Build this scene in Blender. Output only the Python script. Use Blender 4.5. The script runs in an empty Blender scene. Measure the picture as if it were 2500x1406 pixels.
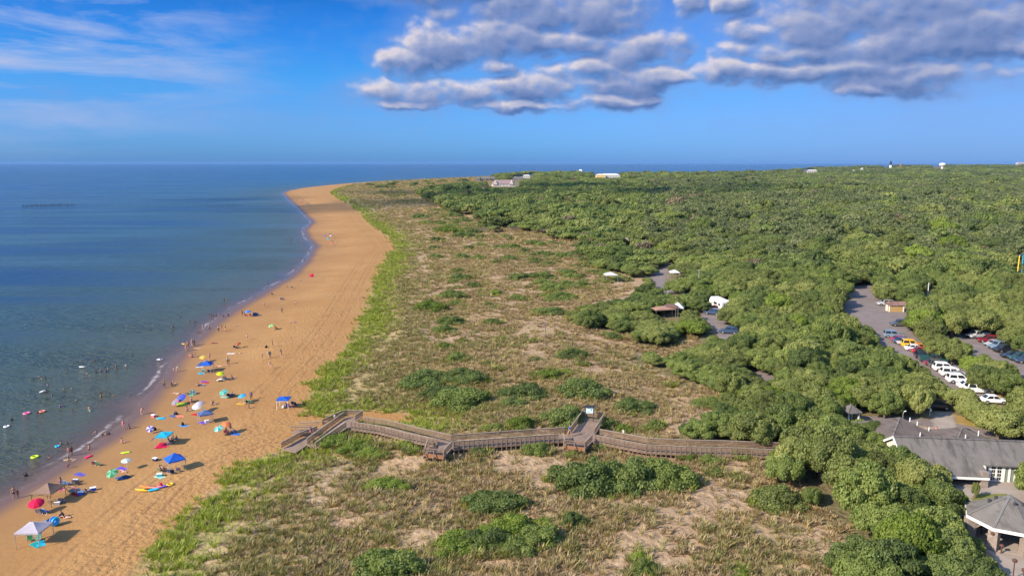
import bpy, bmesh, math, random
import numpy as np
from mathutils import Vector, Matrix

R = math.radians
scn = bpy.context.scene
COL = scn.collection
random.seed(7)
rng = np.random.default_rng(7)

# ------------------------------------------------------------------ camera
F, CX, CY, HC = 1850.0, 1250.0, 703.0, 45.0
PITCH = math.atan((703.0 - 398.0) / F)
SP, CP = math.sin(PITCH), math.cos(PITCH)
cam = bpy.data.cameras.new('camera')
cam.sensor_width = 36.0
cam.lens = 36.0 * F / 2500.0
cam.clip_start = 1.0
cam.clip_end = 200000.0
camo = bpy.data.objects.new('camera', cam)
camo.location = (0, 0, HC)
camo.rotation_euler = (R(90) - PITCH, 0, 0)
COL.objects.link(camo)
scn.camera = camo

# ------------------------------------------------------------------ light and exposure
SUN_EL, SUN_AZ = 32.0, 240.0          # azimuth clockwise from +Y
EXPOSURE = 0.9
scn.view_settings.view_transform = 'Standard'
scn.view_settings.look = 'None'
scn.view_settings.exposure = EXPOSURE
scn.view_settings.gamma = 1.0
scn.cycles.max_bounces = 6
scn.cycles.diffuse_bounces = 2
scn.cycles.glossy_bounces = 3
scn.cycles.transparent_max_bounces = 8
scn.cycles.use_adaptive_sampling = True
sl = bpy.data.lights.new('sun', 'SUN')
sl.energy = 4.3
sl.angle = R(0.6)
sl.color = (1.0, 0.86, 0.68)
so = bpy.data.objects.new('sun', sl)
sdir = Vector((math.sin(R(SUN_AZ)) * math.cos(R(SUN_EL)), math.cos(R(SUN_AZ)) * math.cos(R(SUN_EL)), math.sin(R(SUN_EL))))
so.rotation_euler = (-sdir).to_track_quat('-Z', 'Y').to_euler()
so.location = sdir * 300
COL.objects.link(so)


# ------------------------------------------------------------------ node helpers
class NT:
    """small wrapper: nt.n(type, socket_values..., props) adds a node, nt.l links"""
    def __init__(s, tree):
        s.t = tree

    def n(s, typ, ins=None, **props):
        nd = s.t.nodes.new(typ)
        for k, v in props.items():
            setattr(nd, k, v)
        for k, v in (ins or {}).items():
            sock = nd.inputs[k]
            if hasattr(v, 'is_output'):
                s.t.links.new(v, sock)
            else:
                if isinstance(v, tuple) and len(v) == 3 and sock.type == 'RGBA':
                    v = v + (1.0,)
                sock.default_value = v
        return nd

    def m(s, op, a, b=None, c=None, clamp=False):
        ins = {0: a}
        if b is not None: ins[1] = b
        if c is not None: ins[2] = c
        return s.n('ShaderNodeMath', ins, operation=op, use_clamp=clamp).outputs[0]

    def mr(s, v, a, b, c=0.0, d=1.0, interp='LINEAR'):
        return s.n('ShaderNodeMapRange', {'Value': v, 'From Min': a, 'From Max': b, 'To Min': c, 'To Max': d},
                   interpolation_type=interp).outputs['Result']

    def mix(s, f, a, b, blend='MIX'):
        nd = s.n('ShaderNodeMix', None, data_type='RGBA', blend_type=blend)
        for i, v in ((0, f), (6, a), (7, b)):
            if hasattr(v, 'is_output'):
                s.t.links.new(v, nd.inputs[i])
            else:
                if isinstance(v, tuple) and len(v) == 3: v = v + (1.0,)
                nd.inputs[i].default_value = v
        return nd.outputs[2]

    def noise(s, vec, scale, detail=3.0, rough=0.55, dist=0.0, out='Fac'):
        ins = {'Scale': scale, 'Detail': detail, 'Roughness': rough, 'Distortion': dist}
        if vec is not None: ins['Vector'] = vec
        return s.n('ShaderNodeTexNoise', ins).outputs[out]

    def scalev(s, vec, sc):
        return s.n('ShaderNodeMapping', {'Vector': vec, 'Scale': sc}).outputs[0]


def newmat(name):
    m = bpy.data.materials.new(name)
    m.use_nodes = True
    m.node_tree.nodes.clear()
    return m, NT(m.node_tree)


def finish(nt, bsdf, disp=None):
    o = nt.n('ShaderNodeOutputMaterial')
    nt.t.links.new(bsdf, o.inputs['Surface'])


# ------------------------------------------------------------------ world: Nishita sky and clouds by direction
def build_world():
    w = bpy.data.worlds.new('World')
    scn.world = w
    w.use_nodes = True
    nt = NT(w.node_tree)
    w.node_tree.nodes.clear()
    sky = nt.n('ShaderNodeTexSky', sky_type='NISHITA', sun_disc=False, sun_elevation=R(SUN_EL), sun_rotation=R(SUN_AZ),
               altitude=10, air_density=1.0, dust_density=0.6, ozone_density=4.0)
    vec = nt.n('ShaderNodeTexCoord').outputs['Generated']
    sep = nt.n('ShaderNodeSeparateXYZ', {0: vec})
    x, y, z = sep.outputs
    el = nt.m('ARCSINE', z)
    az = nt.m('ARCTAN2', x, y)
    # clear sky: keep the Nishita brightness, deepen its blue
    hs = nt.n('ShaderNodeHueSaturation', {'Hue': 0.5, 'Saturation': SKY_SAT, 'Value': SKY_VAL, 'Color': sky.outputs[0]}).outputs[0]
    ramp = nt.n('ShaderNodeValToRGB', {0: nt.mr(el, 0.0, 0.5)})
    cr = ramp.color_ramp
    cr.elements[0].position = 0.0; cr.elements[0].color = SKY_T[0][1] + (1,)
    cr.elements[1].position = 1.0; cr.elements[1].color = SKY_T[-1][1] + (1,)
    for p_, c_ in SKY_T[1:-1]:
        e = cr.elements.new(p_); e.color = c_ + (1,)
    skyc = nt.mix(1.0, hs, ramp.outputs[0], 'MULTIPLY')

    pos = nt.n('ShaderNodeCombineXYZ', {0: az, 1: el, 2: 0.0}).outputs[0]

    # cloud field group: distance-like field from hand-placed banks + noise
    BL = CLOUDS
    g = bpy.data.node_groups.new('cloud_field', 'ShaderNodeTree')
    g.interface.new_socket('P', in_out='INPUT', socket_type='NodeSocketVector')
    g.interface.new_socket('D', in_out='OUTPUT', socket_type='NodeSocketFloat')
    g.interface.new_socket('B', in_out='OUTPUT', socket_type='NodeSocketFloat')
    gt = NT(g)
    gi = gt.n('NodeGroupInput').outputs[0]
    wp = gt.n('ShaderNodeTexNoise', {'Vector': gi, 'Scale': 13.0, 'Detail': 4.0}).outputs['Color']
    wv = gt.n('ShaderNodeVectorMath', {0: wp, 1: (0.5, 0.5, 0.5)}, operation='SUBTRACT').outputs[0]
    wv = gt.n('ShaderNodeVectorMath', {0: wv, 1: (0.085, 0.04, 0.0), 2: gi}, operation='MULTIPLY_ADD').outputs[0]
    acc = None
    for (px, py, a, b) in BL:
        u = math.atan((px - CX) / F)
        v = PITCH * -1 + math.atan((CY - py) / F)
        v = math.atan((398.0 - py) / F)
        ia, ib = F / a, F / b
        q = gt.n('ShaderNodeVectorMath', {0: wv, 1: (ia, ib, 0), 2: (-u * ia, -v * ib, 0)}, operation='MULTIPLY_ADD').outputs[0]
        q = gt.n('ShaderNodeVectorMath', {0: q, 1: q}, operation='DOT_PRODUCT').outputs['Value']
        acc = q if acc is None else gt.n('ShaderNodeMath', {0: acc, 1: q, 2: 0.25}, operation='SMOOTH_MIN').outputs[0]
    base = gt.m('SUBTRACT', 1.52, gt.m('MINIMUM', acc, 3.0))
    st = gt.n('ShaderNodeMapping', {'Vector': gi, 'Scale': (1.0, 1.45, 1.0)}).outputs[0]
    n1 = gt.noise(st, 13.0, 4.0, 0.58)
    vp = gt.n('ShaderNodeVectorMath', {0: gt.noise(st, 30.0, 3.0, 0.6, out='Color'), 1: (0.022, 0.022, 0.0), 2: st}, operation='MULTIPLY_ADD').outputs[0]
    v1 = gt.n('ShaderNodeTexVoronoi', {'Vector': vp, 'Scale': 24.0, 'Smoothness': 0.35}, feature='SMOOTH_F1').outputs['Distance']
    v2 = gt.n('ShaderNodeTexVoronoi', {'Vector': vp, 'Scale': 62.0, 'Smoothness': 0.35}, feature='SMOOTH_F1').outputs['Distance']
    s = gt.m('MULTIPLY_ADD', gt.m('SUBTRACT', n1, 0.5), 2.7, base)
    s = gt.m('MULTIPLY_ADD', gt.m('SUBTRACT', 0.45, v1), 1.15, s)
    s = gt.m('MULTIPLY_ADD', gt.m('SUBTRACT', 0.45, v2), 0.75, s)
    go = gt.n('NodeGroupOutput')
    g.links.new(s, go.inputs[0])
    g.links.new(base, go.inputs[1])

    def field(off):
        p = nt.n('ShaderNodeVectorMath', {0: pos, 1: off + (0.0,)}, operation='ADD').outputs[0]
        gn = nt.n('ShaderNodeGroup'); gn.node_tree = g
        nt.t.links.new(p, gn.inputs[0])
        return gn.outputs[0], gn.outputs[1]
    d0, b0 = field((0.0, 0.0))
    d1, b1 = field((-0.0055, 0.0075))
    dens = nt.mr(d0, -0.2, 1.25, 0.0, 1.0, 'SMOOTHSTEP')
    small = nt.mr(nt.m('SUBTRACT', d0, d1), -0.8, 0.8, -1.0, 1.0)
    large = nt.mr(nt.m('SUBTRACT', b0, b1), -0.42, 0.42, -1.0, 1.0)
    thick = nt.mr(d0, 0.2, 2.0)
    lit = nt.m('MULTIPLY_ADD', nt.m('MULTIPLY', small, nt.mr(d0, 0.2, 2.0, 1.0, 0.30)), 0.46, 0.49)
    lit = nt.m('MULTIPLY_ADD', large, 0.26, lit)
    lit = nt.m('MULTIPLY_ADD', thick, -0.25, lit, clamp=True)
    cramp = nt.n('ShaderNodeValToRGB', {0: lit})
    c = cramp.color_ramp
    c.elements[0].position = 0.0; c.elements[0].color = CL_DARK + (1,)
    c.elements[1].position = 1.0; c.elements[1].color = CL_LIT + (1,)
    e = c.elements.new(0.40); e.color = CL_MID + (1,)
    e = c.elements.new(0.72); e.color = CL_PALE + (1,)
    # thin high streaks
    mp = nt.n('ShaderNodeMapping', {'Vector': pos, 'Rotation': (0, 0, R(24)), 'Scale': (4.0, 24.0, 1.0)}).outputs[0]
    st = nt.noise(mp, 1.0, 6.0, 0.6, 0.4)
    u0, v0 = math.atan((140 - CX) / F), math.atan((398 - 130) / F)
    q = nt.n('ShaderNodeVectorMath', {0: pos, 1: (4.6, 9.0, 0), 2: (-u0 * 4.6, -v0 * 9.0, 0)}, operation='MULTIPLY_ADD').outputs[0]
    q = nt.n('ShaderNodeVectorMath', {0: q}, operation='LENGTH').outputs['Value']
    near = nt.mr(q, 1.5, 0.0, 0.0, 1.0, 'SMOOTHSTEP')
    ci = nt.mr(st, 0.44, 0.70)
    ci = nt.m('MULTIPLY', ci, nt.m('MULTIPLY_ADD', near, 1.9, 0.04))
    # veil on the right
    vr = nt.mr(az, 0.02, 0.5)
    mp2 = nt.n('ShaderNodeMapping', {'Vector': pos, 'Rotation': (0, 0, R(-5)), 'Scale': (6.0, 46.0, 1.0)}).outputs[0]
    st2 = nt.noise(mp2, 1.0, 5.0, 0.6, 0.3)
    veil = nt.m('MULTIPLY', nt.mr(st2, 0.4, 0.8), nt.m('MULTIPLY', vr, 0.75))
    veil = nt.m('MAXIMUM', nt.m('MULTIPLY', veil, nt.mr(el, 0.26, 0.12)), nt.m('MULTIPLY', vr, nt.mr(el, 0.24, 0.10, 0.25, 0.62)))
    mp3 = nt.n('ShaderNodeMapping', {'Vector': pos, 'Rotation': (0, 0, R(-8)), 'Scale': (9.0, 42.0, 1.0), 'Location': (3.1, 1.7, 0)}).outputs[0]
    wisp = nt.mr(nt.noise(mp3, 1.0, 6.0, 0.62, 0.3), 0.56, 0.80, 0.0, 0.6)
    wisp = nt.m('MULTIPLY', wisp, nt.mr(nt.m('ABSOLUTE', nt.m('SUBTRACT', el, 0.085)), 0.075, 0.02))
    thin = nt.m('MAXIMUM', wisp, veil, clamp=True)
    out = nt.mix(nt.m('MULTIPLY', thin, 0.9), skyc, CL_THIN)
    out = nt.mix(nt.m('MULTIPLY', ci, 0.75, clamp=True), out, (1.698, 2.119, 3.321))
    skirt = nt.m('MULTIPLY', nt.mr(d0, -1.9, 0.5, 0.0, 1.0, 'SMOOTHSTEP'), nt.m('MULTIPLY', nt.mr(el, 0.012, 0.06), 0.42))
    out = nt.mix(skirt, out, CL_THIN)
    # clouds hang ahead of and above the camera, and a lighter field all round
    up = nt.mr(el, 0.012, 0.04)
    out = nt.mix(nt.m('MULTIPLY', nt.m('MULTIPLY', dens, 0.97), up), out, cramp.outputs[0])
    bg = nt.n('ShaderNodeBackground', {'Color': out, 'Strength': SKY_STR})
    o = nt.n('ShaderNodeOutputWorld')
    nt.t.links.new(bg.outputs[0], o.inputs[0])


SKY_STR = 0.13
SKY_SAT, SKY_VAL = 1.0, 1.0
SKY_T = [(0.0, (.141, .362, .90)), (.106, (.163, .354, .745)), (.213, (.109, .37, .71)), (.32, (.07, .31, .67)), (.42, (.028, .235, .563)), (.7, (.45, .62, .80)), (1.0, (1.25, 1.3, 1.35))]
CL_DARK = (0.402, 0.773, 1.832)
CL_MID = (1.013, 1.33, 2.377)
CL_PALE = (1.973, 2.069, 2.767)
CL_LIT = (3.452, 3.068, 3.13)
CL_THIN = (0.95, 1.487, 2.885)
CLOUDS = [(1130, -5, 230, 34), (1330, 35, 230, 66), (1475, 45, 120, 66), (1085, 128, 100, 58), (1230, 112, 160, 48),
          (1345, 118, 210, 34), (1015, 168, 60, 42), (1535, 140, 110, 52), (1450, 182, 150, 34), (1090, 240, 190, 32),
          (1330, 222, 190, 40), (1545, 208, 125, 38), (1470, 256, 135, 20), (1040, 262, 130, 13), (1210, 170, 60, 24),
          (1960, 100, 180, 72), (2180, 55, 320, 78), (2440, 45, 170, 66), (2140, 150, 270, 46), (1840, 106, 80, 24),
          (1840, 195, 190, 32), (2050, 196, 240, 30), (2200, 218, 160, 34), (2110, 238, 70, 20), (2440, 160, 90, 24), (1660, 42, 55, 42),
          (1748, 52, 45, 28), (2320, 120, 260, 52), (1620, 210, 70, 22), (2480, 95, 90, 40), (1900, 150, 150, 30), (1280, 268, 170, 14)]
build_world()


# ------------------------------------------------------------------ projection helpers
def ray(px, py):
    a, b = px - CX, py - CY
    return np.array([a, F * CP - b * SP, -F * SP - b * CP])


def plane(px, py, z):
    d = ray(px, py)
    t = (z - HC) / d[2]
    return (d[0] * t, d[1] * t)


def at_depth(px, D):
    """world x,y at ground distance D along the column px near the horizon"""
    return ((px - CX) / F * D, D)


def proj(x, y, z):
    x, y, z = np.asarray(x, float), np.asarray(y, float), np.asarray(z, float)
    dz = z - HC
    dep = y * CP - dz * SP
    up = y * SP + dz * CP
    dep = np.where(dep < 1, 1, dep)
    return CX + F * x / dep, CY - F * up / dep, dep


def P1(x, y): return (x / 2.32, 800 + y / 2.32)
def P2(x, y): return (300 + x / 2.557, 700 + y / 2.557)
def P3(x, y): return (400 + x / 3.8, 430 + y / 3.8)
def P4(x, y): return (650 + x / 3.083, 950 + y / 3.083)
def P5(x, y): return (1250 + x / 3.083, 950 + y / 3.083)
def P6(x, y): return (1900 + x / 3.083, 950 + y / 3.083)
def P7(x, y): return (1950 + x / 3.515, 600 + y / 3.515)
def P8(x, y): return (1350 + x / 3.515, 550 + y / 3.515)
def P9(x, y): return (850 + x / 2.99, 480 + y / 2.99)


# ------------------------------------------------------------------ noise, polygons, terrain
def _hash(ix, iy, seed):
    h = (ix.astype(np.int64) * 374761393 + iy.astype(np.int64) * 668265263 + seed * 1442695041) & 0xFFFFFFFF
    h = ((h ^ (h >> 13)) * 1274126177) & 0xFFFFFFFF
    return ((h ^ (h >> 16)) & 0xFFFF) / 65535.0


def vnoise(x, y, seed=0):
    x, y = np.asarray(x, float), np.asarray(y, float)
    ix, iy = np.floor(x), np.floor(y)
    fx, fy = x - ix, y - iy
    fx, fy = fx * fx * (3 - 2 * fx), fy * fy * (3 - 2 * fy)
    a, b = _hash(ix, iy, seed), _hash(ix + 1, iy, seed)
    c, d = _hash(ix, iy + 1, seed), _hash(ix + 1, iy + 1, seed)
    return (a * (1 - fx) + b * fx) * (1 - fy) + (c * (1 - fx) + d * fx) * fy


def fbm(x, y, seed=0, oct=3):
    s, a, t = 0.0, 0.5, 0.0
    for i in range(oct):
        s = s + a * vnoise(x * 2 ** i, y * 2 ** i, seed + i * 17)
        t += a
        a *= 0.5
    return s / t


def sstep(a, b, x):
    t = np.clip((x - a) / (b - a), 0, 1)
    return t * t * (3 - 2 * t)


def seg_dist(x, y, pts, closed=False):
    x, y = np.asarray(x, float), np.asarray(y, float)
    best = np.full(x.shape, 1e18)
    n = len(pts)
    for i in range(n if closed else n - 1):
        ax, ay = pts[i]
        bx, by = pts[(i + 1) % n]
        dx, dy = bx - ax, by - ay
        L = dx * dx + dy * dy + 1e-9
        t = np.clip(((x - ax) * dx + (y - ay) * dy) / L, 0, 1)
        d = (x - ax - t * dx) ** 2 + (y - ay - t * dy) ** 2
        best = np.minimum(best, d)
    return np.sqrt(best)


def inside(x, y, pts):
    x, y = np.asarray(x, float), np.asarray(y, float)
    r = np.zeros(x.shape, bool)
    n = len(pts)
    for i in range(n):
        ax, ay = pts[i]
        bx, by = pts[(i + 1) % n]
        if ay == by:
            continue
        c = ((ay > y) != (by > y)) & (x < (bx - ax) * (y - ay) / (by - ay) + ax)
        r ^= c
    return r


def smooth_line(pts, it=2):
    for _ in range(it):
        q = [pts[0]]
        for a, b in zip(pts[:-1], pts[1:]):
            q += [(a[0] * .75 + b[0] * .25, a[1] * .75 + b[1] * .25), (a[0] * .25 + b[0] * .75, a[1] * .25 + b[1] * .75)]
        q.append(pts[-1])
        pts = q
    return pts


SHORE_PX = [(-900, 1800), (-500, 1520), (-200, 1335), (-60, 1256), (0, 1224), (43, 1196), (86, 1175), (129, 1145), (159, 1130),
            (190, 1110), (237, 1082), (276, 1054), (302, 1033), (328, 1007), (345, 981), (375, 951), (401, 925), (418, 890),
            (444, 860), (474, 834), (496, 813), (535, 780), (578, 750), (622, 728), (665, 700), (702, 680), (732, 655),
            (757, 625), (769, 600), (748, 578), (744, 560), (763, 542), (748, 528), (725, 505), (703, 485), (692, 472),
            (703, 466), (740, 459), (790, 453.5), (850, 448), (900, 444.5), (1000, 440.5), (1100, 436.5), (1200, 432.5), (1300, 428)]
SHORE = [plane(a, b, 0.0) for a, b in SHORE_PX]
SHORE = [(-130.0, -250.0)] + SHORE
FAR = [at_depth(px, D) for px, D in ((1330, 2620), (1420, 2450), (1700, 2450), (1830, 2700), (1950, 3600), (2150, 4700), (2400, 5400),
                                     (2800, 6200), (3600, 6600))]
LAND = SHORE + FAR + [(9000.0, 6000.0), (9000.0, -250.0)]
VEG_PX = [(200, 1500), (290, 1406), (330, 1370), (370, 1320), (420, 1272), (480, 1218), (520, 1168), (560, 1135), (620, 1110), (690, 1085),
          (735, 1082), (800, 1058), (880, 1035), (960, 1032), (1030, 1022), (985, 1000), (900, 990), (830, 1003), (760, 998), (752, 985),
          (762, 940), (800, 890), (830, 860), (855, 820), (880, 772), (900, 720), (925, 660), (945, 620), (968, 600), (945, 575), (910, 550),
          (880, 520), (855, 500), (822, 482), (806, 472), (818, 463), (845, 456.5), (880, 452), (930, 447.5), (1010, 443), (1110, 438.7), (1210, 434.6), (1310, 430)]
VEG = [(-40.0, -250.0)] + [plane(a, b, 2.4) for a, b in VEG_PX]
VEGP = VEG + [at_depth(1335, 2500)] + FAR[1:] + [(9000.0, 6000.0), (9000.0, -250.0)]

# boardwalk walking line (deck plane z = 4.0, rail tops z = 5.05)
DECK = 4.0
BW_PX = [P4(648, 222), P4(880, 255), P4(1120, 315), P4(1385, 372), P4(2004, 328), P5(410, 312), P5(612, 318), P5(870, 366), P5(1020, 394),
         P5(1300, 408), P5(1600, 413), P5(1985, 430), P5(2200, 430), P5(2420, 415)]
BW = [plane(a, b, DECK + 1.0) for a, b in BW_PX]


def sd_shore(x, y):
    d = seg_dist(x, y, SHORE)
    dl = seg_dist(x, y, FAR)
    d = np.minimum(d, dl)
    return np.where(inside(x, y, LAND), d, -d)


def sd_veg(x, y):
    d = seg_dist(x, y, VEG)
    return np.where(inside(x, y, VEGP), d, -d)


def height(x, y, full=False):
    x, y = np.asarray(x, float), np.asarray(y, float)
    d, e = sd_shore(x, y), sd_veg(x, y)
    h = np.where(d < 22, 0.055 * d, 1.21 + 0.022 * (d - 22))
    h = np.minimum(h, 2.4)
    h = np.maximum(h, -4.0)
    h = h + 0.10 * (vnoise(x / 7, y / 7, 3) - 0.5) * sstep(6, 18, d)
    du = sstep(0, 14, e)
    r = np.hypot(x, y)
    azm = np.degrees(np.arctan2(x, np.maximum(y, 1)))
    h = h + du * (0.7 + 1.6 * (fbm(x / 34, y / 34, 5) - 0.5) + 1.0 * (fbm(x / 9, y / 9, 9, 2) - 0.5))
    fm = sstep(420, 2300, r)
    h = h + du * fm * 4.0
    h = h + du * sstep(1400, 4600, r) * sstep(12, 30, azm) * 15.0
    bw = seg_dist(x, y, BW)
    k = sstep(9, 3.0, bw) * sstep(-3, 3, e)
    h = h * (1 - k) + 3.05 * k
    # levelled ground under the buildings, roads and lots on the landward side
    lv = sstep(10, 20, azm) * sstep(420, 320, r) * sstep(20, 40, e)
    h = h * (1 - lv) + 3.4 * lv
    if full:
        return h, d, e
    return h


def hgt(x, y):
    return float(height(np.array([x]), np.array([y]))[0])


def at(px, py, dz=0.0):
    z = 2.0
    for _ in range(8):
        p = plane(px, py, z + dz)
        z = hgt(*p)
    p = plane(px, py, z + dz)
    return Vector((p[0], p[1], hgt(*p)))


def sea(px, py):
    p = plane(px, py, 0.0)
    return Vector((p[0], p[1], 0.0))


# ------------------------------------------------------------------ object helpers
def tag(o, label=None, cat=None, group=None, kind=None):
    if label: o['label'] = label
    if cat: o['category'] = cat
    if group: o['group'] = group
    if kind: o['kind'] = kind
    return o


def link(name, mesh, parent=None):
    o = bpy.data.objects.new(name, mesh)
    COL.objects.link(o)
    if parent is not None: o.parent = parent
    return o


def setmat(o, m, slot=0):
    o.material_slots[slot].link = 'OBJECT'
    o.material_slots[slot].material = m


def empty(name, loc, rz=0.0, scale=1.0):
    o = bpy.data.objects.new(name, None)
    o.empty_display_size = 0.3
    COL.objects.link(o)
    o.location = loc
    o.rotation_euler = (0, 0, rz)
    o.scale = (scale,) * 3
    return o


class MB:
    """collects shapes and builds them as one mesh"""
    def __init__(s):
        s.v, s.f, s.mi = [], [], []
        s.cur = 0

    def add(s, vs, fs):
        b = len(s.v)
        s.v += [tuple(v) for v in vs]
        s.f += [tuple(i + b for i in f) for f in fs]
        s.mi += [s.cur] * len(fs)
        return s

    def box(s, c, size, rz=0.0, M=None):
        x, y, z = size[0] / 2, size[1] / 2, size[2] / 2
        vs = [Vector((a * x, b * y, d * z)) for d in (-1, 1) for b in (-1, 1) for a in (-1, 1)]
        if rz: vs = [Matrix.Rotation(rz, 3, 'Z') @ v for v in vs]
        if M is not None: vs = [M @ v for v in vs]
        vs = [v + Vector(c) for v in vs]
        return s.add(vs, [(0, 2, 3, 1), (4, 5, 7, 6), (0, 1, 5, 4), (2, 6, 7, 3), (0, 4, 6, 2), (1, 3, 7, 5)])

    def bar(s, a, b, w, h=None):
        """rectangular bar from a to b, width w (sideways), height h"""
        h = h or w
        a, b = Vector(a), Vector(b)
        d = (b - a).normalized()
        side = d.cross(Vector((0, 0, 1)))
        side = side.normalized() if side.length > 1e-4 else Vector((1, 0, 0))
        up = side.cross(d).normalized()
        vs = [p + side * (i * w / 2) + up * (j * h / 2) for p in (a, b) for j in (-1, 1) for i in (-1, 1)]
        return s.add(vs, [(0, 1, 3, 2), (4, 6, 7, 5), (0, 4, 5, 1), (2, 3, 7, 6), (0, 2, 6, 4), (1, 5, 7, 3)])

    def tube(s, pts, rads, n=8, caps=True):
        pts = [Vector(p) for p in pts]
        if not hasattr(rads, '__len__'): rads = [rads] * len(pts)
        vs, fs = [], []
        for i, p in enumerate(pts):
            d = (pts[min(i + 1, len(pts) - 1)] - pts[max(i - 1, 0)])
            d = d.normalized() if d.length > 1e-9 else Vector((0, 0, 1))
            ref = Vector((0, 0, 1)) if abs(d.z) < 0.9 else Vector((1, 0, 0))
            u = d.cross(ref).normalized()
            w = d.cross(u)
            for k in range(n):
                t = 2 * math.pi * k / n
                vs.append(p + (u * math.cos(t) + w * math.sin(t)) * rads[i])
        for i in range(len(pts) - 1):
            for k in range(n):
                k2 = (k + 1) % n
                fs.append((i * n + k, i * n + k2, (i + 1) * n + k2, (i + 1) * n + k))
        if caps:
            fs.append(tuple(range(n - 1, -1, -1)))
            fs.append(tuple((len(pts) - 1) * n + k for k in range(n)))
        return s.add(vs, fs)

    def loft(s, rings, caps=True):
        n = len(rings[0])
        vs = [v for r in rings for v in r]
        fs = []
        for i in range(len(rings) - 1):
            for k in range(n):
                k2 = (k + 1) % n
                fs.append((i * n + k, i * n + k2, (i + 1) * n + k2, (i + 1) * n + k))
        if caps:
            fs.append(tuple(range(n - 1, -1, -1)))
            fs.append(tuple((len(rings) - 1) * n + k for k in range(n)))
        return s.add(vs, fs)

    def prism(s, poly, z0, z1):
        n = len(poly)
        vs = [(p[0], p[1], z0) for p in poly] + [(p[0], p[1], z1) for p in poly]
        fs = [tuple(range(n - 1, -1, -1)), tuple(range(n, 2 * n))]
        fs += [(i, (i + 1) % n, n + (i + 1) % n, n + i) for i in range(n)]
        return s.add(vs, fs)

    def mesh(s, name, mats, smooth=False):
        me = bpy.data.meshes.new(name)
        me.from_pydata(s.v, [], s.f)
        for m in (mats if isinstance(mats, (list, tuple)) else [mats]): me.materials.append(m)
        if any(s.mi): me.polygons.foreach_set('material_index', s.mi)
        if smooth: me.polygons.foreach_set('use_smooth', [True] * len(s.f))
        me.update()
        return me

    def build(s, name, mats, parent=None, smooth=False):
        return link(name, s.mesh(name, mats, smooth), parent)


# ------------------------------------------------------------------ materials
_simple = {}


def simple(name, col, rough=0.7, var=0.18, scale=3.0, metal=0.0, spec=0.4, coat=0.0):
    """plain surface with faint procedural wear"""
    if name in _simple: return _simple[name]
    m, nt = newmat(name)
    tc = nt.n('ShaderNodeTexCoord').outputs['Object']
    n = nt.noise(tc, scale, 4.0, 0.6)
    dk = tuple(c * (1 - var) for c in col)
    lt = tuple(min(1, c * (1 + var * .6)) for c in col)
    c = nt.mix(nt.mr(n, 0.3, 0.7), dk, lt)
    b = nt.n('ShaderNodeBsdfPrincipled', {'Base Color': c, 'Roughness': rough, 'Metallic': metal, 'Specular IOR Level': spec,
                                          'Coat Weight': coat})
    finish(nt, b.outputs[0])
    _simple[name] = m
    return m


def fabric(name, col):
    """thin cloth: a little sunlight comes through it"""
    if name in _simple: return _simple[name]
    m, nt = newmat(name)
    tc = nt.n('ShaderNodeTexCoord').outputs['Object']
    n = nt.noise(tc, 2.2, 4.0, 0.6)
    c = nt.mix(nt.mr(n, 0.3, 0.7), tuple(k * .86 for k in col), col)
    b = nt.n('ShaderNodeBsdfPrincipled', {'Base Color': c, 'Roughness': 0.75, 'Specular IOR Level': 0.25})
    t = nt.n('ShaderNodeBsdfTranslucent', {'Color': c})
    x = nt.n('ShaderNodeMixShader', {0: 0.22, 1: b.outputs[0], 2: t.outputs[0]})
    finish(nt, x.outputs[0])
    _simple[name] = m
    return m


def leafmat(name, a, b, c, trans=0.3, tone=0.55):
    """leaves: three greens mixed per plant, per clump (face attribute) and by fine noise"""
    m, nt = newmat(name)
    oi = nt.n('ShaderNodeObjectInfo')
    at_ = nt.n('ShaderNodeAttribute', attribute_name='tone')
    geo = nt.n('ShaderNodeNewGeometry').outputs['Position']
    n = nt.noise(geo, 0.16, 3.0, 0.6)
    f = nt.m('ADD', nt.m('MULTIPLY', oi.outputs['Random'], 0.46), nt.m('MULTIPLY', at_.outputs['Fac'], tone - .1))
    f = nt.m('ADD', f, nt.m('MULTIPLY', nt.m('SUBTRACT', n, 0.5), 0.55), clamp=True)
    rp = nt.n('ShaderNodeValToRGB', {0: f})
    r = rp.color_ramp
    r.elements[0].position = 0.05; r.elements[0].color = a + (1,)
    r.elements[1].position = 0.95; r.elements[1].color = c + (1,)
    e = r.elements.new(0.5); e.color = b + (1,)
    col = rp.outputs[0]
    p = nt.n('ShaderNodeBsdfPrincipled', {'Base Color': col, 'Roughness': 0.55, 'Specular IOR Level': 0.25})
    t = nt.n('ShaderNodeBsdfTranslucent', {'Color': nt.mix(1.0, col, (1.3, 1.35, 0.6), 'MULTIPLY')})
    x = nt.n('ShaderNodeMixShader', {0: trans, 1: p.outputs[0], 2: t.outputs[0]})
    finish(nt, x.outputs[0])
    return m


LEAF_OLIVE = leafmat('leaf_olive', (0.1, 0.122, 0.038), (0.222, 0.255, 0.076), (0.383, 0.398, 0.139), 0.4)
LEAF_MID = leafmat('leaf_mid', (0.09, 0.124, 0.038), (0.198, 0.251, 0.067), (0.343, 0.379, 0.117), 0.4)
LEAF_DARK = leafmat('leaf_dark', (0.077, 0.108, 0.035), (0.156, 0.206, 0.061), (0.257, 0.3, 0.1), 0.4)
LEAF_BRIGHT = leafmat('leaf_bright', (0.101, 0.148, 0.025), (0.208, 0.274, 0.047), (0.328, 0.399, 0.086), 0.4)
LEAF_PINE = leafmat('leaf_pine', (0.079, 0.108, 0.046), (0.178, 0.208, 0.088), (0.31, 0.324, 0.154), 0.4)
LEAF_DRY = leafmat('leaf_dry', (0.10, 0.085, 0.05), (0.20, 0.165, 0.095), (0.30, 0.25, 0.15), 0.25)
BARK = simple('bark', (0.16, 0.12, 0.09), 0.9, 0.35, 4.0)


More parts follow.
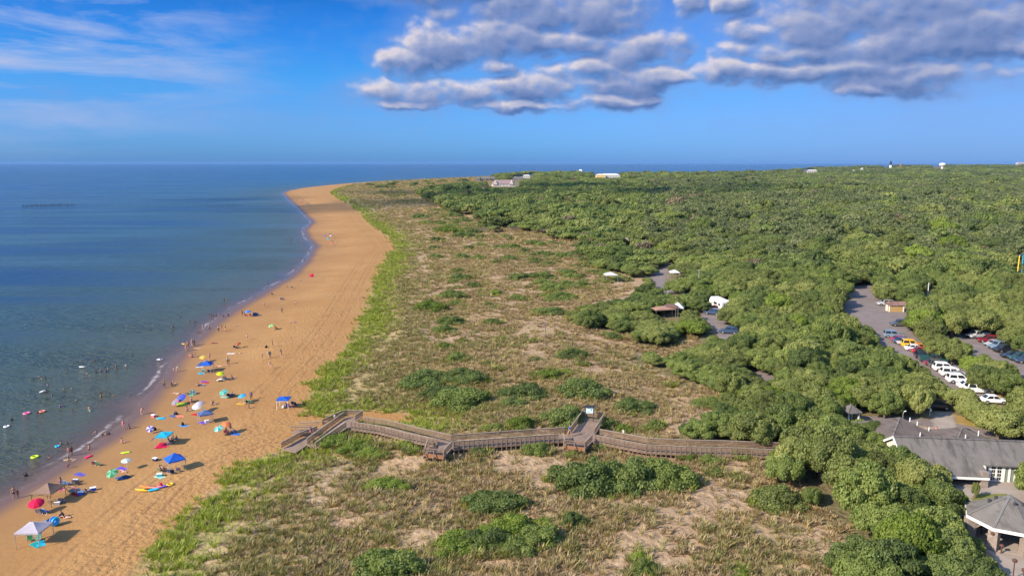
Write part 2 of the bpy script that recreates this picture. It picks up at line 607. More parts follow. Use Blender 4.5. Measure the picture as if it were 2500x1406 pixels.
def sand_material():
    m, nt = newmat('sand_and_litter')
    d = nt.n('ShaderNodeAttribute', attribute_name='d').outputs['Fac']
    e = nt.n('ShaderNodeAttribute', attribute_name='e').outputs['Fac']
    fo = nt.n('ShaderNodeAttribute', attribute_name='f').outputs['Fac']
    pos = nt.n('ShaderNodeNewGeometry').outputs['Position']
    big = nt.noise(pos, 0.035, 4.0, 0.6)
    mid = nt.noise(pos, 0.30, 5.0, 0.62)
    fine = nt.noise(pos, 2.2, 4.0, 0.7)
    sand = nt.mix(nt.mr(big, 0.35, 0.65), SAND_A, SAND_B)
    sand = nt.mix(nt.m('MULTIPLY', nt.mr(mid, 0.45, 0.75), 0.5), sand, SAND_C)
    sand = nt.mix(nt.m('MULTIPLY', nt.mr(fine, 0.52, 0.8), 0.40), sand, SAND_D)
    # drift line and vehicle tracks that run along the beach
    e2 = nt.m('MULTIPLY_ADD', nt.m('SUBTRACT', mid, 0.5), 1.2, e)
    trk = None
    for off in (4.2, 6.0, 9.5, 11.2):
        t = nt.mr(nt.m('ABSOLUTE', nt.m('ADD', e2, off)), 0.34, 0.12)
        trk = t if trk is None else nt.m('MAXIMUM', trk, t)
    trk = nt.m('MULTIPLY', trk, nt.mr(mid, 0.36, 0.55, 0.0, 0.45))
    sand = nt.mix(trk, sand, (0.18, 0.10, 0.046))
    wet = nt.mr(nt.m('MULTIPLY_ADD', nt.m('SUBTRACT', big, 0.5), 4.0, d), 4.5, 1.2)
    damp = nt.mr(nt.m('MULTIPLY_ADD', nt.m('SUBTRACT', big, 0.5), 30.0, d), 22.0, 5.0)
    sand = nt.mix(nt.m('MULTIPLY', damp, 0.62), sand, (0.24, 0.13, 0.055))
    sand = nt.mix(nt.m('MULTIPLY', wet, 0.9), sand, (0.125, 0.078, 0.068))
    # dunes: litter over sand in patches
    n2 = nt.noise(nt.n('ShaderNodeVectorMath', {0: pos, 1: (11.3, 5.1, 2.0)}, operation='ADD').outputs[0], 0.85, 6.0, 0.74)
    n3 = nt.noise(pos, 0.06, 5.0, 0.65)
    thr = nt.mr(n3, 0.34, 0.66, 0.40, 0.56)
    lit = nt.mr(nt.m('SUBTRACT', n2, thr), -0.05, 0.05)
    litc = nt.mix(nt.mr(fine, 0.35, 0.65), (0.235, 0.155, 0.088), (0.40, 0.28, 0.175))
    grn = nt.mix(nt.mr(fine, 0.35, 0.65), (0.16, 0.165, 0.04), (0.29, 0.28, 0.075))
    litc = nt.mix(nt.mr(e, 18.0, 5.0), litc, grn)
    litc = nt.mix(nt.m('MULTIPLY', nt.mr(nt.noise(pos, 0.09, 3.0, 0.6), 0.54, 0.68), 0.45), litc, grn)
    pale = nt.mix(nt.mr(mid, 0.3, 0.7), (0.36, 0.235, 0.125), (0.47, 0.345, 0.215))
    away = nt.mr(nt.n('ShaderNodeVectorMath', {0: pos}, operation='LENGTH').outputs['Value'], 550.0, 1100.0)
    lit = nt.m('MAXIMUM', lit, nt.m('MULTIPLY', away, nt.mr(mid, 0.25, 0.5, 0.4, 0.95)))
    litc = nt.mix(nt.m('MULTIPLY', away, 0.6), litc, (0.17, 0.185, 0.06))
    dune = nt.mix(nt.m('MULTIPLY', lit, 0.85), pale, litc)
    m1 = nt.mr(nt.m('MULTIPLY_ADD', nt.m('SUBTRACT', mid, 0.5), 5.0, e), -1.0, 1.5)
    col = nt.mix(m1, sand, dune)
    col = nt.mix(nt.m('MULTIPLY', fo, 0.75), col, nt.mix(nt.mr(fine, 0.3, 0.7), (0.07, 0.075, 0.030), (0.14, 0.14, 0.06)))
    rough = nt.m('SUBTRACT', 0.95, nt.m('MULTIPLY', wet, 0.5))
    # footprints and ripples
    vo = nt.n('ShaderNodeTexVoronoi', {'Vector': pos, 'Scale': 1.45, 'Randomness': 1.0}, feature='SMOOTH_F1').outputs['Distance']
    hgt_ = nt.m('ADD', nt.m('MULTIPLY', vo, 0.7), nt.m('MULTIPLY', fine, 0.8))
    bs = nt.m('MULTIPLY', nt.mr(d, 6.0, 34.0, 0.08, 1.0), nt.mr(big, 0.35, 0.6, 0.45, 1.0))
    bmp = nt.n('ShaderNodeBump', {'Height': hgt_, 'Strength': bs, 'Distance': 0.42})
    b = nt.n('ShaderNodeBsdfPrincipled', {'Base Color': col, 'Roughness': rough, 'Specular IOR Level': 0.2, 'Normal': bmp.outputs[0]})
    finish(nt, b.outputs[0])
    return m


SAND_A = (0.345, 0.182, 0.062)
SAND_B = (0.4, 0.228, 0.088)
SAND_C = (0.31, 0.158, 0.052)
SAND_D = (0.265, 0.135, 0.048)


def water_material():
    m, nt = newmat('sea_water')
    d = nt.n('ShaderNodeAttribute', attribute_name='d').outputs['Fac']       # metres offshore (positive at sea)
    pos = nt.n('ShaderNodeNewGeometry').outputs['Position']
    cd = nt.n('ShaderNodeVectorMath', {0: pos}, operation='LENGTH').outputs['Value']
    big = nt.noise(nt.scalev(pos, (0.006, 0.014, 1)), 1.0, 4.0, 0.6, 0.6)
    mid = nt.noise(nt.scalev(pos, (0.03, 0.06, 1)), 1.0, 4.0, 0.6)
    dd = nt.m('MULTIPLY_ADD', nt.m('SUBTRACT', mid, 0.5), 9.0, d)
    rp = nt.n('ShaderNodeValToRGB', {0: nt.mr(dd, 0.0, 400.0)})
    r = rp.color_ramp
    r.elements[0].position = 0.0; r.elements[0].color = (0.135, 0.092, 0.074, 1)
    r.elements[1].position = 1.0; r.elements[1].color = (0.003, 0.046, 0.165, 1)
    for p_, c_ in ((0.009, (0.080, 0.064, 0.058)), (0.020, (0.064, 0.077, 0.060)), (0.09, (0.046, 0.074, 0.068)), (0.30, (0.020, 0.062, 0.105))):
        e = r.elements.new(p_); e.color = c_ + (1,)
    col = nt.mix(nt.m('MULTIPLY', nt.mr(big, 0.45, 0.7), nt.mr(d, 20.0, 120.0, 0.0, 0.55)), rp.outputs[0], (0.022, 0.06, 0.075))
    lane = nt.noise(nt.n('ShaderNodeMapping', {'Vector': pos, 'Rotation': (0, 0, R(-17)), 'Scale': (0.0042, 0.026, 1)}).outputs[0], 1.0, 5.0, 0.62, 0.5)
    far_ = nt.mr(d, 25.0, 110.0)
    col = nt.mix(nt.m('MULTIPLY', nt.mr(lane, 0.47, 0.60, 0.0, 0.85), far_), col, (0.045, 0.115, 0.185))
    col = nt.mix(nt.m('MULTIPLY', nt.mr(lane, 0.48, 0.38, 0.0, 0.85), far_), col, (0.003, 0.030, 0.105))
    # chop at three sizes
    w1 = nt.noise(nt.n('ShaderNodeMapping', {'Vector': pos, 'Rotation': (0, 0, R(25)), 'Scale': (0.16, 0.42, 1)}).outputs[0], 1.0, 4.0, 0.65, 0.3)
    w2 = nt.noise(nt.n('ShaderNodeMapping', {'Vector': pos, 'Rotation': (0, 0, R(-15)), 'Scale': (0.55, 1.2, 1)}).outputs[0], 1.0, 3.0, 0.6, 0.2)
    w3 = nt.noise(nt.scalev(pos, (0.016, 0.045, 1)), 1.0, 3.0, 0.6, 0.5)
    hg = nt.m('ADD', nt.m('MULTIPLY', w1, 1.7), nt.m('MULTIPLY', w2, 0.55))
    hg = nt.m('ADD', hg, nt.m('MULTIPLY', w3, nt.mr(cd, 300.0, 2500.0, 0.0, 16.0)))
    st = nt.m('MULTIPLY', nt.mr(d, 0.0, 14.0, 0.12, 1.0), nt.mr(lane, 0.40, 0.58, 0.25, 1.0))
    bmp = nt.n('ShaderNodeBump', {'Height': hg, 'Strength': st, 'Distance': 1.9})
    # broken wash on the waterline
    fpos = nt.noise(pos, 0.16, 2.0, 0.5)
    brk = nt.noise(pos, 0.42, 4.0, 0.7)
    edge = nt.m('ABSOLUTE', nt.m('SUBTRACT', nt.m('MULTIPLY_ADD', nt.m('SUBTRACT', fpos, 0.5), 3.2, d), 1.7))
    foam = nt.m('MULTIPLY', nt.mr(edge, 0.55, 0.1), nt.mr(nt.noise(pos, 0.055, 2.0, 0.5), 0.45, 0.58))
    foam = nt.m('MULTIPLY', foam, nt.mr(brk, 0.42, 0.55))
    rim = nt.m('MULTIPLY', nt.mr(nt.m('ABSOLUTE', nt.m('SUBTRACT', d, 0.25)), 0.3, 0.05), nt.mr(brk, 0.4, 0.6, 0.0, 0.15))
    foam = nt.m('MAXIMUM', foam, rim, clamp=True)
    col = nt.mix(nt.m('MULTIPLY', foam, 0.62), col, (0.50, 0.46, 0.47))
    rough = nt.m('MULTIPLY_ADD', foam, 0.5, 0.12)
    b = nt.n('ShaderNodeBsdfPrincipled', {'Base Color': col, 'Roughness': rough, 'IOR': 1.33, 'Specular IOR Level': WATER_SPEC,
                                          'Normal': bmp.outputs[0]})
    finish(nt, b.outputs[0])
    return m


WATER_SPEC = 0.05


# ------------------------------------------------------------------ ground and sea sheets
def polar_sheet(r0, r1, nr, a0, a1, na):
    rr = np.geomspace(r0, r1, nr)
    aa = np.radians(np.linspace(a0, a1, na))
    RR, AA = np.meshgrid(rr, aa, indexing='ij')
    return (RR * np.sin(AA)).ravel(), (RR * np.cos(AA)).ravel(), nr, na


def sheet_mesh(name, x, y, z, nr, na, attrs, mat, keep=None):
    idx = np.arange(nr * na).reshape(nr, na)
    q = np.stack([idx[:-1, :-1], idx[:-1, 1:], idx[1:, 1:], idx[1:, :-1]], -1).reshape(-1, 4)
    if keep is not None:
        q = q[keep[q].any(1)]
        used = np.unique(q)
        rm = np.full(nr * na, -1); rm[used] = np.arange(len(used))
        q = rm[q]
        x, y, z = x[used], y[used], z[used]
        attrs = {k: v[used] for k, v in attrs.items()}
    me = bpy.data.meshes.new(name)
    me.vertices.add(len(x))
    me.vertices.foreach_set('co', np.stack([x, y, z], 1).astype(np.float32).ravel())
    me.loops.add(len(q) * 4)
    me.loops.foreach_set('vertex_index', q.astype(np.int32).ravel())
    me.polygons.add(len(q))
    me.polygons.foreach_set('loop_start', np.arange(0, len(q) * 4, 4, dtype=np.int32))
    me.update(calc_edges=True)
    for k, v in attrs.items():
        a = me.attributes.new(k, 'FLOAT', 'POINT')
        a.data.foreach_set('value', v.astype(np.float32))
    me.polygons.foreach_set('use_smooth', [True] * len(q))
    me.materials.append(mat)
    return me


# ------------------------------------------------------------------ where the wood stands and what stays clear of it
FOREST = [(1290, 380), (1180, 437), (1050, 452), (985, 470), (1050, 490), (1105, 520), (1175, 552), (1255, 590), (1400, 604), (1440, 645),
          (1520, 665), (1555, 700), (1530, 725), (1450, 735), (1395, 760), (1395, 792), (1520, 806), (1560, 832), (1630, 838), (1690, 812), (1715, 832),
          (1640, 862), (1545, 850), (1552, 878), (1640, 905), (1665, 925), (1758, 950), (1740, 990), (1700, 1012), (1635, 1052), (1660, 1074),
          (1895, 1076), (1905, 1092), (1832, 1112), (1872, 1150), (1950, 1185), (1965, 1240), (2005, 1246), (2085, 1292), (2095, 1312), (2030, 1335),
          (2005, 1362), (2040, 1392), (2060, 1700), (4200, 1900), (4200, 380)]
KEEP = [
    [P7(*p) for p in [(600, 285), (560, 305), (500, 345), (480, 370), (440, 420), (380, 520), (380, 545), (520, 620), (640, 680), (690, 740), (705, 830),
                      (800, 845), (870, 890), (960, 920), (1040, 1000), (1110, 1030), (1170, 1090), (1230, 1150), (1280, 1195), (1480, 1180), (1430, 1100),
                      (1320, 1030), (1180, 965), (1100, 890), (1000, 820), (930, 750), (895, 710), (895, 690), (930, 600), (925, 490), (790, 478), (700, 478),
                      (640, 460), (620, 390), (640, 330)]],
    [P7(*p) for p in [(1250, 742), (1450, 735), (1500, 712), (1610, 725), (1700, 780), (1840, 870), (1933, 905), (2150, 950), (2200, 1260), (1960, 1150),
                      (1880, 1030), (1780, 955), (1660, 925), (1540, 905), (1510, 855), (1380, 775)]],
    [P7(*p) for p in [(1500, 1228), (1575, 1232), (1575, 1255), (1500, 1250)]],
    [P7(*p) for p in [(1610, 1290), (1740, 1300), (1740, 1352), (1600, 1352)]],
    [P7(*p) for p in [(1700, 1262), (1745, 1240), (1850, 1245), (1850, 1285), (1740, 1285)]],
    [P6(*p) for p in [(880, 342), (1100, 350), (1240, 365), (1500, 370), (2400, 400), (2400, 560), (1850, 560), (1790, 600), (1790, 720), (1790, 790),
                      (2400, 850), (2400, 1700), (1720, 1500), (1712, 1340), (1600, 1210), (1520, 1070), (1450, 1000), (1420, 930), (1470, 850),
                      (1460, 800), (1400, 760), (1370, 700), (1360, 620), (1200, 540), (1060, 500), (1000, 420), (890, 400)]],
    [P6(*p) for p in [(800, 260), (905, 205), (920, 155), (945, 150), (1110, 150), (1120, 120), (1300, 110), (1330, 210), (1400, 235), (1540, 290), (1560, 330),
                      (1580, 385), (1090, 365), (810, 310)]],
    [P6(*p) for p in [(495, 105), (620, 115), (630, 195), (570, 210), (510, 170)]],
    [P8(*p) for p in [(850, 432), (940, 360), (1000, 300), (1015, 315), (955, 460), (942, 530), (900, 532)]],
    [P8(*p) for p in [(1290, 740), (1370, 690), (1390, 610), (1490, 610), (1485, 665), (1410, 700), (1405, 780), (1500, 870), (1532, 880), (1525, 945), (1480, 965),
                      (1430, 935), (1340, 835), (1280, 775)]],
    [P8(*p) for p in [(870, 755), (1000, 725), (1100, 725), (1095, 770), (1030, 805), (980, 800)]],
    [P8(*p) for p in [(455, 428), (532, 422), (532, 488), (460, 468)]],
    [P8(*p) for p in [(1010, 428), (1068, 424), (1068, 458), (1015, 458)]],
    [P8(*p) for p in [(1140, 545), (1175, 538), (1182, 562), (1145, 562)]],
    [P8(*p) for p in [(1022, 562), (1080, 562), (1078, 590), (1030, 592)]],
    [P8(*p) for p in [(1690, 1215), (1830, 1255), (1920, 1300), (1830, 1325), (1760, 1285)]],
    [P8(*p) for p in [(605, 150), (668, 142), (668, 170), (610, 172)]],
    [(1450, 419), (1512, 417), (1512, 432), (1450, 433)],
    [(1192, 440), (1268, 438), (1268, 456), (1192, 456)],
    [(1250, 430), (1302, 425), (1302, 437), (1250, 437)],
    [(1155, 432), (1212, 432), (1212, 443), (1155, 443)],
    [(1960, 414), (1989, 414), (1989, 422), (1960, 422)],
    [(2157, 392), (2169, 392), (2169, 409), (2157, 409)],
    [(2276, 396), (2299, 396), (2299, 411), (2276, 411)],
    [(2462, 396), (2497, 396), (2497, 402), (2462, 402)],
    [P7(*p) for p in [(1862, 90), (1930, 90), (1930, 228), (1862, 228)]],
    [P7(*p) for p in [(1085, 335), (1130, 335), (1130, 415), (1085, 415)]],
]


def in_forest(px, py):
    m = inside(px, py, FOREST)
    for k in KEEP:
        m &= ~inside(px, py, k)
    return m


# ------------------------------------------------------------------ ground, sea
def build_ground():
    gx, gy, nr, na = polar_sheet(38, 7200, 760, -62, 78, 640)
    z, d, e = height(gx, gy, True)
    px, py, _ = proj(gx, gy, z + 1.5)
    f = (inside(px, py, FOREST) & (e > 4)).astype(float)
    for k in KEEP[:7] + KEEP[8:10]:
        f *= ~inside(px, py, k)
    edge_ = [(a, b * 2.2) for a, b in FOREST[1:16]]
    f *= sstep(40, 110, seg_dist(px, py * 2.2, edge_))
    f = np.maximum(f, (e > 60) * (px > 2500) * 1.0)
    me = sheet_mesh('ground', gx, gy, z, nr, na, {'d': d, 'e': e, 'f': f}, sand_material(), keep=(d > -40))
    tag(link('ground', me), 'golden sand beach rising to grassy dunes and woodland floor', 'ground', kind='structure')
    wx, wy, nr, na = polar_sheet(30, 42000, 420, -80, 80, 520)
    d = -sd_shore(wx, wy)
    # ocean beyond the wooded cape counts as deep water
    me = sheet_mesh('sea', wx, wy, np.zeros_like(wx), nr, na, {'d': np.minimum(d, 5000)}, water_material(), keep=(d > -12))
    tag(link('sea', me), 'blue rippled sea, sandy and shallow along the beach', 'sea', kind='structure')


build_ground()


# ------------------------------------------------------------------ plants
def quads(centers, normals, sizes, aspect=0.7, bend=None):
    n = len(centers)
    r = rng.normal(size=(n, 3))
    u = np.cross(normals, r); u /= np.linalg.norm(u, axis=1)[:, None] + 1e-9
    v = np.cross(normals, u)
    s = sizes[:, None]
    tip = centers + u * s
    tail = centers - u * s
    l_ = centers + v * s * aspect
    r_ = centers - v * s * aspect
    return np.stack([tail, r_, tip, l_], 1)


def leaf_mesh(name, Q, tone, mats, extra=None):
    """Q: n x 4 x 3 quads; extra: list of (verts, faces, tone) for solid inner bodies"""
    n = len(Q)
    V = Q.reshape(-1, 3)
    Fc = np.arange(n * 4, dtype=np.int32).reshape(n, 4)
    vs = [V]; loops = [Fc.ravel()]; tot = [np.full(n, 4)]; tn = [tone]
    off = n * 4
    for ev, ef, et in (extra or []):
        vs.append(ev); loops.append((ef + off).ravel()); tot.append(np.full(len(ef), ef.shape[1])); tn.append(np.full(len(ef), et))
        off += len(ev)
    V = np.concatenate(vs); L = np.concatenate(loops); T = np.concatenate(tot)
    me = bpy.data.meshes.new(name)
    me.vertices.add(len(V)); me.vertices.foreach_set('co', V.astype(np.float32).ravel())
    me.loops.add(len(L)); me.loops.foreach_set('vertex_index', L.astype(np.int32))
    me.polygons.add(len(T))
    me.polygons.foreach_set('loop_start', np.concatenate([[0], np.cumsum(T)[:-1]]).astype(np.int32))
    me.update(calc_edges=True)
    a = me.attributes.new('tone', 'FLOAT', 'FACE')
    a.data.foreach_set('value', np.concatenate(tn).astype(np.float32))
    for m in mats: me.materials.append(m)
    return me


def ico(sub):
    bm = bmesh.new()
    bmesh.ops.create_icosphere(bm, subdivisions=sub, radius=1.0)
    v = np.array([x.co[:] for x in bm.verts]); f = np.array([[q.index for q in x.verts] for x in bm.faces])
    bm.free()
    return v, f


ICO2, ICO3 = ico(2), ico(3)


def unit(v):
    return v / (np.linalg.norm(v, axis=-1, keepdims=True) + 1e-9)


def crown(name, npuff, nleaf, leaf, zsq, mat, low=-0.25, pr=(0.26, 0.42), spread=0.70, jit=0.55, flat=0.0):
    """rounded crown of half-width about 1: leafy puffs on a dome, with gaps between them"""
    dirs = unit(rng.normal(size=(npuff * 4, 3)))
    dirs = dirs[dirs[:, 2] > low]
    keep = []
    for q in dirs:                       # spread the puffs evenly
        if all(np.dot(q, k) < 0.86 for k in keep): keep.append(q)
        if len(keep) >= npuff: break
    while len(keep) < npuff:
        q = unit(rng.normal(size=3))
        if q[2] > low: keep.append(q)
    dirs = np.array(keep)
    pc = dirs * rng.uniform(spread - .10, spread + .12, (npuff, 1))
    pc[:, 2] *= zsq
    rad = rng.uniform(pr[0], pr[1], npuff)
    # a broad leafy heart under the puffs and two small ones near the top
    pc = np.concatenate([pc, [[0, 0, .10 * zsq], [.14, .08, .62 * spread * zsq], [-.2, -.1, .58 * spread * zsq]]])
    rad = np.concatenate([rad, [spread * .86, .30, .28]])
    dirs = np.concatenate([dirs, [[0, 0, 1.], [0, 0, 1.], [0, 0, 1.]]])
    npuff += 3
    ptone = rng.uniform(0, 1, npuff)
    w = rad ** 2; w /= w.sum()
    k = rng.choice(npuff, nleaf, p=w)
    nd = unit(rng.normal(size=(nleaf, 3)) + dirs[k] * 0.55 + np.array([0, 0, 0.25]))
    shell = rng.uniform(0.78, 1.06, (nleaf, 1))
    sq = np.array([1, 1, max(0.6, zsq)])
    pos = pc[k] + nd * rad[k][:, None] * shell * sq
    # drop leaves buried in other puffs
    dd = np.linalg.norm((pos[:, None, :] - pc[None]) / sq, axis=2) / rad[None]
    dd[np.arange(nleaf), k] = 9
    ok = dd.min(1) > 0.72
    pos, nd, k = pos[ok], nd[ok], k[ok]
    nrm = unit(nd + rng.normal(size=nd.shape) * jit)
    sz = leaf * rng.uniform(0.65, 1.35, len(pos))
    tone = np.clip(0.5 * ptone[k] + 0.5 * rng.uniform(0, 1, len(pos)), 0, 1)
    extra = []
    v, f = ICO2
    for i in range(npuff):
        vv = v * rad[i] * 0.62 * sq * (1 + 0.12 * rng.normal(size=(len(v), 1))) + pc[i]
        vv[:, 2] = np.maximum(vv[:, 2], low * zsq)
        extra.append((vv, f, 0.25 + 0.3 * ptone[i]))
    return leaf_mesh(name, quads(pos, nrm, sz), tone, [mat], extra)


CROWN_HI = [crown('broad_crown', 34, 8500, 0.038, 0.62, LEAF_OLIVE, pr=(0.20, 0.34), spread=0.72) for _ in range(6)]
CROWN_LO = [crown('far_crown', 16, 900, 0.085, 0.66, LEAF_MID, pr=(0.26, 0.42)) for _ in range(6)]
CROWN_PINE = [crown('pine_crown', 15, 900, 0.080, 0.95, LEAF_PINE, pr=(0.22, 0.36), jit=0.7) for _ in range(4)]
SHRUB_HI = [crown('shrub_foliage', 34, 7600, 0.036, 0.55, LEAF_MID, low=-0.12, pr=(0.14, 0.36), spread=0.78, jit=0.75) for _ in range(7)]


def trunk_mesh(h, r):
    """tapered trunk dividing into limbs; top at height h"""
    b = MB()
    b.tube([(0, 0, -0.3), (0.04 * h, 0.02 * h, h * 0.28), (0.02 * h, -0.05 * h, h * 0.5)], [r, r * .75, r * .6], 8)
    for a in range(5):
        t = a * 1.256 + 0.4
        b.tube([(0.02 * h, -0.05 * h, h * 0.47), (math.cos(t) * h * .16, math.sin(t) * h * .16, h * 0.60), (math.cos(t) * h * .28, math.sin(t) * h * .28, h * 0.70)],
               [r * .5, r * .33, r * .15], 6)
    return b.mesh('trunk', BARK, True)


TRUNKS = [trunk_mesh(1.0, 0.07), trunk_mesh(1.0, 0.055)]


def scatter(name, pts, rot, scl, idx, protos, label, cat):
    """one object of kind stuff: the given prototypes instanced on points"""
    me = bpy.data.meshes.new(name)
    me.vertices.add(len(pts))
    me.vertices.foreach_set('co', np.asarray(pts, np.float32).ravel())
    a = me.attributes.new('rot', 'FLOAT_VECTOR', 'POINT'); a.data.foreach_set('vector', np.asarray(rot, np.float32).ravel())
    a = me.attributes.new('scl', 'FLOAT_VECTOR', 'POINT'); a.data.foreach_set('vector', np.asarray(scl, np.float32).ravel())
    a = me.attributes.new('idx', 'INT', 'POINT'); a.data.foreach_set('value', np.asarray(idx, np.int32))
    o = link(name, me)
    coll = bpy.data.collections.new(name + '_kinds')
    for i, (pm, mt) in enumerate(protos):
        p = bpy.data.objects.new('%s_%02d' % (name, i), pm)
        if mt is not None:
            setmat(p, mt)
        coll.objects.link(p)
    g = bpy.data.node_groups.new(name + '_scatter', 'GeometryNodeTree')
    g.interface.new_socket('Geometry', in_out='INPUT', socket_type='NodeSocketGeometry')
    g.interface.new_socket('Geometry', in_out='OUTPUT', socket_type='NodeSocketGeometry')
    N = g.nodes.new
    gi, go = N('NodeGroupInput'), N('NodeGroupOutput')
    ip = N('GeometryNodeInstanceOnPoints')
    ci = N('GeometryNodeCollectionInfo')
    ci.inputs['Collection'].default_value = coll
    ci.inputs['Separate Children'].default_value = True
    ci.inputs['Reset Children'].default_value = True
    ip.inputs['Pick Instance'].default_value = True

    def named(nm, dt):
        q = N('GeometryNodeInputNamedAttribute'); q.data_type = dt
        q.inputs['Name'].default_value = nm
        return q.outputs['Attribute']
    L = g.links.new
    L(gi.outputs[0], ip.inputs['Points'])
    L(ci.outputs[0], ip.inputs['Instance'])
    L(named('idx', 'INT'), ip.inputs['Instance Index'])
    e2r = N('FunctionNodeEulerToRotation')
    L(named('rot', 'FLOAT_VECTOR'), e2r.inputs[0])
    L(e2r.outputs[0], ip.inputs['Rotation'])
    L(named('scl', 'FLOAT_VECTOR'), ip.inputs['Scale'])
    L(ip.outputs[0], go.inputs[0])
    md = o.modifiers.new('scatter', 'NODES')
    md.node_group = g
    tag(o, label, cat, kind='stuff')
    return o


# ------------------------------------------------------------------ naming by neighbours
LANDMARKS = {}          # phrase -> world position
_counts = {}


def place_phrase(p, pool, desc, only=None):
    """('left of', landmark, rank key) for a position"""
    best, bd = None, 1e18
    for nm in pool:
        q = LANDMARKS[nm]
        dd = (q[0] - p[0]) ** 2 + ((q[1] - p[1])) ** 2
        if dd < bd: best, bd = nm, dd
    q = LANDMARKS[best]
    dx, dy = p[0] - q[0], p[1] - q[1]
    if abs(dx) > abs(dy): rel = 'left of' if dx < 0 else 'right of'
    else: rel = 'in front of' if dy < 0 else 'behind'
    return rel, best, bd


ORD = ['', 'second ', 'third ', 'fourth ', 'fifth ', 'sixth ', 'seventh ', 'eighth ', 'ninth ', 'tenth ', 'eleventh ', 'twelfth ',
       'thirteenth ', 'fourteenth ', 'fifteenth ', 'sixteenth ', 'seventeenth ', 'eighteenth ', 'nineteenth ', 'twentieth ']


def label_all(items, pool):
    """items: (object, description, position); sets unique labels by description and nearest landmark"""
    grp = {}
    for o, desc, p in items:
        rel, nm, dd = place_phrase(p, pool, desc)
        grp.setdefault((desc, rel, nm), []).append((dd, o))
    for (desc, rel, nm), lst in grp.items():
        lst.sort(key=lambda t: t[0])
        for i, (dd, o) in enumerate(lst):
            if len(lst) == 1:
                o['label'] = '%s %s %s' % (desc, rel, nm)
            else:
                n = ORD[i] if i < len(ORD) else 'distant '
                o['label'] = '%s %s %s, %snearest' % (desc, rel, nm, n)


for nm, q in {'the grey long-roofed building': P6(1400, 640), 'the eight-sided pavilion': P6(1600, 1190), 'the small pyramid-roofed shelter': P6(560, 200),
              'the tan hut by the lot': P7(850, 570), 'the car row': P7(1000, 900), 'the big white trailer': P8(1420, 700),
              'the brown camp awning': P8(960, 790), 'the silver pickup': P7(1530, 790), 'the raised sign board': P5(580, 235),
              'the round dome bush': (1905, 1240), 'the inland boardwalk end': P5(1900, 470), 'the long white van row': P7(1350, 1160),
              'the camp road car': P8(1500, 930), 'the white utility pole': P7(1108, 415), 'the white car under trees': P7(1670, 1345),
              'the double thicket bush': (1600, 1195), 'the bare sand hollow': P5(2000, 1000), 'the single post in the dunes': (1331, 841),
              'the paved crossing': P6(1260, 250), 'the white camp canopy': P8(495, 470)}.items():
    LANDMARKS[nm] = at(*q)
LAND_LM = list(LANDMARKS)


# ------------------------------------------------------------------ the wood
def tree_candidates():
    out = []
    for r0, r1, sp in ((60, 240, 3.7), (240, 520, 5.2), (520, 1300, 8.0), (1300, 2700, 13.0), (2700, 6400, 22.0)):
        xs = np.arange(-400, r1 * 1.05, sp)
        ys = np.arange(20, r1 * 1.05, sp)
        X, Y = np.meshgrid(xs, ys)
        X = X + (np.arange(len(ys)) % 2)[:, None] * sp / 2
        X = (X + rng.uniform(-.38, .38, X.shape) * sp).ravel(); Y = (Y + rng.uniform(-.38, .38, Y.shape) * sp).ravel()
        r = np.hypot(X, Y)
        az = np.degrees(np.arctan2(X, Y))
        k = (r >= r0) & (r < r1) & (az > -20) & (az < 52)
        out.append(np.stack([X[k], Y[k], np.full(k.sum(), sp)], 1))
    return np.concatenate(out)


